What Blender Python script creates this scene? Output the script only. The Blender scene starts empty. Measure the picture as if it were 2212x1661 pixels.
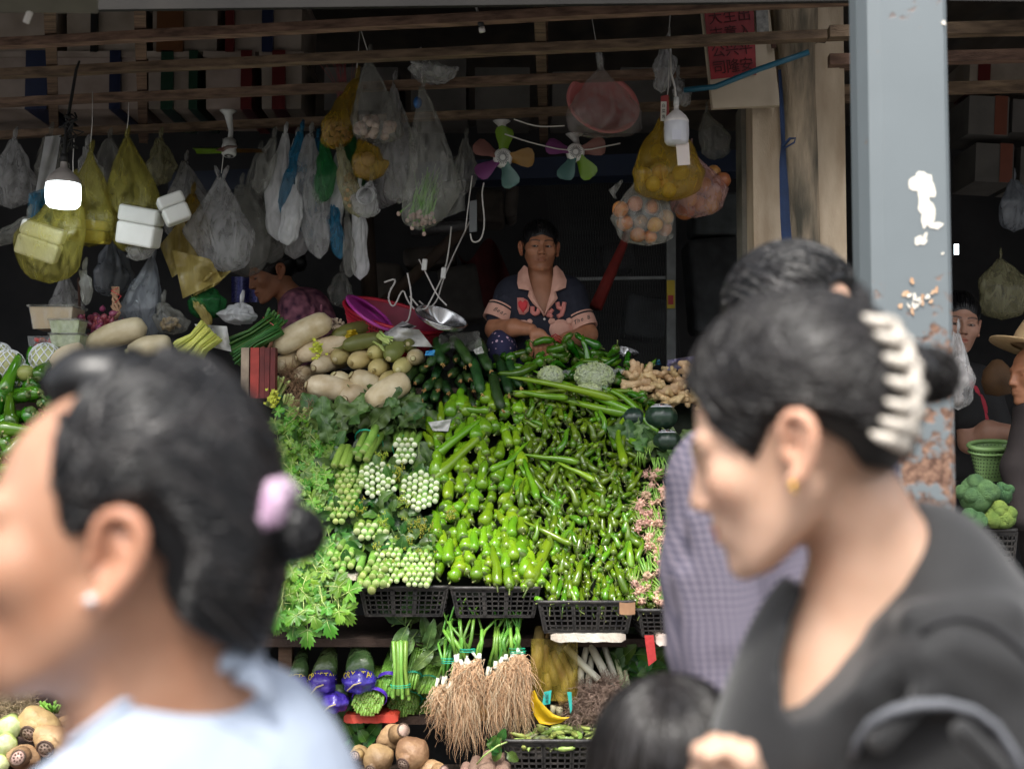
import bpy,math,random
import numpy as np
from mathutils import Vector,Matrix,Quaternion,noise as mnoise

random.seed(11)
R = random.Random(5)
SC = bpy.context.scene
COL = SC.collection

# ---------------------------------------------------------------- camera, sky, sun, exposure
F = 2580.0                      # focal length in pixels of a 2212 px wide frame
TILT = math.radians(3.0)
CAM = Vector((0,0,1.45))
FW = Vector((0,math.cos(TILT),math.sin(TILT)))
UP = Vector((0,-math.sin(TILT),math.cos(TILT)))
cam_data = bpy.data.cameras.new('camera')
cam = bpy.data.objects.new('camera',cam_data)
COL.objects.link(cam)
cam.location = CAM
cam.rotation_euler = (math.radians(90) + TILT,0,0)
cam_data.sensor_width = 36
cam_data.lens = 36 * F / 2212
cam_data.clip_start = 0.05
cam_data.clip_end = 200
cam_data.dof.use_dof = True
cam_data.dof.focus_distance = 4.75
cam_data.dof.aperture_fstop = 2.8
SC.camera = cam

SUN_EL,SUN_AZ = math.radians(59),math.radians(192)   # azimuth measured clockwise from +Y
W = bpy.data.worlds.new('World')
SC.world = W
W.use_nodes = True
wn = W.node_tree.nodes
sky = wn.new('ShaderNodeTexSky')
sky.sky_type = 'NISHITA'
sky.sun_disc = False
sky.sun_elevation = SUN_EL
sky.sun_rotation = SUN_AZ
sky.air_density = 1.0
sky.dust_density = 4.0
wn['Background'].inputs['Strength'].default_value = 0.15
hsv = wn.new('ShaderNodeHueSaturation')          # hazy, nearly white sky
hsv.inputs['Saturation'].default_value = .22
W.node_tree.links.new(sky.outputs['Color'],hsv.inputs['Color'])
W.node_tree.links.new(hsv.outputs['Color'],wn['Background'].inputs['Color'])
sd = bpy.data.lights.new('sun','SUN')
sd.energy = 1.5
sd.angle = math.radians(14)
sd.color = (1.0,0.95,0.87)
sun = bpy.data.objects.new('sun',sd)
COL.objects.link(sun)
sdir = Vector((math.sin(SUN_AZ) * math.cos(SUN_EL),math.cos(SUN_AZ) * math.cos(SUN_EL),math.sin(SUN_EL)))
sun.rotation_euler = sdir.to_track_quat('Z','Y').to_euler()
SC.view_settings.view_transform = 'Standard'
SC.view_settings.look = 'None'
SC.view_settings.gamma = 1
SC.view_settings.exposure = 1.3
SC.view_settings.use_curve_mapping = False
SC.cycles.max_bounces = 8
SC.cycles.transparent_max_bounces = 16
SC.cycles.use_denoising = True

# ---------------------------------------------------------------- helpers
def P(x,y,d):
    """world point seen at (x, y) of a 2212 x 1661 frame, d metres ahead of the camera"""
    return CAM + Vector(((x - 1106) / F * d,0,0)) + UP * ((830.5 - y) / F * d) + FW * d

def PZ(x,y,z):
    dr = Vector(((x - 1106) / F,0,0)) + UP * ((830.5 - y) / F) + FW
    return CAM + dr * ((z - CAM.z) / dr.z)

def PY(x,y,Y):
    dr = Vector(((x - 1106) / F,0,0)) + UP * ((830.5 - y) / F) + FW
    return CAM + dr * (Y / dr.y)

MATS = {}
def M(name,col,rough=.5,var=.18,scale=18,col2=None,bump=0,bscale=80,rnd=.12,spec=.5,sss=0,alpha=1,
      metal=0,coat=0,emit=0,attr=None,stretch=None,detail=4,trans=0,bdist=.01,sheen=0,tl=0):
    if name in MATS: return MATS[name]
    m = bpy.data.materials.new(name); m.use_nodes = True
    nt = m.node_tree; N = nt.nodes; L = nt.links
    b = N['Principled BSDF']
    tc = N.new('ShaderNodeTexCoord'); oi = N.new('ShaderNodeObjectInfo')
    vec = tc.outputs['Object']
    if stretch:
        mp = N.new('ShaderNodeMapping'); mp.inputs['Scale'].default_value = stretch
        L.new(vec,mp.inputs[0]); vec = mp.outputs[0]
    nz = N.new('ShaderNodeTexNoise'); nz.noise_dimensions = '4D'
    nz.inputs['Scale'].default_value = scale; nz.inputs['Detail'].default_value = detail
    L.new(vec,nz.inputs['Vector'])
    mm = N.new('ShaderNodeMath'); mm.operation = 'MULTIPLY'; mm.inputs[1].default_value = 37
    L.new(oi.outputs['Random'],mm.inputs[0]); L.new(mm.outputs[0],nz.inputs['W'])
    rp = N.new('ShaderNodeValToRGB')
    c2 = col2 or [min(1,c * (1 + var)) for c in col]
    c1 = col if col2 else [c * (1 - var) for c in col]
    rp.color_ramp.elements[0].position = .33; rp.color_ramp.elements[1].position = .67
    rp.color_ramp.elements[0].color = (*c1,1); rp.color_ramp.elements[1].color = (*c2,1)
    L.new(nz.outputs['Fac'],rp.inputs[0])
    out = rp.outputs[0]
    if attr:
        at = N.new('ShaderNodeAttribute'); at.attribute_name = attr
        mx = N.new('ShaderNodeMixRGB'); mx.blend_type = 'MULTIPLY'; mx.inputs[0].default_value = 1
        L.new(out,mx.inputs[1]); L.new(at.outputs['Color'],mx.inputs[2]); out = mx.outputs[0]
    if rnd:
        hs = N.new('ShaderNodeHueSaturation'); mr = N.new('ShaderNodeMapRange')
        mr.inputs['To Min'].default_value = 1 - rnd * 1.6; mr.inputs['To Max'].default_value = 1 + rnd * 1.4
        L.new(oi.outputs['Random'],mr.inputs['Value']); L.new(mr.outputs[0],hs.inputs['Value'])
        mr2 = N.new('ShaderNodeMapRange'); mr2.inputs['To Min'].default_value = .5 - rnd * .13; mr2.inputs['To Max'].default_value = .5 + rnd * .13
        fr = N.new('ShaderNodeMath'); fr.operation = 'FRACT'; m3 = N.new('ShaderNodeMath'); m3.operation = 'MULTIPLY'; m3.inputs[1].default_value = 7.3
        L.new(oi.outputs['Random'],m3.inputs[0]); L.new(m3.outputs[0],fr.inputs[0]); L.new(fr.outputs[0],mr2.inputs['Value'])
        L.new(mr2.outputs[0],hs.inputs['Hue']); L.new(out,hs.inputs['Color']); out = hs.outputs[0]
    L.new(out,b.inputs['Base Color'])
    b.inputs['Roughness'].default_value = rough
    b.inputs['Specular IOR Level'].default_value = spec
    b.inputs['Metallic'].default_value = metal
    b.inputs['Alpha'].default_value = alpha
    b.inputs['Coat Weight'].default_value = coat
    b.inputs['Coat Roughness'].default_value = .12
    b.inputs['Transmission Weight'].default_value = trans
    if sheen: b.inputs['Sheen Weight'].default_value = sheen
    if sss:
        b.inputs['Subsurface Weight'].default_value = sss
        b.inputs['Subsurface Radius'].default_value = (.9,.35,.2)
        b.inputs['Subsurface Scale'].default_value = .008
    if emit:
        L.new(out,b.inputs['Emission Color']); b.inputs['Emission Strength'].default_value = emit
    if bump:
        nb = N.new('ShaderNodeTexNoise'); nb.inputs['Scale'].default_value = bscale; nb.inputs['Detail'].default_value = 5
        L.new(vec,nb.inputs['Vector'])
        bp = N.new('ShaderNodeBump'); bp.inputs['Strength'].default_value = bump; bp.inputs['Distance'].default_value = bdist
        L.new(nb.outputs['Fac'],bp.inputs['Height']); L.new(bp.outputs[0],b.inputs['Normal'])
    if tl:
        t = N.new('ShaderNodeBsdfTranslucent'); L.new(out,t.inputs['Color'])
        ms = N.new('ShaderNodeMixShader'); ms.inputs[0].default_value = tl
        o = N['Material Output']
        L.new(b.outputs[0],ms.inputs[1]); L.new(t.outputs[0],ms.inputs[2]); L.new(ms.outputs[0],o.inputs['Surface'])
    MATS[name] = m
    return m

def plastic(name,col,alpha=.45,rough=.22,tl=.25,col2=None):
    """thin crinkled film: see-through, scatters a little, glossy creases"""
    if name in MATS: return MATS[name]
    m = bpy.data.materials.new(name); m.use_nodes = True
    nt = m.node_tree; N = nt.nodes; L = nt.links
    b = N['Principled BSDF']; o = N['Material Output']
    b.inputs['Base Color'].default_value = (*col,1); b.inputs['Roughness'].default_value = rough
    b.inputs['Specular IOR Level'].default_value = .8
    tc0 = N.new('ShaderNodeTexCoord'); tc = N.new('ShaderNodeMapping'); tc.inputs['Scale'].default_value = (1,1,.38); L.new(tc0.outputs['Object'],tc.inputs[0])
    nz = N.new('ShaderNodeTexNoise'); nz.inputs['Scale'].default_value = 20; nz.inputs['Detail'].default_value = 7; nz.inputs['Distortion'].default_value = 1.6
    vo = N.new('ShaderNodeTexVoronoi'); vo.feature = 'DISTANCE_TO_EDGE'; vo.inputs['Scale'].default_value = 22
    mxv = N.new('ShaderNodeMixRGB'); mxv.inputs[0].default_value = .12
    L.new(tc.outputs[0],mxv.inputs[1]); L.new(nz.outputs['Color'],mxv.inputs[2])
    L.new(tc.outputs[0],nz.inputs['Vector']); L.new(mxv.outputs[0],vo.inputs['Vector'])
    ad = N.new('ShaderNodeMath'); ad.operation = 'ADD'
    L.new(nz.outputs['Fac'],ad.inputs[0]); L.new(vo.outputs['Distance'],ad.inputs[1])
    bp = N.new('ShaderNodeBump'); bp.inputs['Strength'].default_value = .42; bp.inputs['Distance'].default_value = .010
    L.new(ad.outputs[0],bp.inputs['Height']); L.new(bp.outputs[0],b.inputs['Normal'])
    t = N.new('ShaderNodeBsdfTranslucent'); t.inputs['Color'].default_value = (*col,1)
    ms = N.new('ShaderNodeMixShader'); ms.inputs[0].default_value = tl
    L.new(b.outputs[0],ms.inputs[1]); L.new(t.outputs[0],ms.inputs[2])
    tr = N.new('ShaderNodeBsdfTransparent'); tr.inputs['Color'].default_value = (*[.55 + .45 * c for c in col],1)
    rp = N.new('ShaderNodeMapRange'); rp.inputs['From Min'].default_value = .3; rp.inputs['From Max'].default_value = .7
    rp.inputs['To Min'].default_value = max(.02,alpha - .2); rp.inputs['To Max'].default_value = min(1,alpha + .25)
    L.new(nz.outputs['Fac'],rp.inputs['Value'])
    m2 = N.new('ShaderNodeMixShader')
    L.new(rp.outputs[0],m2.inputs[0]); L.new(tr.outputs[0],m2.inputs[1]); L.new(ms.outputs[0],m2.inputs[2])
    L.new(m2.outputs[0],o.inputs['Surface'])
    MATS[name] = m
    return m

class MB:
    """collects shapes; every shape takes the current material slot"""
    def __init__(s): s.v = []; s.f = []; s.m = []; s.mi = 0
    def add(s,vs,fs):
        o = len(s.v); s.v += [tuple(v) for v in vs]
        for f in fs: s.f.append([i + o for i in f]); s.m.append(s.mi)
        return s
    def box(s,c,size,rot=None,taper=1):
        hx,hy,hz = [a / 2 for a in size]; c = Vector(c)
        vs = [Vector((x * hx * (taper if z < 0 else 1),y * hy * (taper if z < 0 else 1),z * hz)) for z in (-1,1) for x,y in ((-1,-1),(1,-1),(1,1),(-1,1))]
        if rot: vs = [rot @ v for v in vs]
        return s.add([v + c for v in vs],[(3,2,1,0),(4,5,6,7),(0,1,5,4),(1,2,6,5),(2,3,7,6),(3,0,4,7)])
    def bar(s,a,b,w,h,up=(0,0,1)):
        a,b = Vector(a),Vector(b); z = (b - a); L = z.length; z.normalize()
        x = z.cross(Vector(up)); x.normalize(); y = x.cross(z)
        rot = Matrix((x,z,y)).transposed()
        return s.box((a + b) / 2,(w,L,h),rot)
    def tube(s,pts,rad,n=8,cap=True,lobes=0,lobe=0,ph=0,flat=1):
        pts = [Vector(p) for p in pts]; K = len(pts)
        if not hasattr(rad,'__len__'): rad = [rad] * K
        vs = []; t = (pts[1] - pts[0]).normalized()
        x = t.orthogonal().normalized()
        for i,p in enumerate(pts):
            t = (pts[min(i + 1,K - 1)] - pts[max(i - 1,0)])
            if t.length < 1e-9: t = Vector((0,0,1))
            t.normalize()
            x = (x - t * x.dot(t)).normalized(); y = t.cross(x)
            for j in range(n):
                a = 2 * math.pi * j / n
                r = rad[i] * (1 + lobe * math.cos(lobes * a + ph))
                vs.append(p + x * (r * math.cos(a)) + y * (r * math.sin(a) * flat))
        fs = [(i * n + j,i * n + (j + 1) % n,(i + 1) * n + (j + 1) % n,(i + 1) * n + j) for i in range(K - 1) for j in range(n)]
        if cap:
            fs.append(tuple(range(n - 1,-1,-1))); fs.append(tuple(range((K - 1) * n,K * n)))
        return s.add(vs,fs)
    def ell(s,c,r,n=12,rot=None,bumpf=None):
        c = Vector(c); vs = []; k = max(6,n // 2 + 1)
        if not hasattr(r,'__len__'): r = (r,r,r)
        for i in range(k + 1):
            th = math.pi * i / k
            for j in range(n):
                a = 2 * math.pi * j / n
                d = Vector((math.sin(th) * math.cos(a),math.sin(th) * math.sin(a),math.cos(th)))
                q = Vector((d.x * r[0],d.y * r[1],d.z * r[2]))
                if bumpf: q *= bumpf(d)
                if rot: q = rot @ q
                vs.append(q + c)
        fs = [(i * n + j,(i + 1) * n + j,(i + 1) * n + (j + 1) % n,i * n + (j + 1) % n) for i in range(k) for j in range(n)]
        return s.add(vs,fs)
    def lathe(s,prof,n=24,c=(0,0,0),rot=None,wav=None):
        c = Vector(c); vs = []
        for r,z in prof:
            for j in range(n):
                a = 2 * math.pi * j / n
                rr = r * (wav(a,z) if wav else 1)
                q = Vector((rr * math.cos(a),rr * math.sin(a),z))
                if rot: q = rot @ q
                vs.append(q + c)
        fs = [(i * n + j,i * n + (j + 1) % n,(i + 1) * n + (j + 1) % n,(i + 1) * n + j) for i in range(len(prof) - 1) for j in range(n)]
        return s.add(vs,fs)
    def grid(s,fn,nu,nv):
        vs = [fn(i / nu,j / nv) for i in range(nu + 1) for j in range(nv + 1)]
        fs = [(i * (nv + 1) + j,(i + 1) * (nv + 1) + j,(i + 1) * (nv + 1) + j + 1,i * (nv + 1) + j + 1) for i in range(nu) for j in range(nv)]
        return s.add(vs,fs)
    def mesh(s,name,mats,smooth=True,off=None):
        me = bpy.data.meshes.new(name)
        vs = s.v if off is None else [(v[0] - off[0],v[1] - off[1],v[2] - off[2]) for v in s.v]
        me.from_pydata(vs,[],s.f)
        if not isinstance(mats,(list,tuple)): mats = [mats]
        for m in mats: me.materials.append(m)
        me.polygons.foreach_set('material_index',s.m)
        if smooth: me.polygons.foreach_set('use_smooth',[True] * len(me.polygons))
        me.update()
        return me
    def obj(s,name,mats,parent=None,smooth=True,loc=None):
        """loc: the object's origin; vertices were given in world space"""
        off = None
        if loc is None and parent is None and s.v:
            a = np.array(s.v); loc = Vector(a.mean(0))
        if loc is not None: off = loc
        o = bpy.data.objects.new(name,s.mesh(name,mats,smooth,off))
        COL.objects.link(o)
        if loc is not None: o.location = loc
        if parent:
            o.parent = parent
            if loc is None: pass
        return o

def inst(name,me,loc,rot=None,scale=1,parent=None):
    o = bpy.data.objects.new(name,me); COL.objects.link(o)
    o.location = loc
    if rot is not None:
        o.rotation_mode = 'QUATERNION'; o.rotation_quaternion = rot if isinstance(rot,Quaternion) else rot.to_quaternion()
    o.scale = (scale,) * 3 if not hasattr(scale,'__len__') else scale
    if parent: o.parent = parent
    return o

def tag(o,label=None,cat=None,group=None,kind=None):
    if label: o['label'] = label
    if cat: o['category'] = cat
    if group: o['group'] = group
    if kind: o['kind'] = kind
    return o

def thing(name,label,cat,group=None,loc=(0,0,0)):
    o = bpy.data.objects.new(name,None); COL.objects.link(o); o.location = loc
    o.empty_display_size = .05
    return tag(o,label,cat,group)

def part(mb,name,mats,parent,smooth=True,label=None):
    """a part whose vertices are in world space, under a thing whose Empty sits at parent.location"""
    par = parent; off = Vector((0,0,0))
    while par is not None: off += Vector(par.location); par = par.parent
    me = mb.mesh(name,mats,smooth,off) if isinstance(mb,MB) else mb
    o = bpy.data.objects.new(name,me); COL.objects.link(o); o.parent = parent
    if label: o['label'] = label
    return o

def aim(v,roll=None):
    q = Vector(v).to_track_quat('Z','Y')
    return q @ Quaternion((0,0,1),R.uniform(0,6.28) if roll is None else roll)

def rv(s): return Vector((R.uniform(-s,s),R.uniform(-s,s),R.uniform(-s,s)))

def inside(x,y,poly):
    c = False; j = len(poly) - 1
    for i in range(len(poly)):
        xi,yi = poly[i]; xj,yj = poly[j]
        if (yi > y) != (yj > y) and x < (xj - xi) * (y - yi) / (yj - yi) + xi: c = not c
        j = i
    return c

def scatter(poly,sp,tries=9000,cap=9999,fy=1):
    xs = [p[0] for p in poly]; ys = [p[1] for p in poly]; out = []
    for _ in range(tries):
        x,y = R.uniform(min(xs),max(xs)),R.uniform(min(ys),max(ys))
        if inside(x,y,poly) and all((x - a) ** 2 + ((y - b) * fy) ** 2 > sp * sp for a,b in out):
            out.append((x,y))
            if len(out) >= cap: break
    return out

def text_mesh(body,size,mat,name='lettering',shear=0,ext=.0004,space=1):
    cu = bpy.data.curves.new(name,'FONT'); cu.body = body; cu.size = size; cu.align_x = 'CENTER'; cu.align_y = 'CENTER'
    cu.shear = shear; cu.extrude = ext; cu.space_character = space
    t = bpy.data.objects.new(name,cu); COL.objects.link(t)
    dg = bpy.context.evaluated_depsgraph_get()
    me = bpy.data.meshes.new_from_object(t.evaluated_get(dg))
    bpy.data.objects.remove(t); bpy.data.curves.remove(cu)
    me.name = name; me.materials.clear(); me.materials.append(mat)
    return me

def frame_rot(xdir,nrm):
    """rotation whose local X runs along xdir and local Z along nrm"""
    x = Vector(xdir).normalized(); z = Vector(nrm).normalized(); z = (z - x * z.dot(x)).normalized(); y = z.cross(x)
    return Matrix((x,y,z)).transposed().to_quaternion()

# ---------------------------------------------------------------- signed distance bodies
def _v(a): return np.array(tuple(a),dtype=np.float32)
class Sdf:
    def __init__(s): s.ops = []
    def ell(s,c,r,k=.012,op='u',sym=False,rot=None):
        if not hasattr(r,'__len__'): r = (r,r,r)
        s.ops.append(('e',_v(c),_v(r),k,op,sym,None if rot is None else np.array(rot.to_3x3().transposed(),dtype=np.float32))); return s
    def cap(s,a,b,ra,rb=None,k=.012,op='u',sym=False):
        s.ops.append(('c',_v(a),_v(b),k,op,sym,(ra,ra if rb is None else rb))); return s
    def chain(s,pts,rs,k=.012,op='u',sym=False,sm=0):
        if not hasattr(rs,'__len__'): rs = [rs] * len(pts)
        for _ in range(sm):
            pts = [Vector(p) for p in pts]; a,b = [pts[0]],[rs[0]]
            for i in range(len(pts) - 1): a += [pts[i] * .75 + pts[i + 1] * .25,pts[i] * .25 + pts[i + 1] * .75]; b += [rs[i] * .75 + rs[i + 1] * .25,rs[i] * .25 + rs[i + 1] * .75]
            pts,rs = a + [pts[-1]],b + [rs[-1]]
        for i in range(len(pts) - 1): s.cap(pts[i],pts[i + 1],rs[i],rs[i + 1],k,op,sym)
        return s
    def plane(s,p,n,k=.01,op='i'):
        n = Vector(n).normalized(); s.ops.append(('p',_v(p),_v(n),k,op,False,None)); return s
    def poly(s,pts,k=.01,op='d',ax=0):
        """prism along Y over a polygon of (x, z) corners; ax=1: along X over (y, z)"""
        s.ops.append(('g',np.array(pts,dtype=np.float32),ax,k,op,False,None)); return s
    def sub(s,other,mat,k=.012,op='u'):
        inv = mat.inverted(); s.ops.append(('s',other,inv,k,op,False,mat.to_scale()[0])); return s
    def __call__(s,p):
        d = None; ps = None
        for (t,a,b,k,op,sym,ex) in s.ops:
            q = p
            if sym:
                if ps is None: ps = p.copy(); ps[:,0] = np.abs(ps[:,0])
                q = ps
            if t == 'e':
                x = q - a
                if ex is not None: x = x @ ex.T
                k0 = np.sqrt(((x / b) ** 2).sum(1)); k1 = np.sqrt(((x / (b * b)) ** 2).sum(1)) + 1e-9
                e = k0 * (k0 - 1) / k1
            elif t == 'c':
                ab = b - a; h = np.clip(((q - a) @ ab) / max(1e-12,float(ab @ ab)),0,1)
                e = np.sqrt(((q - a - h[:,None] * ab) ** 2).sum(1)) - (ex[0] + (ex[1] - ex[0]) * h)
            elif t == 'g':
                x,z = q[:,b],q[:,2]; m = np.full(len(q),9e9,dtype=np.float32); ins = np.zeros(len(q),dtype=bool); n_ = len(a)
                for i in range(n_):
                    u,v = a[i],a[(i + 1) % n_]; w = v - u
                    h = np.clip(((x - u[0]) * w[0] + (z - u[1]) * w[1]) / float(w @ w),0,1)
                    m = np.minimum(m,(x - u[0] - h * w[0]) ** 2 + (z - u[1] - h * w[1]) ** 2)
                    if u[1] != v[1]:
                        cr = ((u[1] > z) != (v[1] > z)) & (x < (v[0] - u[0]) * (z - u[1]) / (v[1] - u[1]) + u[0]); ins ^= cr
                e = np.sqrt(m) * np.where(ins,-1,1)
            elif t == 'p':
                e = (q - a) @ b
            else:
                Mi = np.array(b,dtype=np.float32); e = a((p @ Mi[:3,:3].T + Mi[:3,3]).astype(np.float32)) * ex
            if d is None: d = e; continue
            if op == 'u':
                if k <= 0: d = np.minimum(d,e)
                else:
                    h = np.maximum(k - np.abs(d - e),0) / k; d = np.minimum(d,e) - h * h * k * .25
            else:
                if op == 'd': e = -e
                if k <= 0: d = np.maximum(d,e)
                else:
                    h = np.maximum(k - np.abs(d - e),0) / k; d = np.maximum(d,e) + h * h * k * .25
        return d

def surf(f,lo,hi,res):
    lo = np.array(tuple(lo),dtype=np.float32); hi = np.array(tuple(hi),dtype=np.float32)
    n = np.ceil((hi - lo) / res).astype(int) + 1
    ax = [lo[i] + res * np.arange(n[i],dtype=np.float32) for i in range(3)]
    G = np.stack(np.meshgrid(*ax,indexing='ij'),-1).reshape(-1,3).astype(np.float32)
    # coarse pass: only blocks near the surface are sampled finely
    B = 6; nb = (n + B - 1) // B; h_ = (B - 1) / 2 * res; hd = math.sqrt(3) * B / 2 * res * 1.6 + .012
    cb = np.stack(np.meshgrid(*[lo[i] + h_ + res * B * np.arange(nb[i],dtype=np.float32) for i in range(3)],indexing='ij'),-1).reshape(-1,3).astype(np.float32)
    dc = f(cb).reshape(nb)
    up_ = np.repeat(np.repeat(np.repeat(dc,B,0),B,1),B,2)[:n[0],:n[1],:n[2]].reshape(-1)
    D = up_.astype(np.float32).copy(); w_ = np.flatnonzero(np.abs(up_) < hd)
    for i in range(0,len(w_),300000): D[w_[i:i + 300000]] = f(G[w_[i:i + 300000]])
    D = D.reshape(n); S_ = D < 0
    nx,ny,nz = n - 1
    cnt = np.zeros((nx,ny,nz),dtype=np.int32)
    acc = np.zeros((nx,ny,nz,3),dtype=np.float32)
    def sl(o,dims=(0,1,2)): return tuple(slice(o[i],n[i] - 1 + o[i]) for i in range(3))
    for axis in range(3):
        for u in (0,1):
            for w in (0,1):
                o0 = [0,0,0]; oth = [i for i in range(3) if i != axis]
                o0[oth[0]] = u; o0[oth[1]] = w
                o1 = list(o0); o1[axis] = 1
                a,b = D[sl(o0)],D[sl(o1)]
                cr = (a < 0) != (b < 0)
                t = np.where(cr,a / np.where(cr,a - b,1),0)
                cnt += cr
                for c in range(3):
                    acc[...,c] += np.where(cr,(t if c == axis else o0[c]),0)
    act = cnt > 0
    idx = -np.ones((nx,ny,nz),dtype=np.int64); idx[act] = np.arange(act.sum())
    ii = np.argwhere(act)
    V = lo + res * (ii + acc[act] / cnt[act][:,None])
    Q = []
    for axis in range(3):
        oth = [i for i in range(3) if i != axis]
        A = np.take(S_,range(0,n[axis] - 1),axis); B = np.take(S_,range(1,n[axis]),axis)
        E = np.argwhere(A != B)
        ok = (E[:,oth[0]] > 0) & (E[:,oth[1]] > 0) & (E[:,oth[0]] < n[oth[0]] - 1) & (E[:,oth[1]] < n[oth[1]] - 1)
        E = E[ok]
        def g(du,dw):
            e = E.copy(); e[:,oth[0]] -= du; e[:,oth[1]] -= dw
            return idx[e[:,0],e[:,1],e[:,2]]
        q = np.stack([g(1,1),g(0,1),g(0,0),g(1,0)],1)
        ins = A[E[:,0],E[:,1],E[:,2]]
        if axis == 1: ins = ~ins
        q[~ins] = q[~ins][:,::-1]
        Q.append(q)
    Q = np.concatenate(Q)
    V = V.astype(np.float32); h = res * .35
    for _ in range(2):                       # pull the vertices onto the surface
        d = f(V); g = np.stack([(f(V + np.eye(3,dtype=np.float32)[i] * h) - d) / h for i in range(3)],1)
        g /= np.maximum((g * g).sum(1),.25)[:,None]
        st = g * d[:,None]; ln = np.sqrt((st * st).sum(1))[:,None]; st *= np.minimum(1,res * .6 / np.maximum(ln,1e-9))
        V = V - st
    return V,Q

def on(f,x,y,d0,d1,out=.004):
    """point where the view line through picture (x, y) first comes within `out` of the surface f"""
    a,b = P(x,y,d0),P(x,y,d1); n = 240
    pts = np.array([tuple(a.lerp(b,i / n)) for i in range(n)],dtype=np.float32); v = f(pts) < out
    return Vector(pts[int(np.argmax(v))]) if v.any() else a.lerp(b,.5)

def body_mesh(name,f,lo,hi,res,mats,colf=None,world=None,matf=None):
    V,Q = surf(f,lo,hi,res)
    me = bpy.data.meshes.new(name)
    Vw = V
    if world is not None:
        Mw = np.array(world); Vw = V @ Mw[:3,:3].T + Mw[:3,3]
    me.vertices.add(len(V)); me.vertices.foreach_set('co',Vw.astype(np.float32).ravel())
    me.loops.add(len(Q) * 4); me.loops.foreach_set('vertex_index',Q.astype(np.int32).ravel())
    me.polygons.add(len(Q)); me.polygons.foreach_set('loop_start',np.arange(0,len(Q) * 4,4,dtype=np.int32))
    try: me.polygons.foreach_set('loop_total',np.full(len(Q),4,dtype=np.int32))
    except Exception: pass
    me.update(calc_edges=True)
    if not isinstance(mats,(list,tuple)): mats = [mats]
    for m in mats: me.materials.append(m)
    me.polygons.foreach_set('use_smooth',[True] * len(Q))
    if matf is not None:
        me.polygons.foreach_set('material_index',matf(V[Q].mean(1)).astype(np.int32))
    if colf is not None:
        c = np.ones((len(V),4),dtype=np.float32); c[:,:3] = colf(V)
        at = me.color_attributes.new('Col','FLOAT_COLOR','POINT'); at.data.foreach_set('color',c.ravel())
    me.validate()
    return me

# ---------------------------------------------------------------- materials
m_wood = M('weathered_wood',(.075,.044,.028),.8,col2=(.23,.145,.095),scale=9,stretch=(1,6,6),bump=.5,bscale=60)
m_darkwood = M('dark_wood',(.04,.025,.018),.85,col2=(.08,.05,.035),scale=9,bump=.4)
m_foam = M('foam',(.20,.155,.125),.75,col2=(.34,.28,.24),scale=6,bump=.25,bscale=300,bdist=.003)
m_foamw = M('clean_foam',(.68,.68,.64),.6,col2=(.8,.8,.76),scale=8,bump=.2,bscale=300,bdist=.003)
m_foamd = M('dark_foam',(.07,.065,.06),.8,col2=(.13,.12,.11),scale=6)  # darker foam for the boxes mid rack and at the far right
m_black = M('black_plastic',(.012,.012,.013),.45,col2=(.045,.04,.036),scale=26,bump=.25,rnd=.05)
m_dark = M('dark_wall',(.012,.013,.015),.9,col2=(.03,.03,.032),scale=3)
m_white = M('white_plastic',(.62,.62,.60),.35,var=.06)
m_steel = M('steel',(.55,.55,.56),.22,metal=1,var=.08,scale=30)
m_cable = M('cable',(.55,.53,.50),.5,var=.1)
m_blackrub = M('black_rubber',(.012,.012,.012),.6)
def flat(name,col,rough=.5,**k): return M(name,col,rough,**({'var': .08,'rnd': 0} | k))

# ---------------------------------------------------------------- setting
def struct(name,mb,mat,smooth=False):
    return tag(mb.obj(name,mat,None,smooth),kind='structure')
g = MB(); g.box((0,10,-.1),(80,60,.2)); struct('ground',g,M('wet_concrete',(.06,.058,.055),.6,col2=(.12,.115,.11),scale=3,bump=.3))
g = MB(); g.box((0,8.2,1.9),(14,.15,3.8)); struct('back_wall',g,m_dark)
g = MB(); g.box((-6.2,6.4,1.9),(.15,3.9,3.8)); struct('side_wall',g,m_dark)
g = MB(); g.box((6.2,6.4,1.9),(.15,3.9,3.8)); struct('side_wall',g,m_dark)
g = MB()
N_ = 120
g.grid(lambda u,v: Vector((-7 + 14 * u,3.55 + 5 * v,3.62 + .25 * (1 - v) + .02 * math.cos(u * N_ * math.pi))),N_ * 2,1)
g.grid(lambda u,v: Vector((-7 + 14 * u,3.55 + 5 * v,3.64 + .25 * (1 - v) + .02 * math.cos(u * N_ * math.pi))),N_ * 2,1)
struct('corrugated_roof',g,M('old_iron',(.05,.045,.04),.7,col2=(.10,.08,.06),scale=6),True)
# the block across the lane, behind the camera
g = MB(); g.box((0,-4.8,1.7),(24,.4,3.4)); struct('opposite_wall',g,M('plaster',(.5,.47,.42),.9,col2=(.6,.56,.51),scale=2))
# dark valance along the roof edge, added to keep sky light off the rack
g = MB(); a,b = PY(-1400,40,3.62),PY(1870,2,3.62)
g.add([a,b,Vector((b.x,3.62,3.95)),Vector((a.x,3.62,3.95)),a + Vector((0,.02,0)),b + Vector((0,.02,0)),Vector((b.x,3.64,3.95)),Vector((a.x,3.64,3.95))],[(0,1,2,3),(7,6,5,4),(0,4,5,1)])
a,b = PY(2050,2,3.62),Vector((6,3.62,2.78))
g.add([a,b,Vector((b.x,3.62,3.95)),Vector((a.x,3.62,3.95))],[(0,1,2,3)])
tag(g.obj('valance',M('brown_tarp',(.006,.005,.0045),.9,col2=(.014,.012,.010),scale=5),None,False),'brown tarpaulin valance along the top edge of the stall front, added to shade the rack','valance')
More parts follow.
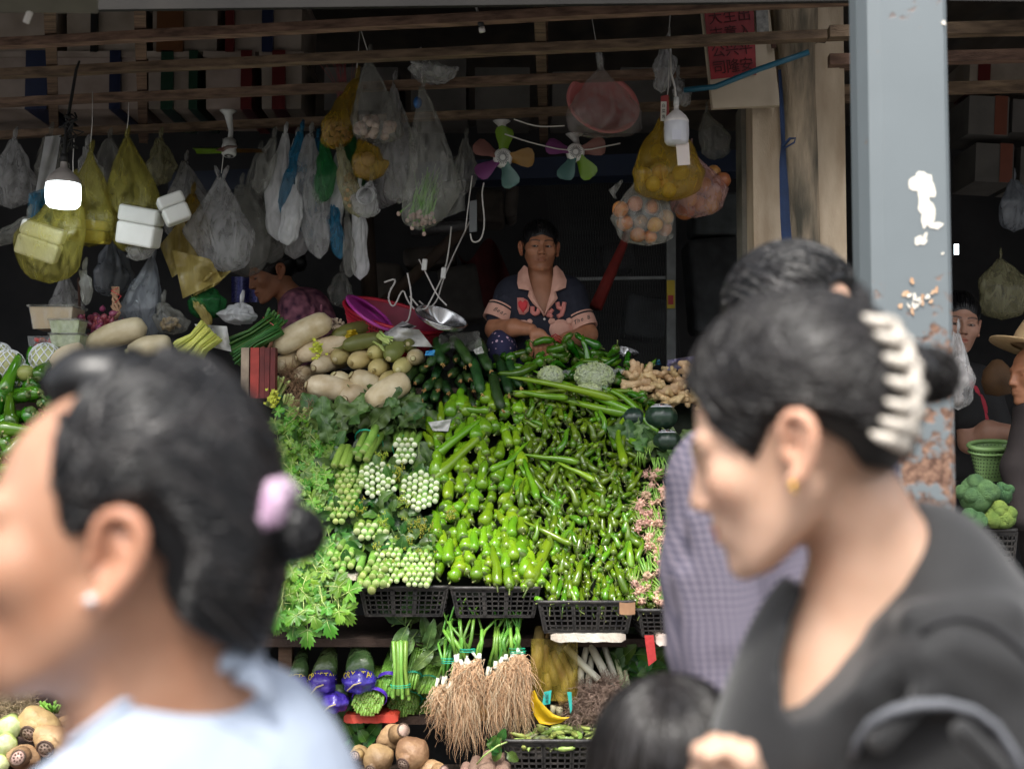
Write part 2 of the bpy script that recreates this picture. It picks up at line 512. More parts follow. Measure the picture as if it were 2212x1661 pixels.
# pale awning edge in the top left corner
aw = thing('awning','pale cream canvas awning corner above the lane, top left','awning',loc=P(60,0,3.0))
g = MB()
g.grid(lambda u,v: PZ(-300 + 512 * u,28 - 20 * math.sin(u * 2.2),0) * 0 + P(-300 + 512 * u,24 - 600 * v + 6 * u,2.9 - v * 1.1),10,4)
part(g,'canvas',M('awning_canvas',(.06,.057,.042),.8,var=.1,tl=.15),aw)
g = MB(); g.tube([P(70,0,2.9),P(66,22,2.9),P(56,50,2.9)],.008,6); part(g,'tie',m_cable,aw)

# overhead slatted rack (z about 3 m), seen from below, with the foam boxes lying on it
rack = thing('overhead_rack','rack of long weathered timber slats hung under the roof','rack',loc=(0,4.8,3.0))
rails = [(95,16),(160,90),(222,157),(292,228)]     # y at x=0 and y at x=1500
zr = 2.92
def railpt(k,x):
    if k < 4:
        y0,y1 = rails[k]; y = y0 + (y1 - y0) * x / 1500
    return PZ(x,y,zr)
for k in range(4):
    g = MB(); n = 14
    a,b = railpt(k,-150),railpt(k,1840)
    pts = [a.lerp(b,i / n) + Vector((0,0,.0012 * math.sin(i * 2.1 + k))) for i in range(n + 1)]
    for i in range(n): g.bar(pts[i],pts[i + 1],.042,.032)
    part(g,'slat',m_wood,rack,False)
for i,(xa,xb) in enumerate(((105,118),(300,310),(1163,1175))):
    a,b = PZ(xa,-60,zr + .045),PZ(xb,300,zr + .045)
    g = MB(); g.bar(a,b,.04,.045); part(g,'crosspiece',m_wood,rack,False)
    g = MB(); g.bar(b,(b.x,b.y,3.7),.04,.04,(0,1,0)); part(g,'hanger',m_wood,rack,False)
# a second rack right of the blue column
rack2 = thing('overhead_rack','timber slats of the neighbouring stall, right of the blue column','rack',loc=(1.9,4.8,2.9))
for y in (62,122,188):
    g = MB(); g.bar(PZ(1790,y + 10,2.86),PZ(2330,y - 4,2.86),.045,.04); part(g,'slat',m_wood,rack2,False)

def tape(par,a,b,w,col):
    g = MB(); g.bar(a,b,w,.003); part(g,'tape',flat('tape_' + col,TAPE[col],.3),par,False)
TAPE = dict(red=(.085,.012,.012),blue=(.012,.018,.05),green=(.012,.040,.024),orange=(.12,.05,.02),black=(.01,.01,.01))
zb = 2.99
# two layers of boxes whose fronts are seen between the slats: x0, x1 (picture), layer, tapes (colour, place along, width)
rows = [
 (-120,96,0,[('blue',.9,.1)],'lowest foam box at the far left, blue tape at its corner'),(100,300,0,[('blue',.72,.05)],'long foam box with a dark blue tape on the rack, left'),(305,425,0,[('green',.42,.055),('green',.92,.04)],'foam box bound with two green printed tapes'),
 (430,548,0,[('red',.85,.05)],'plain foam box left of the red taped one'),(552,655,0,[('red',.45,.06)],'foam box with wide dark red tape down the middle'),
 (-130,120,1,[],'upper foam box at the far left'),(124,300,1,[('black',.4,.03)],'upper foam box with a thin black tape'),(312,470,1,[('orange',.3,.12)],'upper foam box with an orange printed patch'),(474,655,1,[('red',.08,.04),('blue',.55,.05)],'upper foam box with red and dark blue tapes')]
for (x0,x1,ly,tp,lab) in rows:
    a = P(x0,150,5.4); b = P(x1,150,5.4); w = b.x - a.x - .012; cx = (a.x + b.x) / 2; h = .235; z0 = zb + ly * .265
    t = thing('foam_box',lab,'foam box','foam boxes lying on the overhead rack',(cx,5.35,z0))
    g = MB(); g.box((cx,5.57,z0 + h / 2),(w - .02,.4,h),taper=.97); part(g,'box_body',m_foam,t,False)
    g = MB(); g.box((cx,5.57,z0 + h + .014),(w,.42,.026)); part(g,'lid',m_foam,t,False)
    for (c,u,tw) in tp:
        g = MB(); g.box((cx - w / 2 + w * u,5.567,z0 + h / 2 + .01),(tw,.43,h + .036)); part(g,'tape',flat('tape_' + c,TAPE[c],.35),t,False)
for (x0,x1,h,lab) in ((690,860,.2,'grey foam box on the dim middle of the rack'),(880,1010,.24,'dark foam box left of the crosspiece, dim'),(1020,1150,.2,'dark foam box right above the ceiling fan'),(1190,1330,.18,'shadowed foam box above the two ceiling fans'),(1340,1490,.2,'shadowed foam box beside the red notice')):
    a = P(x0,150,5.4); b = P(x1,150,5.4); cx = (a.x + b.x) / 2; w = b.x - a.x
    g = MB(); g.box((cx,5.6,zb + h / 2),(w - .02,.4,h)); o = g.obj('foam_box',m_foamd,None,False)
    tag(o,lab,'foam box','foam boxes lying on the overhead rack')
# long low beam + slanting pole behind the bags
g = MB(); g.bar(P(380,400,6.2),P(1600,355,5.6),.16,.10); tag(g.obj('roof_beam',flat('blue_black_paint',(.012,.022,.05),.5),None,False),'dark blue painted beam running behind the hanging bags','beam')
g = MB(); g.tube([P(790,690,5.9),P(900,590,5.8),P(1010,485,5.7)],.03,8); tag(g.obj('timber_prop',m_darkwood),'dark round prop slanting up behind the white cables','prop')
g = MB(); g.tube([P(800,650,5.9),P(790,470,5.9)],.04,8); tag(g.obj('timber_post',m_darkwood),'dark timber post behind the folded white bags','post')
g = MB(); g.tube([P(890,497,5.75),P(1018,487,5.7)],.035,8); tag(g.obj('wrapped_roll',flat('grey_wrap',(.05,.05,.05),.3,bump=.5)),'dark plastic wrapped roll lying across the slanting prop','roll')

# dim goods on the floor and shelves behind the seller
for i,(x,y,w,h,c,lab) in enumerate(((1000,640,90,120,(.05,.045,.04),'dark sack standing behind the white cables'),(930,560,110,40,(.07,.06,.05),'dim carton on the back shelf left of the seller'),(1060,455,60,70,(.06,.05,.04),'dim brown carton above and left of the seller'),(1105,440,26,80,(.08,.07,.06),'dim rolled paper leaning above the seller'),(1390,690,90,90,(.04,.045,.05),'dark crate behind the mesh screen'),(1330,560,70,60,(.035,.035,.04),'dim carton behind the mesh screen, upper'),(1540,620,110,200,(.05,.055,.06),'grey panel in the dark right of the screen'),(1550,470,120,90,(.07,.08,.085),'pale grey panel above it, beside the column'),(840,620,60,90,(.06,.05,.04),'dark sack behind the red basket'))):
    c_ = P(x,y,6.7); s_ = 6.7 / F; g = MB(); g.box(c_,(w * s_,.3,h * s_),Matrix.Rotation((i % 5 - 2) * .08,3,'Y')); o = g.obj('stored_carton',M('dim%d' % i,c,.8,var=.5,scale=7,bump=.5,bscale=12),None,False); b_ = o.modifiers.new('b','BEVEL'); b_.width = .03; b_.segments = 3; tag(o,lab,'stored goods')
# wire mesh screen behind the seller
ms = thing('mesh_screen','wire mesh screen with a grey steel post behind the seller','screen',loc=P(1440,780,5.9))
g = MB(); g.bar(P(1449,800,5.9),P(1449,380,5.9),.045,.03,(0,1,0)); part(g,'post',M('galvanised',(.16,.17,.17),.5,metal=.5),ms,False)
g = MB(); g.bar(P(1200,387,5.95),P(1500,387,5.9),.05,.03); part(g,'top_rail',M('galvanised',(0,0,0)),ms,False)
g = MB(); g.bar(P(1245,603,5.94),P(1440,600,5.92),.012,.015); part(g,'middle_rail',M('galvanised',(0,0,0)),ms,False)
g = MB()
for i in range(46):
    xx = 1180 + i * 5.6
    g.bar(P(xx,395,5.93),P(xx + 40,790,5.93),.0016,.0016,(0,1,0)); g.bar(P(xx + 40,395,5.935),P(xx,790,5.935),.0016,.0016,(0,1,0))
o = part(g,'wire_mesh',M('wire',(.05,.055,.055),.5,metal=.4),ms,False); o['kind'] = 'stuff'
g = MB(); g.box(P(1449,636,5.87),(.04,.003,.14)); st = part(g,'sticker',flat('yellow_sticker',(.45,.33,.02),.5),ms,False,'yellow printed sticker')
g = MB(); g.box(P(1449,648,5.865),(.026,.003,.045)); part(g,'stamp',flat('red_print',(.4,.03,.03),.5),ms,False)

# hammock rope (red) and a hanging red rag behind
g = MB(); g.tube([P(1365,470,5.6),P(1345,530,5.6),P(1318,590,5.55),P(1285,665,5.5)],[.012,.02,.026,.03],8,lobes=5,lobe=.15)
tag(g.obj('hammock_end',M('red_cloth',(.17,.006,.014),.8,bump=.5,bscale=90)),'gathered dark red hammock end stretching down beside the seller','hammock')
g = MB(); _r = M('dim_red_cloth',(.07,.006,.008),.9,bump=.5,bscale=90); g.grid(lambda u,v: P(985 + 90 * u + 50 * v,540 + 120 * v + 25 * math.sin(u * 6),6.6 + .05 * math.sin(u * 9 + v * 3)),12,10)
tag(g.obj('red_netting',_r),'dim dark red cloth draped in the dark left of the seller','cloth')

# ---------------------------------------------------------------- beige concrete column, pipe and things on it
pc = thing('concrete_column','beige plastered column with a round mossy pipe, behind the checked shirt man','column',loc=P(1700,830,4.6) * 1)
def vbox(x0,x1,y0,y1,d,dep):
    a,b = P(x0,y0,d),P(x1,y1,d); g = MB()
    g.box(((a.x + b.x) / 2,a.y + dep / 2,(a.z + b.z) / 2),(b.x - a.x,dep,abs(a.z - b.z))); return g
m_plaster = M('stained_plaster',(.36,.27,.18),.85,col2=(.56,.46,.34),scale=4,stretch=(3,3,.8),bump=.3,rnd=0)
m_moss = M('mossy_pipe',(.42,.33,.23),.9,col2=(.075,.068,.05),scale=7,stretch=(3,3,.55),bump=.9,bscale=50,detail=9,rnd=0)
part(vbox(1622,1820,-90,1700,4.62,.25),'column_shaft',m_plaster,pc,False)
part(vbox(1601,1626,228,1700,4.72,.12),'side_strip',M('grey_wood',(.10,.10,.085),.8,col2=(.2,.18,.15),scale=8,bump=.4),pc,False)
g = MB(); yy = [-60,5,8,40,95,98,200,330,480,600,800];
g.tube([P(1722 + (y - 200) * .03,y,4.56) for y in yy],[.10,.10,.085,.083,.08,.07,.066,.068,.067,.066,.066],16,lobes=3,lobe=.04)
part(g,'pipe',m_moss,pc)
g = MB(); g.tube([P(1672,92,4.47),P(1710,90,4.44),P(1750,87,4.46),P(1782,90,4.5)],.007,6); g.tube([P(1668,84,4.47),P(1672,104,4.47)],.01,6)
part(g,'rusty_clamp',M('rust',(.06,.03,.02),.9),pc)
# notice board
nb = thing('notice_board','red paper notice with faded black characters pasted on a pale board','notice board',loc=P(1600,110,4.45))
g = MB(); a = [P(1516,14,4.48),P(1660,2,4.5),P(1685,228,4.5),P(1540,234,4.48)]
def slab(q,th):
    n = (q[1] - q[0]).cross(q[3] - q[0]).normalized(); g = MB(); n = n if n.y > 0 else -n
    v = list(q) + [p + n * th for p in q]
    g.add(v,[(0,1,2,3),(7,6,5,4),(0,4,5,1),(1,5,6,2),(2,6,7,3),(3,7,4,0)]); return g
part(slab(a,.03),'board',M('cream_board',(.40,.33,.24),.8,col2=(.52,.44,.34),scale=4,rnd=0),nb,False)
b = [P(1521,22,4.465),P(1628,10,4.482),P(1634,162,4.482),P(1536,172,4.465)]
part(slab(b,.003),'red_paper',M('red_paper',(.16,.008,.012),.6,col2=(.30,.014,.018),scale=14,rnd=0),nb,False)
m_ink = flat('faded_ink',(.06,.008,.01),.8)
rr = random.Random(3)
chars = '\u5927\u5409\u516c\u53f8\u751f\u610f\u5174\u9686\u51fa\u5165\u5e73\u5b89\u8d22\u6e90'
k = 0
for cx in (0,1,2):
    for cy in range(4):
        me = text_mesh(chars[k],.055,m_ink); k += 1
        u,v = (cx + .7) / 3.4,(cy + .6) / 4.2
        p = (b[0].lerp(b[1],u)).lerp(b[3].lerp(b[2],u),v) + Vector((0,-.003,0))
        o = inst('character',me,p - Vector(nb.location),frame_rot(b[1] - b[0],-(b[1] - b[0]).cross(b[0] - b[3]) if (b[1] - b[0]).cross(b[0] - b[3]).y > 0 else (b[1] - b[0]).cross(b[0] - b[3])),parent=nb)
g = slab([P(1632,12,4.47),P(1658,10,4.47),P(1662,78,4.47),P(1636,80,4.47)],.01)
tag(g.obj('banknote_card',M('grey_print',(.10,.10,.09),.5,col2=(.25,.24,.22),scale=60),None,False),'small grey printed picture card pinned right of the red notice','card')
g = MB(); g.tube([P(1478,195,4.5),P(1545,188,4.45),P(1640,150,4.36),P(1748,113,4.3)],.0105,10)
tag(g.obj('blue_pipe',flat('blue_pvc',(.012,.10,.16),.4)),'thin blue plastic pipe tied slanting across the column','pipe')
sp = thing('blue_strap','dark blue cloth strap hanging down the beige column with a loop','strap',loc=P(1685,150,4.4))
m_strap = M('navy_strap',(.012,.028,.09),.75,bump=.3,bscale=200)
def ribbon(px,w,d=4.42):
    g = MB(); pts = [P(x,y,d) for x,y in px]
    ww = w if hasattr(w,'__len__') else [w] * len(pts)
    g.grid(lambda u,v: pts[int(round(u * (len(pts) - 1)))] + Vector(((v - .5) * ww[int(round(u * (len(pts) - 1)))],.008 * math.sin(v * 3.1),0)),len(pts) - 1,3); return g
part(ribbon([(1684,150),(1687,200),(1690,260),(1692,310),(1691,350),(1694,410),(1696,470),(1700,528)],[.012,.014,.018,.016,.026,.034,.036,.038]),'strap',m_strap,sp)
g = MB(); g.tube([P(1690,318,4.41),P(1706,300,4.4),P(1718,299,4.4),P(1716,308,4.4),P(1692,322,4.41)],.007,6,flat=.5); part(g,'loop',m_strap,sp)

# ---------------------------------------------------------------- blue steel column in front
def bluemat():
    m = bpy.data.materials.new('flaking_blue_paint'); m.use_nodes = True; nt = m.node_tree; N = nt.nodes; L = nt.links; b = N['Principled BSDF']
    tc = N.new('ShaderNodeTexCoord'); sep = N.new('ShaderNodeSeparateXYZ'); L.new(tc.outputs['Object'],sep.inputs[0])
    n1 = N.new('ShaderNodeTexNoise'); n1.inputs['Scale'].default_value = 34; n1.inputs['Detail'].default_value = 9; L.new(tc.outputs['Object'],n1.inputs['Vector'])
    n2 = N.new('ShaderNodeTexNoise'); n2.inputs['Scale'].default_value = 5; n2.inputs['Detail'].default_value = 5; L.new(tc.outputs['Object'],n2.inputs['Vector'])
    mr = N.new('ShaderNodeMapRange'); mr.inputs['From Min'].default_value = 1.95; mr.inputs['From Max'].default_value = 1.45; mr.inputs['To Min'].default_value = -.22; mr.inputs['To Max'].default_value = .10
    L.new(sep.outputs['Z'],mr.inputs['Value'])
    a = N.new('ShaderNodeMath'); a.operation = 'ADD'; L.new(n1.outputs['Fac'],a.inputs[0]); L.new(mr.outputs[0],a.inputs[1])
    a2 = N.new('ShaderNodeMath'); a2.operation = 'MULTIPLY_ADD'; a2.inputs[1].default_value = .55; L.new(n2.outputs['Fac'],a2.inputs[0]); L.new(a.outputs[0],a2.inputs[2])
    rp = N.new('ShaderNodeValToRGB'); e = rp.color_ramp.elements
    e[0].position = .74; e[0].color = (0,0,0,1); e[1].position = .88; e[1].color = (1,1,1,1)
    L.new(a2.outputs[0],rp.inputs[0])
    r2 = N.new('ShaderNodeValToRGB'); r2.color_ramp.elements[0].color = (.128,.150,.160,1); r2.color_ramp.elements[1].color = (.168,.195,.208,1); L.new(n2.outputs['Fac'],r2.inputs[0])
    r3 = N.new('ShaderNodeValToRGB'); r3.color_ramp.elements[0].color = (.075,.035,.022,1); r3.color_ramp.elements[1].color = (.26,.15,.10,1); r3.color_ramp.elements[0].position = .35; r3.color_ramp.elements[1].position = .65
    n3 = N.new('ShaderNodeTexNoise'); n3.inputs['Scale'].default_value = 60; n3.inputs['Detail'].default_value = 6; L.new(tc.outputs['Object'],n3.inputs['Vector']); L.new(n3.outputs['Fac'],r3.inputs[0])
    mx = N.new('ShaderNodeMixRGB'); L.new(rp.outputs[0],mx.inputs[0]); L.new(r2.outputs[0],mx.inputs[1]); L.new(r3.outputs[0],mx.inputs[2])
    L.new(mx.outputs[0],b.inputs['Base Color']); b.inputs['Roughness'].default_value = .5
    bp = N.new('ShaderNodeBump'); bp.inputs['Strength'].default_value = .3; bp.inputs['Distance'].default_value = .003; bp.invert = True
    L.new(rp.outputs[0],bp.inputs['Height']); L.new(bp.outputs[0],b.inputs['Normal'])
    return m
DB = 2.6
xl,xr = P(1878,830,DB).x,P(2064,830,DB).x
yb = P(1960,830,DB).y; cw = xr - xl
bc = thing('steel_column','light blue painted steel column with flaking paint and rust below','column',loc=((xl + xr) / 2,yb + .1,0))
g = MB(); ch = .038; dp_ = .11
prof = [(xl,yb + dp_),(xl,yb + ch + .02),(xl + ch * .3,yb + .012),(xl + ch,yb),(xr - .012,yb),(xr,yb + .012),(xr,yb + dp_)]
zs = [0,.6,1.2,1.8,2.4,3.4,4.5]
n = len(prof)
vs = [(x,y,z) for z in zs for x,y in prof]
g.add(vs,[(i * n + j,i * n + (j + 1) % n,(i + 1) * n + (j + 1) % n,(i + 1) * n + j) for i in range(len(zs) - 1) for j in range(n)])
part(g,'shaft',bluemat(),bc,False)
# flaked patches showing the white undercoat, a hair proud
m_under = flat('undercoat',(.62,.58,.50),.7,col2=(.75,.70,.62))
m_rusty = flat('rust_spot',(.42,.22,.11),.9,col2=(.6,.42,.28),scale=90)
pr = random.Random(4); PN = []
def patch(cx,cy,rx,ry,lean=0,seed=0,nn=26,mt=None):
    q = random.Random(seed); ph = [q.uniform(0,6.28) for _ in range(5)]; g = MB(); vs = []
    for i in range(nn):
        a = 2 * math.pi * i / nn
        r = 1 + .22 * math.sin(2 * a + ph[0]) + .14 * math.sin(3 * a + ph[1]) + .1 * math.sin(5 * a + ph[2]) + .06 * math.sin(9 * a + ph[3])
        x = cx + rx * r * math.cos(a) + lean * ry * math.sin(a); y = cy + ry * r * math.sin(a)
        p = PY(x,y,yb - .0015 ); vs.append(p)
    c_ = PY(cx,cy,yb); vs = [c_] + vs
    PN.append(0); g.add([(v[0],yb - .0010 - .00012 * len(PN),v[2]) for v in vs],[(0,1 + i,1 + (i + 1) % nn) for i in range(nn)])
    part(g,'bare_patch',mt or m_under,bc,False)
patch(1994,398,24,30,0,1); patch(2000,440,17,42,.1,2); patch(1999,474,8,20,.1,7); patch(2020,487,14,9,0,3); patch(1988,520,11,12,0,4); patch(1999,509,5,6,0,5); patch(2038,50,6,4,0,6)
patch(1958,635,8,8,0,8,mt=m_rusty); patch(2036,548,3,3,0,9)
for i in range(22): patch(1985 + pr.gauss(0,22),640 + pr.gauss(0,16),pr.uniform(2,5),pr.uniform(3,8),pr.uniform(-.5,.5),20 + i,10,m_rusty if i % 2 else None)

# ---------------------------------------------------------------- produce stand
def dp(y): return 4.30 + (1270 - y) / 530 * .75      # depth of the sloping display at picture row y
stand = thing('produce_stand','stepped dark timber stand that carries the sloping vegetable display','stand',loc=(0,4.9,0))
g = MB()
q = [P(540,1290,dp(1290) + .13),P(1560,1290,dp(1290) + .13),P(1560,800,dp(800) + .13),P(540,800,dp(800) + .13)]
g.add(q + [p + Vector((0,.05,-.03)) for p in q],[(0,1,2,3),(7,6,5,4),(0,4,5,1),(1,5,6,2),(2,6,7,3),(3,7,4,0)])
part(g,'sloping_board',M('display_board',(.008,.014,.006),.9),stand,False)
g = MB(); a,b = P(-200,830,5.06),P(1700,830,5.06); g.box(((a.x + b.x) / 2,5.35,a.z - .05),(b.x - a.x,.75,.06)); part(g,'top_board',m_darkwood,stand,False)
zt = P(0,1290,4.45).z
g = MB(); g.box(((a.x + b.x) / 2,4.75,zt - .16),(b.x - a.x,.62,.03)); part(g,'shelf',m_darkwood,stand,False)
zs2 = P(0,1545,4.4).z
g = MB(); g.box(((a.x + b.x) / 2,4.78,zs2 - .02),(b.x - a.x,.62,.03)); part(g,'shelf',m_darkwood,stand,False)
g = MB(); g.box(((a.x + b.x) / 2,5.12,(a.z - .08) / 2),(b.x - a.x,.04,a.z - .08)); part(g,'back_panel',m_dark,stand,False)
for xx in (617,1520,-120):
    g = MB(); p = P(xx,1500,4.5); g.box((p.x,4.56,zt / 2 - .09),(.05,.05,zt - .18)); part(g,'post',m_wood,stand,False)

# ---------------------------------------------------------------- crates
def crate(px,py,w,h,dep,d,label,cells=(13,5),rot=0,mat=None,group='black lattice crates of the stand',taper=.86,tilt=0):
    """px, py: picture position of the middle of the front top rim"""
    mat = mat or m_black
    o = P(px,py,d)
    t = thing('lattice_crate',label,'crate',group,o)
    rm = Matrix.Rotation(rot,3,'Z') @ Matrix.Rotation(tilt,3,'X')
    def L_(x,y,z): return o + rm @ Vector((x,y,z))
    def wall(corner,xdir,n_x,n_z,length):
        """lattice wall from corner along xdir"""
        g = MB()
        def q(u,v):   # u along, v down 0..1
            s = 1 - (1 - taper) * v
            return corner(u,v,s)
        solid = [0,.06,.36,.40,.60,.64,.94,1]
        for a_,b_ in ((0,.05),(.345,.385),(.615,.655),(.95,1)):
            for v0,v1 in ((.06,1),):
                p0,p1,p2,p3 = q(a_,v0),q(b_,v0),q(b_,v1),q(a_,v1)
                slabs(g,p0,p1,p2,p3,.006)
        for v0,v1 in ((.04,.12),(.92,1)):
            slabs(g,q(0,v0),q(1,v0),q(1,v1),q(0,v1),.006)
        part(g,'crate_wall',mat,t,False)
        g = MB()
        for i in range(n_x + 1):
            u = .02 + .96 * i / n_x
            slabs(g,q(u - .0075,.1),q(u + .0075,.1),q(u + .0075,.95),q(u - .0075,.95),.003)
        for i in range(n_z + 1):
            v = .12 + .8 * i / n_z
            slabs(g,q(.02,v - .022),q(.98,v - .022),q(.98,v + .022),q(.02,v + .022),.003)
        part(g,'lattice',mat,t,False)
    def slabs(g,p0,p1,p2,p3,th):
        n = (p1 - p0).cross(p3 - p0).normalized() * th
        v = [p0,p1,p2,p3,p0 + n,p1 + n,p2 + n,p3 + n]
        g.add(v,[(0,1,2,3),(7,6,5,4),(0,4,5,1),(1,5,6,2),(2,6,7,3),(3,7,4,0)])
    wall(lambda u,v,s: L_((u - .5) * w * s,(1 - s) * dep * .5,-h * v),None,cells[0],cells[1],w)
    wall(lambda u,v,s: L_(w * .5 * s,(1 - s) * dep * .5 + u * dep * s,-h * v),None,max(4,cells[0] // 2),cells[1],dep)
    wall(lambda u,v,s: L_(-w * .5 * s,(1 - s) * dep * .5 + (1 - u) * dep * s,-h * v),None,max(4,cells[0] // 2),cells[1],dep)
    g = MB()
    c = [L_(-w / 2,0,0),L_(w / 2,0,0),L_(w / 2,dep,0),L_(-w / 2,dep,0)]
    loop = []
    for i in range(4):
        a_,b_,c_ = c[i - 1],c[i],c[(i + 1) % 4]
        loop += [b_ + (a_ - b_).normalized() * .02,b_ + ((a_ - b_).normalized() + (c_ - b_).normalized()) * .006,b_ + (c_ - b_).normalized() * .02]
    g.tube(loop + [loop[0]],.0075,6,cap=False); part(g,'rim',mat,t)
    g = MB(); s = taper; g.add([L_(-w / 2 * s,dep * .07,-h),L_(w / 2 * s,dep * .07,-h),L_(w / 2 * s,dep * .93,-h),L_(-w / 2 * s,dep * .93,-h)],[(0,1,2,3)])
    g.add([L_(-w / 2 * s * .97,dep * .14,-h * .5),L_(w / 2 * s * .97,dep * .14,-h * .5),L_(w / 2 * s * .97,dep * .9,-h * .5),L_(-w / 2 * s * .97,dep * .9,-h * .5)],[(0,1,2,3)])
    part(g,'crate_floor',mat,t,False)
    return t
crate(872,1268,.325,.105,.30,4.30,'black crate under the choy sum stalks, second from the left',tilt=-.1)
crate(1070,1270,.325,.105,.30,4.28,'black crate under the large green peppers',tilt=-.1)
crate(1266,1300,.345,.11,.30,4.22,'black crate with a double rim under the thin chillies',(14,5),tilt=-.08)
crate(1456,1318,.26,.095,.28,4.22,'black crate under the pink rooted spinach',(10,5),tilt=-.06)
crate(688,1262,.22,.10,.28,4.36,'black crate half hidden under the celery leaves',(9,5),tilt=-.1)
crate(1205,1600,.38,.16,.26,4.12,'black crate of broad bean pods at the bottom of the picture',(14,6),tilt=.14,taper=.9)
# foam boards sticking out under the crates
def board(x0,x1,y,d,label,h=.02,mat=None,dep=.3,name='foam_board'):
    a,b = P(x0,y,d),P(x1,y,d); g = MB(); n = 16
    vs = []; rq = random.Random(int(x0))
    for i in range(n + 1):
        p = a.lerp(b,i / n); j = lambda: rq.uniform(-.002,.002); cr = .006 if i in (0,n) else 0
        vs += [p + Vector((0,cr + j(),h / 2 + j() - cr)),p + Vector((0,cr + j() - .003,-h / 2 + j() + cr)),p + Vector((0,dep,-h / 2)),p + Vector((0,dep,h / 2))]
    fs = [(i * 4 + k,i * 4 + (k + 1) % 4,i * 4 + 4 + (k + 1) % 4,i * 4 + 4 + k) for i in range(n) for k in range(4)] + [(3,2,1,0),(n * 4,n * 4 + 1,n * 4 + 2,n * 4 + 3)]
    g.add(vs,fs); o = g.obj(name,mat or m_foamy,None,False); return tag(o,label,'board','boards wedged under the crates')
m_foamy = M('grubby_foam',(.52,.44,.36),.8,col2=(.72,.68,.60),scale=12,bump=.4,bscale=120)
board(1190,1352,1377,4.22,'dirty white foam board under the chilli crate',.03)
board(1418,1520,1384,4.18,'grimy foam board beside the checked shirt, brown stains',.034,M('stained_foam',(.16,.10,.07),.8,col2=(.62,.52,.46),scale=22,rnd=0))
board(722,772,1246,4.33,'small dirty foam piece beside the left black crate',.02)
board(742,860,1552,4.32,'red and cream printed board under the tied green stems',.03,M('red_board',(.42,.03,.015),.6,col2=(.45,.06,.03),scale=14,rnd=0))
board(1000,1060,1549,4.36,'orange edged board under the bundled stems',.02,flat('orange_edge',(.45,.2,.02)))
g = slab([P(1392,1372,4.2),P(1412,1372,4.2),P(1418,1425,4.2),P(1401,1438,4.2)],.004)
tag(g.obj('red_tag',M('red_card',(.42,.03,.03),.7,rnd=0,bump=.3),None,False),'torn red card hanging below the spinach crate','tag')
g = MB(); g.grid(lambda u,v: P(1338 + 34 * u,1300 + 26 * v + 8 * u * (1 - u),4.15 + .02 * abs(u - .5)),6,4)
tag(g.obj('brown_leaf',M('dry_leaf',(.30,.16,.09),.8,var=.2)),'dry brown leaf caught on the chilli crate rim','leaf')
# red and cream upright crate at the left of the daikon
rc = thing('red_crate','faded red slatted crate standing left of the white radishes','crate',loc=P(552,790,4.85))
for i,(x0,x1,c) in enumerate(((524,536,'cream'),(544,558,'red'),(564,570,'redb'),(575,581,'redb'),(587,593,'redb'))):
    m = flat('crate_' + c,dict(cream=(.34,.26,.19),red=(.32,.04,.03),redb=(.13,.02,.018))[c],.7,var=.3)
    g = MB(); a,b = P(x0,752,4.84),P(x1,860,4.8); g.box(((a.x + b.x) / 2,a.y,(a.z + b.z) / 2),(b.x - a.x,.05,a.z - b.z)); part(g,'slat',m,rc,False)
g = MB()
for yy_ in (768,790,812,834):
    a,b = P(524,yy_,4.87),P(598,yy_,4.87); g.bar(a,b,.012,.012)
part(g,'crossbars',flat('crate_redb',(0,0,0)),rc,False)

# ---------------------------------------------------------------- peppers and chillies
m_pep = M('green_pepper',(.10,.235,.007),.2,col2=(.19,.34,.012),scale=9,rnd=.16,spec=.55,coat=.25)
m_pepstem = M('pepper_stem',(.045,.095,.012),.5,col2=(.12,.16,.03),scale=30)
m_chi = M('green_chilli',(.060,.170,.007),.2,col2=(.15,.29,.013),scale=14,rnd=.2,spec=.55,coat=.25)
m_chid = M('dark_chilli',(.030,.135,.006),.2,col2=(.07,.21,.010),scale=12,rnd=.2,spec=.6,coat=.35)
m_tip = M('stem_tip',(.36,.34,.14),.7)
def pepper_mesh(seed,L,r,bend,lobes=3,stem=.03,mats=(m_pep,m_pepstem,m_tip),n=10,taper=.45,wob=.10,name='green_pepper',k=9):
    q = random.Random(seed); g = MB(); pts = []; rad = []; ph = q.uniform(0,6); bx = q.uniform(-1,1) * bend; by = q.uniform(-1,1) * bend
    for i in range(k + 1):
        t = i / k; z = -L * t
        pts.append((bx * math.sin(t * 2.4) * L + .004 * math.sin(t * 9 + ph),by * math.sin(t * 2.0 + .4) * L,z))
        s = (1 - (1 - taper) * t ** 1.3) * (1 + wob * math.sin(t * 10 + ph) + wob * .5 * math.sin(t * 19 + ph))
        if t < .12: s *= .74 + .26 * math.sin(t / .12 * 1.57)
        if t > .82: s *= math.sqrt(max(.02,1 - ((t - .82) / .18) ** 2))
        rad.append(r * s)
    rad[0] = r * .66
    g.tube(pts,rad,n,True,lobes,.07 if lobes else 0,ph)
    g.mi = 1; a = q.uniform(0,6.28); ln = stem * q.uniform(.7,1.3)
    p0 = Vector(pts[0])
    g.tube([p0 + Vector((0,0,-.004)),p0 + Vector((0,0,.002)),p0 + Vector((0,0,.006))],[r * .70,r * .62,r * .22],8)
    c = Vector((math.cos(a),math.sin(a),0)) * ln * q.uniform(.1,.6)
    g.tube([p0 + Vector((0,0,.004)),p0 + Vector((0,0,ln * .5)) + c * .3,p0 + Vector((0,0,ln * .95)) + c],[r * .2,r * .13,r * .17],6,True)
    g.mi = 2; e = p0 + Vector((0,0,ln * .95)) + c
    g.tube([e,e + Vector((0,0,.001)) + c * .02],r * .15,6)
    return g.mesh(name,list(mats))
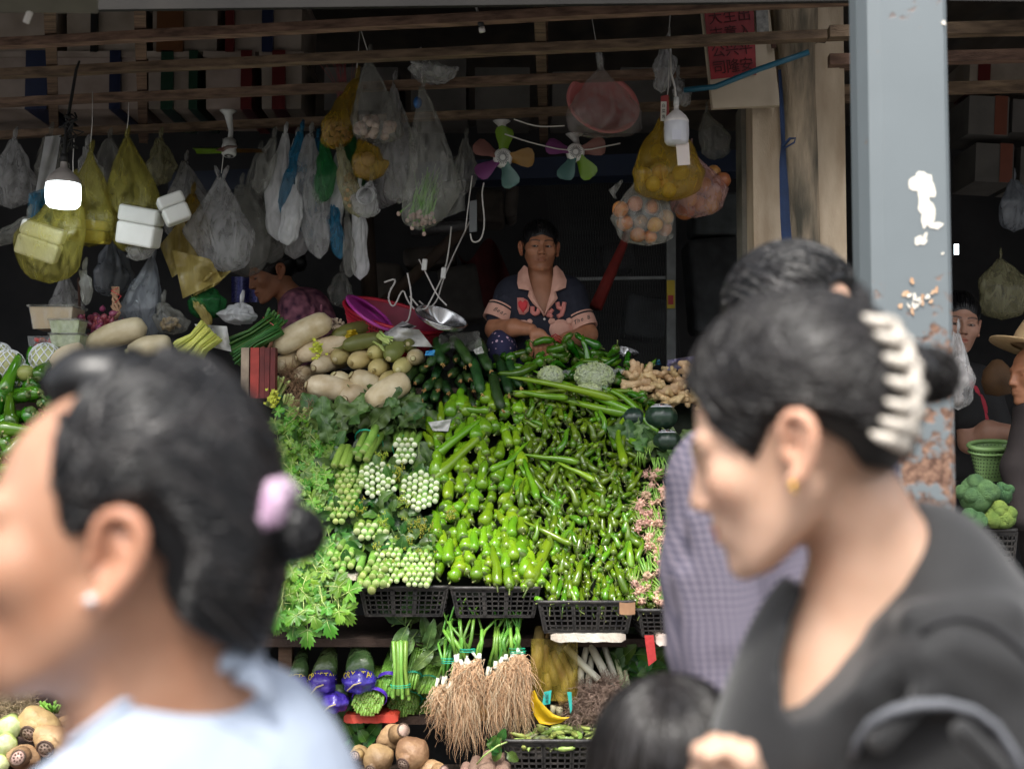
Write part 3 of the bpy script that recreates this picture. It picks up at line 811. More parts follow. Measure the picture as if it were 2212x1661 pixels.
PEPS = [pepper_mesh(i,R.uniform(.11,.16),R.uniform(.027,.034),R.uniform(0,.22),3 if i % 2 else 4) for i in range(10)]
CHIS = [pepper_mesh(50 + i,R.uniform(.10,.15),R.uniform(.0145,.019),R.uniform(.05,.5),0,.042,(m_chi,m_pepstem,m_tip),8,.35,.07,'thin_chilli') for i in range(12)]
LONG = [pepper_mesh(90 + i,R.uniform(.22,.28),R.uniform(.015,.018),R.uniform(.1,.3),0,.05,(m_pep,m_pepstem,m_tip),8,.3,.07,'long_chilli',14) for i in range(4)]
DARK = [pepper_mesh(120 + i,R.uniform(.11,.17),R.uniform(.018,.025),R.uniform(.2,.8),3,.03,(m_chid,m_pepstem,m_tip),9,.4,.13,'dark_pepper',11) for i in range(10)]

poly_pep = [(930,945),(985,885),(1060,868),(1140,880),(1125,985),(1130,1040),(1125,1110),(1160,1180),(1185,1250),(1160,1285),(1080,1272),(1010,1262),(938,1258),(932,1180),(950,1120),(935,1030)]
poly_chi = [(1105,880),(1160,838),(1290,830),(1400,880),(1372,960),(1382,1020),(1368,1080),(1382,1160),(1378,1220),(1440,1300),(1300,1310),(1165,1298),(1190,1250),(1165,1180),(1130,1110),(1132,1040),(1125,985)]
def toward(y,sx=.45,down=.35,up=.2):
    return Vector((R.gauss(0,sx),-1,R.gauss(-down,up))).normalized()
n = 0
for x,y in sorted(scatter(poly_pep,18.8,18000,fy=.92),key=lambda p: p[1]):
    d = dp(y) + R.uniform(-.018,.02)
    v = toward(y,.45 if y < 1130 else .25,.85 if y < 1130 else .8,.4 if y < 1130 else .2)
    tag(inst('green_pepper',R.choice(PEPS),P(x,y,d) + Vector((0,0,.012)),aim(v),R.uniform(.6,.98)),'glossy light green pepper in the heap over the middle black crates','pepper','light green peppers heaped with their stems outward')
for (x,y,x2,y2,s,lab) in ((935,1030,1030,930,1.25,'long light green pepper lying diagonally at the left edge of the heap'),(940,985,1030,915,1.15,'light green pepper above the longest diagonal one'),(1058,887,1000,882,1.0,'pale green pepper lying flat at the top of the heap'),(1145,1262,1200,1165,1.3,'long smooth green pepper leaning low between the heaps'),(1075,1262,1062,1190,1.15,'pale ribbed pepper hanging low in the heap'),(1100,1268,1085,1175,1.2,'wide green pepper hanging beside the pale ribbed one')):
    a,b = P(x,y,dp(y) - .035),P(x2,y2,dp(y2) - .03)
    o = inst('green_pepper',PEPS[1 if s > 1.2 else 4],a,aim(a - b),(s * .62,) * 2 + (((a - b).length + .03) / .135,)); tag(o,lab,'pepper','light green peppers heaped with their stems outward')
pts = sorted(scatter(poly_chi,11.3,34000,fy=.9),key=lambda p: p[1])
keep = set(R.sample(range(len(pts)),min(270,len(pts))))
rest = MB()
for i,(x,y) in enumerate(pts):
    d = dp(y) + R.uniform(-.022,.018)
    wild = .75 if y < 1180 else .3
    v = toward(y,wild,.8,.55 if y < 1180 else .25)
    me = R.choice(CHIS); q = aim(v); s = R.uniform(.6,.95); loc = P(x,y,d) + v * .02
    if i in keep:
        tag(inst('thin_chilli',me,loc,q,s),'thin bright green chilli in the heap above the double rimmed crate','chilli','thin green chillies heaped on the right')
    else:
        vs = [tuple(loc + q @ (Vector(v_.co) * s)) for v_ in me.vertices]; o0 = len(rest.v); rest.v += vs
        for p_ in me.polygons: rest.f.append([k_ + o0 for k_ in p_.vertices]); rest.m.append(p_.material_index)
if rest.v:
    tag(rest.obj('chilli_heap',[m_chi,m_pepstem,m_tip]),'rest of the thin green chillies filling the heap','chillies',kind='stuff')
for (x,y,x2,y2) in ((1395,905,1180,815),(1365,895,1165,845),(1330,870,1130,830),(1420,935,1270,850),(1110,850,1230,838),(1300,845,1400,838),(1225,862,1100,842),(1250,1000,1130,985),(1285,1040,1200,1000),(1350,1010,1380,900),(1390,960,1300,875),(1160,1080,1125,985),(1235,1175,1145,1130),(1060,1015,1140,940)):
    a,b = P(x,y,dp(y) - .05),P(x2,y2,dp(y2) - .035)
    s = (a - b).length / .235; th = min(1.15,max(.8,s))
    tag(inst('long_chilli',R.choice(LONG),a,aim(a - b),(th,th,s)),'long slender green chilli lying across the front of the heap','chilli','long chillies lying across the heap')
poly_dark = [(1095,825),(1100,770),(1145,742),(1205,728),(1270,735),(1345,765),(1385,800),(1410,880),(1360,868),(1290,838),(1180,835)]
for x,y in sorted(scatter(poly_dark,17.5),key=lambda p: p[1]):
    d = dp(y) + R.uniform(-.02,.05)
    v = Vector((R.gauss(0,1),R.gauss(-.8,.4),R.gauss(-.1,.45))).normalized()
    tag(inst('dark_pepper',R.choice(DARK),P(x,y,d) + v * .05,aim(v),R.uniform(.75,1.05)),'twisted dark green pepper in the heap before the seller','pepper','twisted dark green peppers before the seller')
# the green peppers at the far left
poly_l = [(-20,800),(60,800),(125,845),(135,900),(60,1010),(-20,1060)]
for x,y in sorted(scatter(poly_l,25),key=lambda p: p[1]):
    d = 4.7 - (y - 800) / 260 * .35
    v = Vector((R.gauss(0,.8),-1,R.gauss(0,.5))).normalized()
    o = inst('dark_pepper',R.choice(DARK),P(x,y,d) + v * .04,aim(v),R.uniform(1.2,1.5)); tag(o,'shiny green pepper in the heap at the far left edge','pepper','green peppers at the far left edge')
g = MB(); q = [P(-160,1080,4.5),P(150,1080,4.5),P(150,830,4.85),P(-160,830,4.85)]; g.add(q,[(0,1,2,3)]); tag(g.obj('side_board',m_darkwood,None,False),'dark board under the left heap of peppers','board')

# ---------------------------------------------------------------- cucumbers
m_cuc = M('cucumber',(.010,.038,.008),.38,col2=(.024,.075,.014),scale=30,rnd=.25,bump=.6,bscale=240,bdist=.004)
m_cuct = M('cucumber_tip',(.10,.17,.04),.5,col2=(.16,.22,.06))
m_flower = M('dry_flower',(.36,.20,.07),.9,col2=(.5,.32,.1),scale=40)
def cuc_mesh(seed,tipm=True):
    q = random.Random(seed); g = MB(); L = q.uniform(.15,.19); r = q.uniform(.0165,.02); pts = []; rad = []; b = q.uniform(.0,.12)
    for i in range(12):
        t = i / 11; pts.append((b * L * math.sin(t * 3),0,-L * t))
        rad.append(r * min(1,math.sqrt(max(.04,1 - (1 - min(1,t / .16)) ** 2))) * (math.sqrt(max(.04,1 - max(0,(t - .86) / .14) ** 2))) * (1 + .03 * math.sin(t * 20 + seed)))
    g.tube(pts,rad,14,True,7,.035)
    # warts
    for _ in range(34):
        t = q.uniform(.06,.6); a = q.uniform(0,6.28); i = min(10,int(t * 11)); rr_ = rad[i]
        g.ell((pts[i][0] + rr_ * math.cos(a),rr_ * math.sin(a),-L * t),.0016,4)
    g.mi = 1; g.tube([(pts[0][0],0,-.001),(pts[0][0],0,.002)],[r * .3,r * .18],6)
    if q.random() < .55:
        g.mi = 2
        for _ in range(6):
            a = q.uniform(0,6.28); g.tube([(0,0,0),(.004 * math.cos(a),.004 * math.sin(a),.008),(.009 * math.cos(a),.009 * math.sin(a),q.uniform(.008,.02))],[.002,.003,.001],4)
    return g.mesh('cucumber',[m_cuc,m_cuct,m_flower])
CUCS = [cuc_mesh(i) for i in range(8)]
poly_cuc = [(858,838),(905,790),(950,770),(1010,758),(1070,768),(1098,800),(1098,840),(1050,850),(1045,880),(1000,885),(990,915),(950,910),(900,895),(860,865)]
for x,y in sorted(scatter(poly_cuc,21,fy=.95),key=lambda p: p[1]):
    v = Vector((R.gauss((x - 960) / 500,.12),-1,R.gauss(-.35,.12))).normalized()
    tag(inst('cucumber',R.choice(CUCS),P(x,y,dp(y) - .0 + R.uniform(-.02,.02)) ,aim(v),R.uniform(.9,1.1)),'bumpy dark green cucumber in the stack behind the peppers','cucumber','dark cucumbers stacked behind the peppers')
for x,y,x2,y2 in ((1015,785,985,745),(1060,800,1040,748),(925,790,965,752),(1100,850,1075,770),(1085,885,1062,800),(1125,835,1095,770),(955,785,948,745),(1040,850,1020,775)):
    a,b = P(x,y,dp(y) - .055),P(x2,y2,dp(y2) - .01)
    tag(inst('cucumber',R.choice(CUCS),a,aim(a - b),1.12),'dark cucumber lying lengthwise on top of the stack','cucumber','cucumbers lying lengthwise on top')

# ---------------------------------------------------------------- radishes
m_dai = M('white_radish',(.47,.36,.19),.42,col2=(.70,.61,.42),scale=16,detail=9,rnd=.08,coat=.1,bump=.3,bscale=40)
m_daig = M('green_radish',(.12,.15,.035),.42,col2=(.24,.25,.07),scale=7,rnd=.14)
m_daiy = M('yellow_radish',(.42,.37,.12),.42,col2=(.55,.46,.22),scale=6,rnd=.1)
m_cut = M('cut_crown',(.42,.36,.16),.6,col2=(.62,.56,.34),scale=60)
m_soil = M('soil_ring',(.20,.14,.06),.8)
def radish(zx,zy,zx2,zy2,zr_,label,mats,L=.24,tail=False,dz=0,grp='white radishes stacked on the stand'):
    x,y = 530.9 + zx * .24,619.4 + zy * .24; x2,y2 = 530.9 + zx2 * .24,619.4 + zy2 * .24; r = zr_ * .24 * dp(y) / F
    a = P(x,y,dp(y) - .05 + dz); b = P(x2,y2,dp(y) + .0 + dz)
    v = (a - b); lat = v.length; v = (Vector((v.x,0,v.z)) + Vector((0,-max(.03,math.sqrt(max(0,L * L * .13 - lat * lat))),0))).normalized()
    g = MB(); k = 14; pts = []; rad = []
    for i in range(k + 1):
        t = i / k; pts.append((0,.01 * math.sin(t * 3),-L * t))
        s = math.sqrt(max(0,1 - (1 - min(1,t / .34)) ** 2)) * .78 + .22 if t < .34 else 1
        s *= 1 - .12 * max(0,t - .4)
        if t > .8: s *= math.sqrt(max(.01,1 - ((t - .8) / .2) ** 2))
        rad.append(r * s)
    g.tube(pts,rad,20)
    g.mi = 1
    if tail:
        g.mi = 0; g.tube([(0,0,-.004),(.002,0,.02),(.008,.004,.045)],[r * .3,r * .10,.001],8)
    else:
        g.tube([(0,0,-.006),(0,0,.002),(0,0,.004)],[r * .30,r * .28,r * .20],14)
        g.mi = 2; g.tube([(0,0,-.004),(0,0,.0005)],[r * .36,r * .33],14)
    me = g.mesh('radish',mats)
    name = 'white_radish' if mats[0] is m_dai else 'green_radish'
    tag(inst(name,me,a,aim(v,0)),label,'radish',grp)
W3 = [m_dai,m_cut,m_soil]; G3 = [m_daig,m_cut,m_daig]; Y3 = [m_daiy,m_cut,m_daiy]
radish(255,570,590,400,112,'largest white radish, lying on its side on top left',W3,.27,dz=-.04)
radish(455,640,640,590,88,'white radish just under the largest one, stem end left',W3)
radish(262,750,380,690,90,'white radish at the far left beside the red crate',W3,dz=.03)
radish(608,735,700,710,84,'small white radish in the middle of the stack',W3)
radish(784,785,880,900,104,'white radish with a brown ringed crown pointing at the viewer',W3)
radish(945,790,1100,900,110,'long white radish slanting down to the right',W3,.26)
radish(540,880,740,930,116,'thick white radish low in the stack beside the root tangle',W3,.26,dz=-.02)
radish(885,1020,970,1000,112,'yellowish white radish at the bottom with a brown crown',W3)
radish(1085,1090,1230,1000,118,'white radish at the bottom right of the stack, cut crown',W3,.22)
radish(440,810,520,800,80,'white radish half hidden behind the root tangle',W3,dz=.05)
radish(540,1030,600,1040,74,'white radish buried low behind the roots',W3,dz=.05)
GR = 'green shouldered radishes stacked beside the white ones'
radish(772,470,900,440,76,'grey green radish on top of the green shouldered row',G3,.2,grp=GR)
radish(870,545,1040,520,72,'radish with a long thin tail lying over the row',[m_daig,m_cut,m_daig],.2,True,grp=GR,dz=-.03)
radish(700,590,740,560,84,'dark green radish behind the yellow flower sprig',G3,.2,grp=GR,dz=.03)
radish(800,655,850,640,84,'yellow green radish left of the middle',Y3,.2,grp=GR)
radish(950,690,1010,680,86,'greenish radish with a brown root end',Y3,.2,True,grp=GR)
radish(1120,610,1180,600,76,'yellow green radish below the leaf bundle',Y3,.2,True,grp=GR)
radish(1155,755,1180,750,84,'yellow green radish with dark specks',Y3,.2,True,grp=GR)
radish(1285,650,1330,600,88,'large dark green radish with a pale crown dot',G3,.2,grp=GR)
radish(1458,515,1465,540,68,'grey green radish at the upper right of the row',G3,.18,grp=GR)
radish(1505,645,1520,650,76,'beige speckled radish at the right end of the row',W3,.2,grp=GR)
radish(1370,750,1400,740,80,'pale greenish radish beside the cucumbers',Y3,.2,grp=GR)
radish(1240,870,1270,860,74,'small yellow green radish low in the row',Y3,.18,grp=GR)
# left end: long white melons lying in the dusk of the stall
m_mel = M('white_gourd',(.44,.35,.21),.45,col2=(.64,.55,.38),scale=12,detail=9,rnd=.05,bump=.3,bscale=30)
def gourd(x,y,x2,y2,r,d,label):
    a,b = P(x,y,d),P(x2,y2,d + .03); g = MB(); k = 16; L = (a - b).length; pts = []; rad = []
    for i in range(k + 1):
        t = i / k; pts.append(a.lerp(b,t) + Vector((0,0,.012 * math.sin(t * 3.1))))
        s = min(1,.5 + .5 * math.sin(min(1,t / .5) * 1.57));
        if t < .06: s *= math.sqrt(max(.05,t / .06))
        if t > .82: s *= math.sqrt(max(.01,1 - ((t - .82) / .18) ** 2))
        rad.append(r * s)
    g.tube(pts,rad,18); g.mi = 1; dr = (a - b).normalized(); g.tube([a - dr * .01,a + dr * .008],[r * .45,r * .3],12)
    tag(g.obj('white_gourd',[m_mel,m_cut]),label,'gourd','long white gourds at the left')
gourd(182,750,318,708,.052,4.85,'long white gourd on top of the pair at the left')
gourd(275,762,372,748,.045,4.8,'white gourd under the upper one, half hidden by the woman')
gourd(112,792,185,765,.05,4.72,'white gourd lowest at the left with a ringed stem end')

# ---------------------------------------------------------------- leaves
m_cel = M('celery_leaf',(.065,.20,.014),.4,col2=(.17,.38,.035),scale=22,rnd=.22,tl=.25,bump=.3,bscale=120,bdist=.003)
m_kal = M('bluish_leaf',(.042,.100,.022),.4,col2=(.110,.20,.048),scale=20,rnd=.2,tl=.15,bump=.4,bscale=70,bdist=.006)
m_sml = M('dark_leaf',(.026,.085,.011),.36,col2=(.070,.165,.024),scale=24,rnd=.3,tl=.15,bump=.3,bscale=120,bdist=.003)
m_vein = M('leaf_vein',(.16,.26,.07),.5)
m_stk = M('green_stalk',(.13,.27,.035),.35,col2=(.22,.38,.07),scale=20,rnd=.15)
m_end = M('cut_end',(.42,.50,.20),.5,col2=(.60,.66,.38),scale=70,rnd=.12)
m_endw = M('white_cut_end',(.60,.66,.42),.45,col2=(.78,.82,.62),scale=70,rnd=.08)
m_endg = M('green_cut_end',(.24,.32,.08),.5,col2=(.38,.44,.16),scale=60,rnd=.15)
m_band = M('teal_band',(.02,.42,.26),.4)
m_bandp = M('purple_band',(.10,.03,.42),.4)
m_bud = M('flower_bud',(.17,.26,.015),.6,col2=(.42,.42,.04),scale=200,rnd=.2)
m_pale = M('pale_stalk',(.30,.42,.10),.38,col2=(.46,.56,.20),scale=16,rnd=.12)

def lobed(seed,s=.05):
    """toothed three-lobed leaf, stalk at the origin, blade along +X, face +Z"""
    q = random.Random(seed); g = MB(); N0 = 44; out = []; mid = []
    ph = q.uniform(0,6); cu = q.uniform(-.5,.6)
    for i in range(N0 + 1):
        a = -2.5 + 5.0 * i / N0
        lob = max(math.cos((a) * 1.0) ** 2 if abs(a) < .6 else 0,.95 * math.exp(-((abs(a) - 1.25) / .38) ** 2),1.05 * math.exp(-(a / .42) ** 2),.6 * math.exp(-((abs(a) - 2.15) / .3) ** 2))
        r = s * (.42 + .62 * lob) * (1 + .10 * (1 if i % 2 else -1) + q.uniform(-.04,.04))
        out.append((r,a))
    def z(x,y): rr_ = math.hypot(x,y) / s; return s * (-.28 * cu * rr_ * rr_ + .09 * math.sin(x / s * 5 + ph) * rr_ + .10 * abs(y / s) * math.cos(ph) + .06 * math.sin(math.atan2(y,x) * 6 + ph) * rr_)
    c = Vector((0,0,z(0,0)))
    vs = [c]
    for fr in (.5,1):
        for r,a in out:
            x,y = r * fr * math.cos(a),r * fr * math.sin(a); vs.append(Vector((x,y,z(x,y))))
    n1 = N0 + 1
    fs = [(0,1 + i,2 + i) for i in range(N0)] + [(1 + i,1 + n1 + i,2 + n1 + i,2 + i) for i in range(N0)]
    g.add([v + Vector((s * .55,0,0)) for v in vs],fs)
    g.mi = 1
    for a in (0,1.2,-1.2):
        e = s * (.85 if a == 0 else .6); pts = []
        for t in (0,.5,1):
            x,y = e * t * math.cos(a),e * t * math.sin(a); pts.append(Vector((x + s * .55,y,z(x,y) + .0008)))
        g.tube(pts,[.0011,.0008,.0003],4)
    g.tube([(-s * .5,0,-s * .1),(s * .2,0,0),(s * .55,0,z(0,0))],[.0018,.0015,.0011],5)
    return g.mesh('celery_leaf',[m_cel,m_pale])
def broad(seed,L=.12,w=.4,ruf=.12,curl=.5,mats=None,name='leaf',nu=9,nv=6,tip=1.0):
    q = random.Random(seed); g = MB(); ph = q.uniform(0,6); c = curl * q.uniform(.4,1.2); f = q.uniform(.1,.5)
    def fn(u,v):
        x = L * u; wd = L * w * (math.sin(min(1,u ** .75) * math.pi * .93 + .1) ** .8) * (1 + .06 * math.sin(u * 17 + ph))
        s = (v - .5) * 2; y = wd * s * .5 * 1.6
        zz = -c * L * u * u * .6 + L * f * abs(s) * .35 * math.sin(u * 3) + L * ruf * s * s * math.sin(u * 13 + ph + s * 2)
        return Vector((x,y,zz))
    g.grid(fn,nu,nv)
    g.mi = 1; pts = [fn(u,.5) + Vector((0,0,.0008)) for u in (0,.2,.4,.6,.8,.95)]
    g.tube([Vector((-L * .25,0,-.002))] + pts,[L * .022,L * .018,L * .014,L * .010,L * .007,L * .004,.0003],5)
    return g.mesh(name,mats or [m_kal,m_vein])
CEL = [lobed(i,R.uniform(.028,.042)) for i in range(8)]
KAL = [broad(i,R.uniform(.08,.12),.55,.16,.7) for i in range(6)]
SML = [broad(20 + i,R.uniform(.045,.075),.5,.06,.5,[m_sml,m_vein],nu=6,nv=4) for i in range(6)]
LNG = [broad(40 + i,R.uniform(.10,.15),.26,.05,.5,[m_kal,m_vein]) for i in range(3)]

def put_leaf(par,me,p,direction,normal=None,s=1,name=None):
    nrm = normal or (Vector((R.gauss(0,.4),-1,R.gauss(.45,.35))))
    dr = Vector(direction)
    q = frame_rot(dr,nrm)
    return inst(name or me.name.split('.')[0],me,p - Vector(par.location),q,s,par)

# celery bunches: leaves spill over each other down the left of the display
def celery(label,poly,sp,bias,d0=0,smin=.7,smax=1.05):
    cx = sum(p[0] for p in poly) / len(poly); cy = sum(p[1] for p in poly) / len(poly)
    t = thing('celery_bunch',label,'celery','celery bunches on the left of the display',P(cx,cy,dp(cy) + d0))
    for x,y in scatter(poly,sp,5000):
        p = P(x,y,dp(y) + d0 + R.uniform(-.05,.02))
        an = R.gauss(bias,.8)
        put_leaf(t,R.choice(CEL),p,(math.cos(an),-.35,math.sin(an)),s=R.uniform(smin,smax),name='leaf')
    g = MB()
    for _ in range(14):
        x,y = R.uniform(min(p[0] for p in poly),max(p[0] for p in poly)),R.uniform(min(p[1] for p in poly),max(p[1] for p in poly))
        if not inside(x,y,poly): continue
        a = P(x,y,dp(y) + d0 + .03); an = R.gauss(bias,.5)
        g.tube([a - Vector((math.cos(an) * .05,-.02,math.sin(an) * .05)),a,a + Vector((math.cos(an) * .03,-.04,math.sin(an) * .03))],.003,5)
    if g.v: part(g,'stalks',m_pale,t)
    return t
celery('celery bunch with toothed leaves beside the bluish leaf greens',[(590,880),(640,870),(705,905),(735,960),(725,1010),(600,1000)],9.5,-.9)
celery('middle celery bunch whose leaves spill down behind the purple scrunchie',[(585,1000),(725,1005),(735,1070),(700,1120),(590,1100)],9.5,-1.1)
celery('celery hanging behind the bun, dark between stalk bundles',[(640,1090),(705,1100),(722,1190),(700,1230),(560,1220),(580,1150)],12,-1.2)
celery('lowest celery bunch hanging over the edge of the shelf',[(545,1205),(700,1215),(722,1270),(748,1300),(700,1320),(600,1330),(550,1300)],12.5,-1.4,-.03,.95,1.35)
t = thing('celery_sprig','pale celery sprigs drooping lowest below the black crate','celery sprig',None,P(660,1320,4.2))
for (x,y,an) in ((610,1325,-1.9),(635,1335,-1.6),(664,1340,-1.5),(700,1320,-1.2),(728,1300,-.9),(590,1315,-2.2),(740,1285,.5)):
    p = P(x,y,4.2); put_leaf(t,R.choice(CEL),p,(math.cos(an),-.3,math.sin(an)),s=1.5,name='leaf')
g = MB(); g.tube([P(690,1265,4.24),P(695,1290,4.2),P(700,1325,4.19)],.003,6); g.tube([P(615,1260,4.24),P(610,1290,4.2),P(612,1320,4.19)],.003,6); part(g,'stalk',m_pale,t)

def band(par,c,axis,r,mat=m_band,w=.0016,turns=2):
    g = MB(); axis = Vector(axis).normalized(); x = axis.orthogonal().normalized(); y = axis.cross(x)
    for k in range(turns):
        o = c + axis * (.006 * (k - turns / 2)) + rv(.002)
        g.tube([o + (x * math.cos(a) + y * math.sin(a)) * r for a in [i * 2 * math.pi / 16 for i in range(17)]],w,5,cap=False)
    return part(g,'rubber_band',mat,par)

ST_CACHE = {}
def stalk_mesh(r,L,endm,key,taper=1.15,bodym=None):
    k = (round(r,4),round(L,2),key)
    if k in ST_CACHE: return ST_CACHE[k]
    g = MB(); g.tube([(0,0,0),(0,0,-.003),(.002,0,-L * .5),(0,.004,-L)],[r,r * 1.04,r * 1.08,r * taper],10,cap=True)
    g.mi = 1; g.tube([(0,0,-.0008),(0,0,.0012)],[r * .99,r * .9],10)
    ST_CACHE[k] = g.mesh('stalk',[bodym or m_stk,endm]); return ST_CACHE[k]
def bunch(label,px,py,n,rx,ry,rpx,endm,key,axis=(.0,-1,-.25),leaves=(),L=.13,lift=0,bandat=None,grp='tied bunches of leafy stalks with cut ends outward',name='choy_sum_bunch',cat='greens bunch',rot=0,bodym=None,jit=.35):
    d = dp(py) + lift
    c = P(px,py,d); t = thing(name,label,cat,grp,c)
    r = rpx * d / F; ax = Vector(axis).normalized(); px_m = d / F
    me = stalk_mesh(r,L,endm,key,bodym=bodym)
    # hexagonal packing inside an ellipse
    cells = []; s = rpx * 2.08
    for j in range(-12,13):
        for i in range(-12,13):
            u = (i + (.5 if j % 2 else 0)) * s; v = j * s * .87
            if (u / rx) ** 2 + (v / ry) ** 2 < 1: cells.append((u,v))
    cells.sort(key=lambda c_: (c_[0] / rx) ** 2 + (c_[1] / ry) ** 2); cells = cells[:n]
    for u,v in cells:
        u2,v2 = u * math.cos(rot) - v * math.sin(rot),u * math.sin(rot) + v * math.cos(rot)
        p = P(px + u2 + R.gauss(0,jit * rpx * .35),py + v2 + R.gauss(0,jit * rpx * .35),dp(py + v2) + lift - .052 + R.uniform(-.014,.012))
        inst('stalk',me,p - c,aim(ax + rv(.09)),R.uniform(.86,1.1),t)
    if bandat is not None: band(t,c - ax * bandat + Vector((0,0,0)),ax,max(rx,ry) * px_m * 1.02)
    for (lx,ly,kind,an,s_) in leaves:
        dd = dp(ly) + lift - R.uniform(.0,.05)
        put_leaf(t,R.choice(dict(k=KAL,s=SML,l=LNG)[kind]),P(lx,ly,dd),(math.cos(an),-.3,math.sin(an)),s=s_ * R.uniform(.85,1.15),name='leaf')
    return t
def Z1(zx,zy): return 530.9 + zx * .3196,840.6 + zy * .3196
def lv(cx,cy,sx,sy,n,kind,an,sp,s):
    """n leaves round a picture position (crop coordinates)"""
    out = []
    for _ in range(n):
        x,y = Z1(R.gauss(cx,sx),R.gauss(cy,sy)); out.append((x,y,kind,R.gauss(an,sp),s))
    return out
def bz(label,zx,zy,n,zrx,zry,zr,endm,key,leaves=(),**k):
    x,y = Z1(zx,zy); return bunch(label,x,y,n,zrx * .32 * 1.05,zry * .32 * 1.05,zr * .32,endm,key,leaves=leaves,**k)
bz('kailan bunch of thick stalks fanned under a teal band, bluish leaves above',790,430,9,95,60,25,m_endg,'g',lv(860,200,70,40,9,'k',1.4,.9,.95) + lv(640,200,70,40,8,'k',1.8,.8,.95),axis=(-.35,-1,-.9),L=.11,bandat=.07,lift=-.01)
bz('bunch of white ended stalks under a teal band beside the peppers',1075,415,18,78,84,20,m_endw,'w',lv(1060,215,55,25,6,'k',1.6,.7,.8) + lv(1190,330,20,70,5,'l',-1.3,.3,.9),axis=(0,-1,-.3),bandat=.035,lift=-.012)
bz('green stalk bunch left of the white ended ones',700,660,26,100,135,20,m_endg,'g2',lv(640,480,40,40,4,'s',1.8,.6,1.1))
bz('small bunch of three green stalks under a teal band at the celery',640,520,8,60,40,22,m_endg,'g',lv(600,330,50,60,7,'k',1.9,.8,.8),axis=(-.2,-1,-.9),L=.1,bandat=.05)
bz('wide bunch of white stalk ends at the heart of the greens',890,615,34,135,105,20,m_endw,'w',lv(985,560,50,30,7,'s',.6,1.2,1.1),rot=.5)
bz('bunch of bright white stalk ends touching the peppers',1175,690,38,130,120,20,m_endw,'w',lv(1130,590,60,30,5,'s',1.2,1,.9),rot=.6)
bz('bunch of slim green stalks low beside the celery',650,815,18,85,85,21,m_endg,'g2',lv(560,820,30,50,4,'s',1.5,1,1.2))
DK = lambda: lv(790,850,120,45,16,'s',.5,2.2,1.0) + lv(950,860,130,50,16,'s',0,2.2,.95)
bz('dark leafy bunch with pale stalk ends in its middle',850,965,14,100,75,23,m_end,'e',DK())
bz('dark leafy bunch with a cluster of green ends above the foam piece',640,1155,13,75,100,22,m_endg,'g2',lv(700,1060,80,50,14,'s',0,2.2,1.0))
bz('low bunch of thick yellow green stalks over the crate',850,1265,14,100,95,27,m_endg,'g3',lv(900,1050,90,35,12,'s',0,2.2,1.0),lift=-.02)
bz('low bunch of many slim stalks in the middle of the crate',960,1190,36,95,145,19,m_end,'e',lv(1080,1000,90,45,18,'s',0,2.2,.95),lift=-.01)
bz('low bunch of pale stalk ends at the right end of the crate',1160,1220,40,108,125,19,m_end,'e',lv(1150,1060,80,40,16,'s',-1,1.4,1.1),lift=-.015)
# flowering tips
def buds(zx,zy,n,s,label):
    x,y = Z1(zx,zy); c = P(x,y,dp(y) - .05); t = thing('flowering_tip',label,'flower buds','yellow green flower buds among the greens',c); g = MB(); h = MB()
    for _ in range(n):
        p = c + Vector((R.gauss(0,s),R.gauss(-.01,s * .5),R.gauss(0,s))); a = c + Vector((0,.02,-.03))
        h.tube([a,(a + p) / 2 + rv(.004),p],.0009,4)
        for _ in range(5): g.ell(p + rv(.006),(.0021,.0021,.003),5)
    part(g,'buds',m_bud,t)['kind'] = 'stuff'; part(h,'stems',m_stk,t)['kind'] = 'stuff'
for i,(a,b,n_,s_,l_) in enumerate(((1050,760,26,.016,'buds between the two white ended bunches, lower'),(1170,930,46,.024,'largest spray of buds, beside the peppers'),(1030,555,24,.016,'buds above the bright white stalk ends'),(1070,1040,26,.016,'buds over the lowest white ends'),(1010,1170,22,.014,'buds drooping on the middle low bunch'),(770,810,12,.012,'pale yellow buds near the green stalk ends'),(1390,845,20,.013,'buds poking between the green peppers'),(930,900,14,.012,'small buds in the dark leaves'),(905,1065,16,.012,'small buds left above the low stalks'),(1215,1120,20,.013,'buds at the right over the pale ends'),(920,450,14,.014,'small buds left of the upper white ended bunch'))):
    buds(a,b,n_,s_,l_)
# stray leaves behind everything so that the greens read as one bank
for i,(px_,py_,nn,kind) in enumerate(((690,930,22,'k'),(800,905,22,'k'),(880,925,14,'k'),(760,1000,22,'s'),(880,1050,22,'s'),(800,1120,34,'s'),(900,1150,24,'s'),(740,1180,22,'s'))):
    t = thing('loose_greens',['crinkled bluish leaves below the white radishes','bluish leaves above the banded kailan stalks','bluish leaves below the cucumbers','small dark leaves between the stalk ends','dark leaves right of the white stalk ends','dark leaves at the centre of the greens','dark leaves beside the lowest peppers','dark leaves beside the lower celery'][i],'leaves','loose leaves filling the greens',P(px_,py_,dp(py_)))
    for _ in range(nn):
        x,y = R.gauss(px_,34),R.gauss(py_,24 if kind == 's' else 16)
        put_leaf(t,R.choice(KAL if kind == 'k' else SML),P(x,y,dp(y) + R.uniform(.0,.05)),(R.gauss(0,1),-.3,R.gauss(.2,1)),s=R.uniform(.7,1.1) * (1 if kind == 'k' else 1.3),name='leaf')
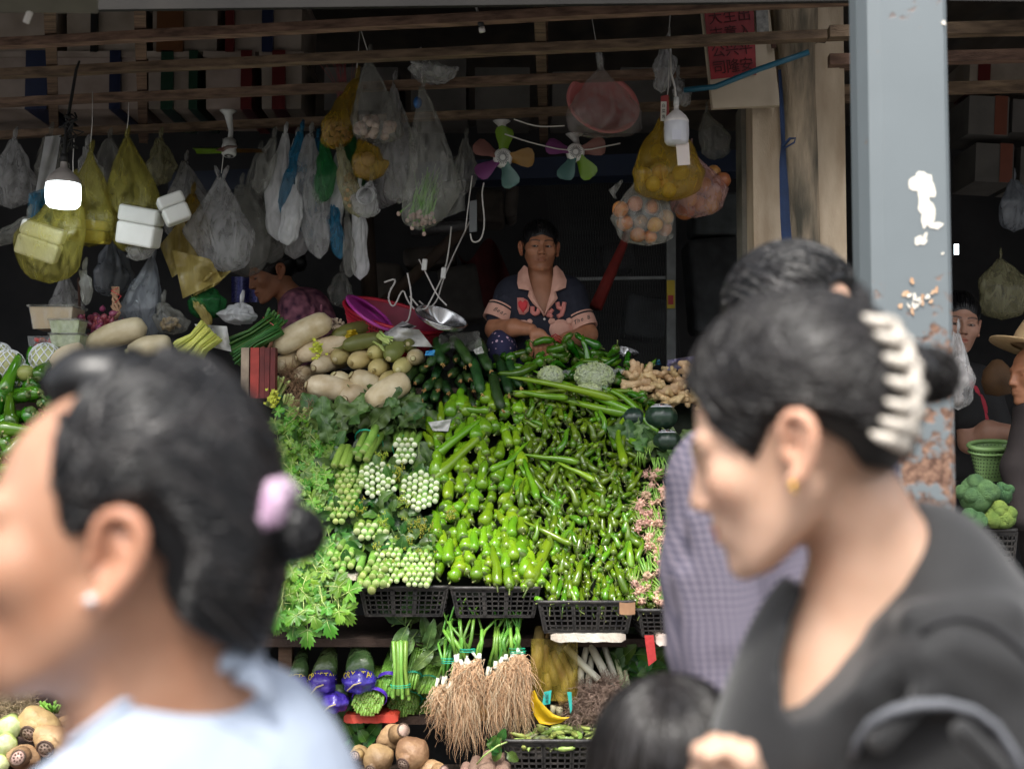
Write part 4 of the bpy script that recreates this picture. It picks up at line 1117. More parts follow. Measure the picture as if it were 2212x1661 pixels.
# celery stalk ends left of the radishes
def fan(label,x,y,x2,y2,n,w,r,mat=m_pale,endm=None,name='celery_stalks',yy=None,bd=None,d=None,cat='stalk bundle'):
    d = dp(y) - .05 if d is None else d
    a,b = P(x,y,d),P(x2,y2,d + .02); t = thing(name,label,cat,None,a); ax = (a - b).normalized(); side = ax.cross(Vector((0,1,0))).normalized()
    for i in range(n):
        g = MB(); u = R.uniform(-1,1) if n > 8 else (i / max(1,n - 1) - .5) * 2; v = R.uniform(-1,1) * w * .5
        e = a + side * u * w + Vector((0,v,0)) + ax * R.uniform(-.01,.01); f = b + side * u * w * .8 + Vector((0,v,0))
        m = (e + f) / 2 + side * u * w * -.25
        g.tube([e,e - ax * .004,m,f],[r * .9,r,r,r * 1.1],8); g.mi = 1; g.tube([e - ax * .0005,e + ax * .001],[r * .88,r * .7],8)
        part(g,'stalk',[mat,endm or m_end],t)
    if bd: band(t,a.lerp(b,bd),ax,w * 1.12)
    return t
fan('celery stalks tied with a teal band at the left of the radishes',612,818,585,880,9,.032,.006,bd=.5)
fan('second tied celery stalk bundle, just below the first',632,858,600,925,8,.028,.006,bd=.45)
fan('short untied celery stalks under the root tangle',652,882,628,925,5,.02,.006)
fan('thin celery stalks lowest beside the bluish leaves',680,895,655,930,4,.018,.005)
# yellow sprigs
for x,y,l in ((683,752,'bright yellow flower sprig on the green radish'),(590,858,'yellow leaf tips between the celery stalks')):
    c = P(x,y,dp(y) - .09); g = MB()
    for _ in range(50):
        p = c + Vector((R.gauss(0,.014),R.gauss(0,.01),R.gauss(0,.018))); g.grid(lambda u,v: p + Vector(((u - .5) * .012,(v - .5) * .004 + .003 * math.sin(u * 5),(v - .5) * .009 + .003 * math.sin(u * 9))),2,2)
    tag(g.obj('yellow_sprig',M('yellow_leaf',(.45,.48,.03),.5,col2=(.6,.6,.06),scale=60)),l,'sprig')
# root tangle
m_root = M('root_hair',(.24,.13,.07),.8,col2=(.40,.26,.15),scale=60,rnd=0)
def tangle(label,poly,n,d0,mat,L=.05,r=.0009,name='root_tangle',down=.0,seg=5,cat='roots',wig=.5,parent=None):
    g = MB()
    xs = [p[0] for p in poly]; ys = [p[1] for p in poly]; c = 0
    while c < n:
        x,y = R.uniform(min(xs),max(xs)),R.uniform(min(ys),max(ys))
        if not inside(x,y,poly): continue
        c += 1; p = P(x,y,d0(y) if callable(d0) else d0) + Vector((0,R.uniform(-.03,.01),0)); v = Vector((R.gauss(0,1),R.gauss(0,.4),R.gauss(-down,1))).normalized(); pts = [p]
        for _ in range(seg): v = (v + rv(wig)).normalized(); p = p + v * L / seg; pts.append(p)
        g.tube(pts,r,3,cap=False)
    if parent is not None: o = part(g,name,mat,parent); o['kind'] = 'stuff'; return o
    return tag(g.obj(name,mat),label,cat)
tangle('brown root tangle between the celery and the white radishes',[(600,800),(640,790),(655,840),(690,880),(700,900),(640,895),(625,840)],420,lambda y: dp(y) - .03,m_root)

# ---------------------------------------------------------------- spinach with pink roots
m_pink = M('pink_root',(.46,.25,.17),.55,col2=(.66,.45,.34),scale=70,rnd=.15)
def Z2(zx,zy): return 884.8 + zx * .3195,796.3 + zy * .3195
def spinach_mesh(seed):
    """pink crown at the origin pointing +Z, green stems run back along -Z"""
    q = random.Random(seed); g = MB()
    for k in range(9):
        a = k * .7 + q.uniform(-.2,.2); s = q.uniform(.018,.034); l = q.uniform(.05,.09)
        g.tube([(0,0,-.004),(math.cos(a) * s * .5,math.sin(a) * s * .5,-.018),(math.cos(a) * s * .8,math.sin(a) * s * .8,-l)],[.0045,.0036,.003],6)
    g.mi = 1
    g.tube([(0,0,-.010),(0,0,.002),(.002,0,.012)],[.0115,.0095,.004],8)
    for k in range(5):
        a = k * 1.26 + q.uniform(-.3,.3); g.tube([(math.cos(a) * .003,math.sin(a) * .003,-.008),(math.cos(a) * .014,math.sin(a) * .014,.004)],[.006,.0045],6)
    for k in range(9):
        p = Vector((0,0,.004)); v = Vector((q.gauss(0,1),q.gauss(0,1),.6)).normalized(); pts = [p]
        for _ in range(5): v = (v + Vector((q.uniform(-.6,.6),q.uniform(-.6,.6),-.3))).normalized(); p = p + v * .009; pts.append(p)
        g.tube(pts,[.0012,.001,.0009,.0007,.0005,.0003],4)
    return g.mesh('spinach_plant',[M('spinach_stem',(.12,.27,.03),.35,col2=(.25,.40,.08),scale=30),m_pink])
SPN = [spinach_mesh(i) for i in range(6)]
spin = [(1665,720),(1745,745),(1620,775),(1800,770),(1605,870),(1725,880),(1560,915),(1655,960),(1765,960),(1570,990),(1560,1075),(1640,1060),(1720,1050),(1620,1150),(1690,1140),(1790,1120),(1625,1215),(1700,1235),(1780,1240),(1690,1310),(1770,1320),(1740,1400),(1690,1380),(1790,1430),(1560,1560),(1650,1560),(1540,1500),(1600,1490),(1720,1500),(1780,1560),(1690,830),(1780,850),(1690,1010),(1800,1030),(1600,1410),(1740,1180),(1580,1030),(1650,900),(1710,1590)]
for i,(zx,zy) in enumerate(spin):
    x,y = Z2(zx,zy)
    for _ in range(2):
        xx,yy_ = x + R.gauss(0,7),y + R.gauss(0,7)
        tag(inst('spinach_plant',R.choice(SPN),P(xx,yy_,dp(yy_) - .03 + R.uniform(-.015,.015)),aim((R.gauss(0,.35),-1,R.gauss(-.3,.3))),R.uniform(.85,1.25)),'pink rooted spinach plant stacked at the right end of the display','spinach','spinach plants stacked roots outward')
for (zx,zy,sx,sy,n_,l) in ((1540,470,60,30,12,'dark spinach leaves next to the squash'),(1650,540,70,30,14,'spinach leaves above the topmost roots'),(1820,580,60,40,12,'spinach leaves beside the woman in black')):
    x,y = Z2(zx,zy); t = thing('spinach_leaves',l,'leaves',None,P(x,y,dp(y)))
    for _ in range(n_):
        a,b = Z2(R.gauss(zx,sx),R.gauss(zy,sy)); put_leaf(t,R.choice(KAL[:3]),P(a,b,dp(b) - R.uniform(0,.04)),(R.gauss(0,.7),-.3,R.gauss(.5,.8)),s=.75,name='leaf')
    g = MB()
    for _ in range(12):
        a,b = Z2(R.gauss(zx + 40,sx * .6),zy + 60); p = P(a,b,dp(b) - .05); e = P(a + R.uniform(-10,10),b + R.uniform(25,45),dp(b) - .06)
        g.tube([p,(p + e) / 2 + Vector((R.uniform(-.01,.01),-.02,0)),e],.0028,5)
    part(g,'stems',m_stk,t)['kind'] = 'stuff'

# ---------------------------------------------------------------- lower shelf
DL = 4.36
def Z3(zx,zy): return 575.1 + zx * .24,1283 + zy * .24
def Z4(zx,zy): return 1017.5 + zx * .24,1283 + zy * .24
m_scape = M('garlic_stem',(.10,.24,.03),.35,col2=(.20,.38,.06),scale=18,rnd=.1)
def scapes(label,zx,zy,zrx,zry,tx,ty,purple=False,d=DL,Z=Z3,dark=False,rz=13,wide=.8):
    x,y = Z(zx,zy); x2,y2 = Z(tx,ty); c = P(x,y,d); t = thing('stem_bundle',label,'garlic stem bundle','bundles of round green garlic stems',c)
    r = rz * .24 * d / F; g = MB(); e = P(x2,y2,d + .16); k = 0
    s = rz * 2.05
    for j in range(-14,15):
        for i in range(-14,15):
            u = (i + (.5 if j % 2 else 0)) * s; v = j * s * .87
            if (u / zrx) ** 2 + (v / zry) ** 2 > 1: continue
            a,b = Z(zx + u + R.gauss(0,1.5),zy + v + R.gauss(0,1.5)); p = P(a,b,d + R.uniform(-.006,.006) + v / zry * -.02)
            q_ = e + Vector((u * .24 * d / F * wide,-v / zry * .03,-v * .24 * d / F * .5))
            m = p.lerp(q_,.5) + Vector((0,-.015,.01)); g.mi = 0
            g.tube([p,p.lerp(m,.3),m,q_],[r,r,r * .95,r * .8],6)
            g.mi = 1; g.tube([p + (p - m).normalized() * -.0005,p + (p - m).normalized() * .001],[r * .95,r * .6],6); k += 1
    part(g,'stems',[m_scape,m_endg],t)['kind'] = 'stuff'
    ax = (e - c).normalized(); bc_ = c + ax * .035
    g = MB()
    xx = Vector((1,0,0)); yy_ = ax.cross(xx).normalized(); sx,sy = zrx * .24 * d / F * 1.08,zry * .24 * d / F * 1.12
    for kk in range(4 if purple else 2):
        o = bc_ + ax * (.004 * kk); g.tube([o + xx * math.cos(a) * sx + yy_ * math.sin(a) * sy for a in [i * 2 * math.pi / 24 for i in range(25)]],.0022 if purple else .0013,5,cap=False)
    part(g,'rubber_band',m_bandp if purple else m_band,t)
scapes('wide bundle of stems with a purple band, lowest on the shelf',910,1000,145,105,1000,700,True,d=4.3)
scapes('bundle of stems with a purple band beside the bag of lettuce',1085,850,95,85,1180,480,True)
scapes('shadowed stem bundle lying under the others, middle',1230,1010,150,95,1300,700,d=4.42)
scapes('shadowed stem bundle at the right under the spring onion roots',1450,1060,110,75,1480,760,d=4.46)
scapes('tall teal banded bundle of garlic stems, curved at the top',1300,810,72,60,1440,280,d=4.33)
scapes('teal banded stem bundle next to the spring onions',1430,850,80,70,1560,480,d=4.36)
fan('upright bundle of pale ended stems tied in teal',575.1 + 1210 * .24,1283 + 930 * .24,575.1 + 1200 * .24,1283 + 420 * .24,12,.032,.0065,m_stk,m_endw,'stem_bundle',bd=.2,d=4.29,cat='garlic stem bundle')

m_onw = M('onion_white',(.70,.72,.58),.3,col2=(.80,.80,.70),scale=20)
m_ong = M('onion_green',(.07,.22,.03),.32,col2=(.16,.36,.05),scale=12,rnd=.2)
m_onr = M('onion_root',(.50,.29,.15),.8,col2=(.70,.46,.28),scale=50,rnd=0)
def onion(label,bulbs,tips,rx0,rx1,ry0,ry1,Z,d=4.27,nroot=420,bandpos=None):
    x,y = Z(*bulbs[0]); t = thing('spring_onion_bunch',label,'spring onions','spring onion bunches with hanging roots',P(x,y,d))
    for i,(bx,by) in enumerate(bulbs):
        for rep in range(2):
            g = MB(); a = Z(bx + R.gauss(0,12) * rep,by + R.gauss(0,12) * rep); tp = tips[(i + rep) % len(tips)]; b = Z(tp[0] + R.gauss(0,25),tp[1] + R.gauss(0,10))
            p = P(a[0],a[1] + R.uniform(-6,6),d + .012 * rep); e = P(b[0],b[1],d + .05); r = .0068 * R.uniform(.75,1.15)
            m1 = p.lerp(e,.2); m2 = p.lerp(e,.6) + Vector((R.gauss(0,.008),-.015,0))
            g.tube([p,p.lerp(e,.02),p.lerp(e,.05),p.lerp(e,.1),m1],[r * .4,r * .95,r * 1.2,r * 1.05,r * .95],10); g.mi = 1; g.tube([m1,m2,e],[r * .95,r * 1.0,r * .8],8)
            part(g,'shoot',[m_onw,m_ong],t)
            e2 = e + Vector((R.uniform(-.08,.08),.06,R.uniform(.02,.08)))
            g = MB(); g.mi = 0; g.tube([e,e.lerp(e2,.5) + Vector((0,0,.02)),e2],[r * .8,r * .7,.002],6,flat=.5); part(g,'leaf',m_ong,t)
    g = MB()
    for k in range(nroot):
        bx,by = R.choice(bulbs); a = Z(bx + R.gauss(0,20),by + R.uniform(0,1) ** 2 * 160 - 8); p = P(a[0],a[1],d + R.uniform(-.03,.02))
        L = R.uniform(.12,1) * (ry1 - by) * .24 * d / F; tx = R.uniform(rx0,rx1); sp_ = Z(tx,0)[0]; spread = (P(sp_,0,d).x - p.x)
        pts = [p]; n_ = 8; wx = wy = 0; q_ = p
        for s_ in range(1,n_ + 1):
            f = s_ / n_; wx += R.gauss(0,.0075); wy += R.gauss(0,.006); q_ = p + Vector((spread * (f ** .6) * .75 + wx,-.03 * math.sin(f * 3) + wy,-L * f + R.gauss(0,.003))); pts.append(q_)
        g.mi = 1 if R.random() < .35 else 0; rs_ = R.uniform(.7,1.3); g.tube(pts,[.0011 * rs_] * 4 + [.0009 * rs_] * 3 + [.0006,.0004],3,cap=False)
    part(g,'roots',[m_onr,M('pale_root',(.60,.46,.30),.7,rnd=0)],t)['kind'] = 'stuff'
    if bandpos: a = Z(*bandpos); band(t,P(a[0],a[1],d + .01),(0,.1,1),.028,turns=3)
onion('small spring onion bunch with a short beard of roots, leftmost',[(1530,835),(1590,815),(1640,860)],[(1570,430),(1640,420),(1690,440)],1480,1660,0,1250,Z3,4.29,200,(1645,590))
onion('largest spring onion bunch with the longest orange roots',[(1715,620),(1755,700),(1795,650),(1840,630),(1915,590)],[(1700,250),(1760,220),(1840,200),(1600,330),(1960,330)],1620,1990,0,1400,Z3,4.25,430,(1810,495))
onion('spring onion bunch with a thick pale stalk, third from the left',[(1985,740),(2060,690),(2110,620)],[(2050,300),(2130,300),(2180,330)],1960,2230,0,1340,Z3,4.28,300)
onion('rightmost spring onion bunch tied high with a teal band',[(375,570),(425,545),(465,550),(310,610)],[(360,330),(420,300),(460,310)],250,620,0,1270,Z4,4.26,400,(420,500))
# leeks
def tubey(name,label,pts,rads,mats,cat,grp,Z=Z4,d=DL,endm=True):
    g = MB(); pp = [P(*Z(*p[:2]),d + (p[2] if len(p) > 2 else 0)) for p in pts]; rr_ = [r * .24 * d / F for r in rads]; g.tube(pp,rr_,10,lobes=0)
    if endm: dr = (pp[0] - pp[1]).normalized(); g.mi = 1; g.tube([pp[0] - dr * .001,pp[0] + dr * .002],[rr_[0] * .9,rr_[0] * .6],10)
    return tag(g.obj(name,mats),label,cat,grp)
m_leek = M('leek_white',(.60,.58,.46),.35,col2=(.74,.72,.60),scale=12)
m_leekg = M('leek_green',(.32,.40,.20),.4,col2=(.5,.54,.34),scale=12)
LG = 'pale leeks standing roots down on the lower shelf'
for pts,r,l,mt in (([(1150,770,-.03),(1010,640,-.01),(850,470,.03)],[32,34,30],'leek crossing diagonally over the others',m_leek),([(1290,870,-.02),(1190,680),(1070,450,.05)],[42,40,34],'thickest white leek in the middle',m_leek),([(985,830),(990,700,.01),(1040,480,.05)],[30,32,28],'leek behind the diagonal one, leftmost',m_leek),([(1065,900),(1060,760),(1085,560,.05)],[32,33,28],'short leek under the diagonal one',m_leek),([(1310,790,.02),(1250,620,.04),(1190,440,.08)],[30,30,26],'leek right of the thickest one',m_leek),([(1365,880),(1345,720,.02),(1305,570,.06)],[24,24,20],'slim leek second from the right',m_leekg),([(1405,940),(1410,820,.01),(1385,690,.04)],[30,28,22],'rightmost leek, greenish white',m_leekg)):
    tubey('leek',l,pts,r,[mt,m_root],'leek',LG)
m_rootg = M('grey_root',(.17,.11,.085),.85,col2=(.32,.23,.18),scale=60,rnd=0)
tangle('grey brown beard of leek roots, right of the yellow ribbon',[Z4(*p) for p in ((960,800),(1100,880),(1180,780),(1300,760),(1400,920),(1380,1050),(1200,1150),(870,1130),(880,1000),(930,900))],1300,4.33,m_rootg,.07,.0009,seg=7,wig=.6)
m_yam = M('yellow_root',(.34,.22,.075),.45,col2=(.50,.36,.15),scale=12,bump=.4,bscale=60)
YG = 'long yellow brown roots bundled on the lower shelf'
for pts,r,l in (([(590,830),(590,600),(620,300,.06)],[50,56,48],'thickest yellow brown root at the left, wrapped in film'),([(655,700,.02),(665,500,.04),(680,330,.08)],[40,40,34],'yellow brown root behind the thickest one'),([(700,870),(690,760,.01),(680,640,.05)],[34,34,28],'short root behind the left teal tag'),([(770,820,-.01),(735,700),(700,560,.05)],[38,38,30],'yellow brown root in the middle with a rounded tip'),([(860,860,-.015),(810,700),(740,520,.05)],[42,38,32],'yellow brown root with an orange tip'),([(940,890),(890,720),(810,540,.05)],[38,36,30],'rightmost yellow brown root'),([(830,980),(810,940),(780,880,.02)],[40,38,34],'stubby root end low under film')):
    tubey('burdock_root',l,pts,r,[m_yam,m_yam],'root',YG,endm=False)
for pts,r in (([(735,1080),(740,1000)],[22,28]),([(800,1090),(795,1010)],[30,32])): tubey('white_root_end','small white root ends under the yellow film, %s' % ('left' if pts[0][0] < 760 else 'right'),pts,r,[m_leek,m_root],'root',None)
film = plastic('yellow_film',(.55,.38,.02),.5,tl=.35)
g = MB(); g.grid(lambda u,v: P(*Z4(540 + 420 * u,400 + 560 * v),4.30 - .03 * math.sin(u * 3.1) + .012 * math.sin(u * 14 + v * 7)),22,18)
tag(g.obj('yellow_film',plastic('yellow_film2',(.50,.38,.06),.28,tl=.3)),'thin yellow film wrapped round the brown roots','film')
g = MB(); pp = [Z4(560,870),Z4(570,960),Z4(620,1050),Z4(680,1120),Z4(760,1140),Z4(850,1130)]; ww = [8,22,34,40,34,24]
g.grid(lambda u,v: P(pp[int(round(u * 5))][0] + (v - .5) * ww[int(round(u * 5))] * .75,pp[int(round(u * 5))][1] - (v - .5) * ww[int(round(u * 5))] * .5,4.2 + .012 * math.sin(v * 6)),5,5)
tag(g.obj('yellow_ribbon',M('yellow_plastic',(.62,.40,.01),.35,tl=.3,rnd=0)),'bright yellow twisted plastic strip hanging over the bean crate','strip')
m_teal = flat('teal_card',(.03,.38,.33),.5)
for q_,l in (([(655,880),(725,865),(712,985),(640,1000)],'teal price tag with black characters on the left roots'),([(865,880),(905,880),(910,1030),(895,1075)],'narrow teal tag turned sideways on the right roots')):
    qq = [P(*Z4(*p),4.2) for p in q_]; g = slab(qq,.002); t = thing('price_tag',l,'tag',None,qq[0]); part(g,'card',m_teal,t,False)
    if 'left' in l:
        c = (qq[0] + qq[2]) / 2
        for k_ in range(3):
            me = text_mesh('\u5c71\u836f\u6839'[k_],.012,flat('ink',(.02,.02,.02)))
            inst('character',me,c + Vector((0,-.002,.012 - .0125 * k_)) - qq[0],frame_rot((1,0,.12),(0,-1,0)),parent=t)
# lettuce in the dark at the right
for (zx,zy,n_,l,ms,s_) in ((1420,560,26,'dark lettuce in the shadow right of the leeks',SML,1.6),(1560,700,24,'dark leafy heads behind the child',SML,1.6),(1760,640,22,'dark green leaves under the stained foam board',SML,1.6),(1500,800,10,'paler leaf heads beside the rightmost leek',KAL,.6),(1910,570,4,'pale lettuce stalk beside the checked shirt',KAL,.8)):
    x,y = Z4(zx,zy); t = thing('leaf_lettuce',l,'lettuce','leafy heads on the shadowed lower shelf',P(x,y,4.45))
    for _ in range(n_): put_leaf(t,R.choice(ms),P(R.gauss(x,18),R.gauss(y,18),4.45 + R.uniform(-.04,.06)),(R.gauss(0,1),-.3,R.gauss(0,1)),s=s_,name='leaf')
for (zx,zy,n_,l,ms,s_) in ((740,1130,10,'dark leaves between the purple bags and the lotus roots',SML,1.3),(760,1290,12,'green leafy tuft above the small lotus root',SML,1.3),(900,1290,8,'small leafy tuft behind the tall lotus root',SML,1.1),(1500,470,8,'thin dark leaves in the shade above the green stems',LNG,.8),(1250,280,10,'shadowed leaves under the second crate',LNG,.9)):
    x,y = Z3(zx,zy); t = thing('leaf_tuft',l,'leaves',None,P(x,y,4.4))
    for _ in range(n_): put_leaf(t,R.choice(ms),P(R.gauss(x,12),R.gauss(y,12),4.38 + R.uniform(-.04,.04)),(R.gauss(0,1),-.3,R.gauss(.4,1)),s=s_,name='leaf')

# purple printed bags of lettuce
m_purp = M('purple_film',(.035,.02,.22),.2,col2=(.06,.03,.34),scale=20,bump=.9,bscale=26,bdist=.02,coat=.6,rnd=.05)
m_grnf = M('green_film',(.05,.10,.03),.2,col2=(.12,.17,.07),scale=12,bump=.8,bscale=22,bdist=.02,coat=.5)
m_yel = flat('yellow_print',(.55,.45,.02),.5); m_sil = flat('silver_print',(.25,.30,.42),.4)
def pbag(label,zx,zy,w,h,tx,ty,d=4.36,txt=True):
    x,y = Z3(zx,zy); c = P(x,y,d); s = .24 * d / F; t = thing('lettuce_bag',label,'bag','purple and green printed bags',c)
    q = random.Random(int(zx)); ph = q.uniform(0,6)
    bf = lambda v: 1 + .06 * math.sin(v.x * 7 + ph) + .06 * math.sin(v.z * 9 + ph) + .05 * math.sin(v.y * 8 + v.x * 5)
    g = MB(); g.ell(c,(w * s * .5,.07,h * s * .5),28,bumpf=bf); part(g,'purple_base',m_purp,t)
    tp = P(*Z3(tx,ty),d + .22); a = c + Vector((0,.01,h * s * .22)); ax = tp - a; g = MB()
    g.tube([a,a.lerp(tp,.2),a.lerp(tp,.6),tp],[w * s * .47,w * s * .49,w * s * .34,w * s * .16],22,lobes=7,lobe=.03,ph=ph,flat=.8); part(g,'printed_neck',m_grnf,t)
    g = MB(); g.tube([c + Vector((-w * s * .3,-.066,-h * s * .25)),c + Vector((-w * s * .1,-.073,h * s * .0)),c + Vector((w * s * .12,-.069,h * s * .08))],.003,5); part(g,'strap',flat('gold_strip',(.45,.36,.2)),t)
    if txt:
        me = text_mesh('CRYSTAL',.034,m_yel)
        n_ = 7;
        for i,ch_ in enumerate('CRYSTAL'):
            u = (i - 3) / 3.4; me = text_mesh(ch_,.030,m_yel,'letter')
            ang = u * 1.1; rr_ = w * s * .5; p = a + Vector((rr_ * math.sin(ang),-rr_ * .82 * math.cos(ang) - .006,.012 - .012 * u * u))
            inst('letter',me,p - c,frame_rot((math.cos(ang),math.sin(ang),0),(math.sin(ang),-math.cos(ang),.25)),parent=t)
        for k_,ch_ in enumerate('Bay'):
            f = .22 + .2 * k_; p = a.lerp(tp,f); rr_ = w * s * (.44 - .2 * f); me = text_mesh(ch_,.045 - .006 * k_,m_sil,'letter',.3)
            inst('letter',me,p + Vector((.01,-rr_ * .86 - .004,0)) - c,frame_rot(ax.cross(Vector((0,1,0))) * -1 if False else Vector((.35,0,.9)),(0,-1,.45)),parent=t)
    return t
pbag('purple bag with yellow print, in the middle of the three',510,800,270,250,600,400)
pbag('purple bag with yellow print beside the banded stems',840,780,300,230,830,380,4.34)
pbag('purple bag mostly hidden behind the light blue shoulder',280,800,200,180,350,430,4.38)
pbag('lowest purple bag without visible neck',620,970,250,190,620,900,4.32,False)

# ---------------------------------------------------------------- lotus roots, yams, bean crate at the bottom
m_lot = M('lotus_root',(.17,.095,.045),.55,col2=(.52,.35,.17),scale=9,detail=10,bump=.6,bscale=40,rnd=.1)
m_lotd = M('lotus_blotch',(.05,.03,.02),.8,col2=(.16,.10,.07),scale=40)
m_loti = M('lotus_cut',(.34,.22,.18),.7,col2=(.5,.36,.30),scale=60)
def lotus(label,x,y,rx,ry,ex,ey,er,d,ang=0,holes=True):
    c = P(x,y,d); s = d / F; t = thing('lotus_root',label,'lotus root','lotus root segments at the bottom',c); e = P(ex,ey,d - .05)
    q = random.Random(int(x)); ph = q.uniform(0,6)
    g = MB(); g.ell(c,(rx * s,ry * s * 1.0,ry * s),28,Matrix.Rotation(ang,3,'Y'),lambda v: 1 + .05 * math.sin(v.x * 4 + ph) + .03 * math.sin(v.z * 6 + ph) + .02 * math.sin(v.x * 11 + v.z * 7))
    v = (e - c).normalized(); nr = c + v * min(rx,ry) * s * .75
    g.tube([nr,e - v * .012,e],[er * s * 1.6,er * s * 1.12,er * s],16,flat=.9)
    part(g,'segment',m_lot,t)
    g = MB(); x_ = v.orthogonal().normalized(); y_ = v.cross(x_); g.tube([e + (x_ * math.cos(a) + y_ * math.sin(a) * .9) * er * s for a in [i * .3927 for i in range(17)]],er * s * .14,6,cap=False); part(g,'dark_ring',m_lotd,t)
    g = MB(); g.tube([e - v * .002,e + v * .0015],er * s * .95,16,flat=.9)
    if holes:
        g.mi = 1
        for k in range(8):
            a = k * .785; p = e + (x_ * math.cos(a) + y_ * math.sin(a) * .9) * er * s * .55; g.tube([p,p + v * .0022],er * s * .15,8)
        g.tube([e,e + v * .0022],er * s * .1,8)
    part(g,'cut_face',[m_loti,m_lotd],t)
lotus('tan lotus root with a brown end, highest of the pile',*Z3(1130,1290),36,27,*Z3(1235,1222),15,4.28,-.5,False)
lotus('small lotus root with a pink cut end, half behind the blue shoulder',*Z3(850,1450),24,21,*Z3(795,1460),11,4.2,.3)
lotus('lotus root in front, its dark end at the picture edge',*Z3(1010,1480),33,33,*Z3(940,1580),12,4.16,1.0)
lotus('blotched lotus root with a black end, rightmost of the pile',*Z3(1315,1430),38,36,*Z3(1230,1530),15,4.17,.7)
lotus('lotus root cut off by the lower edge of the picture',*Z3(1490,1600),32,26,*Z3(1600,1590),12,4.16,0,False)
Z7 = lambda a,b: (a * .4139,973.3 + b * .4139)
lotus('lotus root with a round holed cut, upper one at the lower left',*Z7(205,1425),46,34,*Z7(150,1478),20,4.1,.5)
lotus('lotus root with a blackened ring, middle one at the lower left',*Z7(275,1510),44,32,*Z7(235,1555),19,4.05,.5)
lotus('lotus root with star shaped holes, lowest at the left',*Z7(125,1600),38,26,*Z7(93,1600),16,4.0,.2)
lotus('lotus root peeping behind the chin of the woman',*Z7(360,1420),24,18,*Z7(350,1450),9,4.15,.2)
def stump(label,x,y,r,d):
    g = MB(); a = P(x,y,d); v = Vector((.35,-1,.1)).normalized(); s = d / F
    g.tube([a - v * .12,a - v * .02,a],[r * s * .9,r * s,r * s * .96],16,lobes=5,lobe=.06); g.mi = 1; g.tube([a,a + v * .002],r * s * .93,16,lobes=5,lobe=.06)
    tag(g.obj('stem_lettuce',[m_pale,m_end]),label,'stem','thick pale green stems at the lower left')
stump('upper thick green stem at the lower left edge',20,1572,26,4.05); stump('lower thick pale stem with a white cut at the left edge',10,1610,25,4.0); stump('thick green stem at the bottom left corner',-2,1652,22,3.98)
tangle('dry straw coloured roots at the lower left edge',[Z7(-40,1240),Z7(120,1240),Z7(190,1320),Z7(120,1400),Z7(-40,1380)],900,4.2,M('straw_root',(.30,.23,.13),.85,col2=(.44,.36,.22),scale=50),.07,.001,seg=6)
g = MB()
for _ in range(14): a = P(100 + R.uniform(-8,25),1528 + R.uniform(0,15),4.2); g.tube([a,a + Vector((R.gauss(0,.02),-.02,.03))],.004,6)
tag(g.obj('green_shoots',m_ong),'few green shoots above the left lotus roots','shoots')
g = MB(); q = [P(-150,1700,3.9),P(300,1700,3.9),P(300,1590,4.35),P(-150,1590,4.35)]; g.add(q,[(0,1,2,3)]); tag(g.obj('floor_board',m_darkwood,None,False),'dark board under the lotus roots at the left','board')
g = MB(); q = [P(690,1720,4.0),P(1120,1720,4.0),P(1120,1650,4.45),P(690,1650,4.45)]; g.add(q,[(0,1,2,3)]); tag(g.obj('floor_board',m_darkwood,None,False),'dark board under the central lotus roots','board')
m_taro = M('brown_yam',(.17,.10,.07),.85,col2=(.28,.19,.14),scale=20,bump=.6,bscale=90)
for (x,y,r,l) in ((1050,1646,19,'brown hairy yam left of the bean crate, front one'),(1083,1650,17,'brown yam touching the bean crate'),(1022,1655,15,'rough brown yam beside the leafy stem'),(1000,1668,14,'small brown yam next to the last lotus root')):
    a = P(x,y + 26,4.08); b = P(x + 8,y - 14,4.2); g = MB(); s = 4.15 / F
    g.tube([a,a.lerp(b,.2),a.lerp(b,.6),b,b + (b - a).normalized() * .012],[r * s * .8,r * s,r * s,r * s * .8,r * s * .3],14); tag(g.obj('yam',m_taro),l,'yam','brown yams at the bottom')
t = thing('leaf_tuft','wilted leafy stem lying over the brown yams','leaves',None,P(1060,1620,4.1))
g = MB(); g.tube([P(1030,1650,4.1),P(1045,1632,4.08),P(1075,1610,4.08),P(1095,1602,4.1)],.003,6); part(g,'stem',m_pale,t)
for _ in range(9): put_leaf(t,R.choice(SML),P(R.uniform(1045,1098),R.uniform(1598,1630),4.1),(R.gauss(0,1),-.3,R.gauss(0,1)),s=.8,name='leaf')
m_pod = M('bean_pod',(.16,.24,.045),.4,col2=(.30,.36,.10),scale=30,rnd=.2,coat=.15)
m_podd = M('dark_bean_pod',(.03,.032,.02),.45,col2=(.13,.15,.05),scale=30,rnd=.2)
def pod_mesh(seed,mt):
    q = random.Random(seed); g = MB(); L = q.uniform(.07,.1); pts = []; rad = []; k = 12
    for i in range(k + 1):
        t = i / k; pts.append((L * (t - .5),L * .22 * math.sin(t * 3.1),0)); rad.append(.0105 * math.sqrt(max(.02,1 - (2 * t - 1) ** 4)) * (1 + .13 * math.sin(t * 22)))
    g.tube(pts,rad,8,flat=.75); g.tube([pts[-1],(L * .56,-.004,0)],[.003,.001],5); return g.mesh('bean_pod',mt)
PODS = [pod_mesh(i,m_pod) for i in range(4)] + [pod_mesh(9,m_podd),pod_mesh(10,m_podd)]
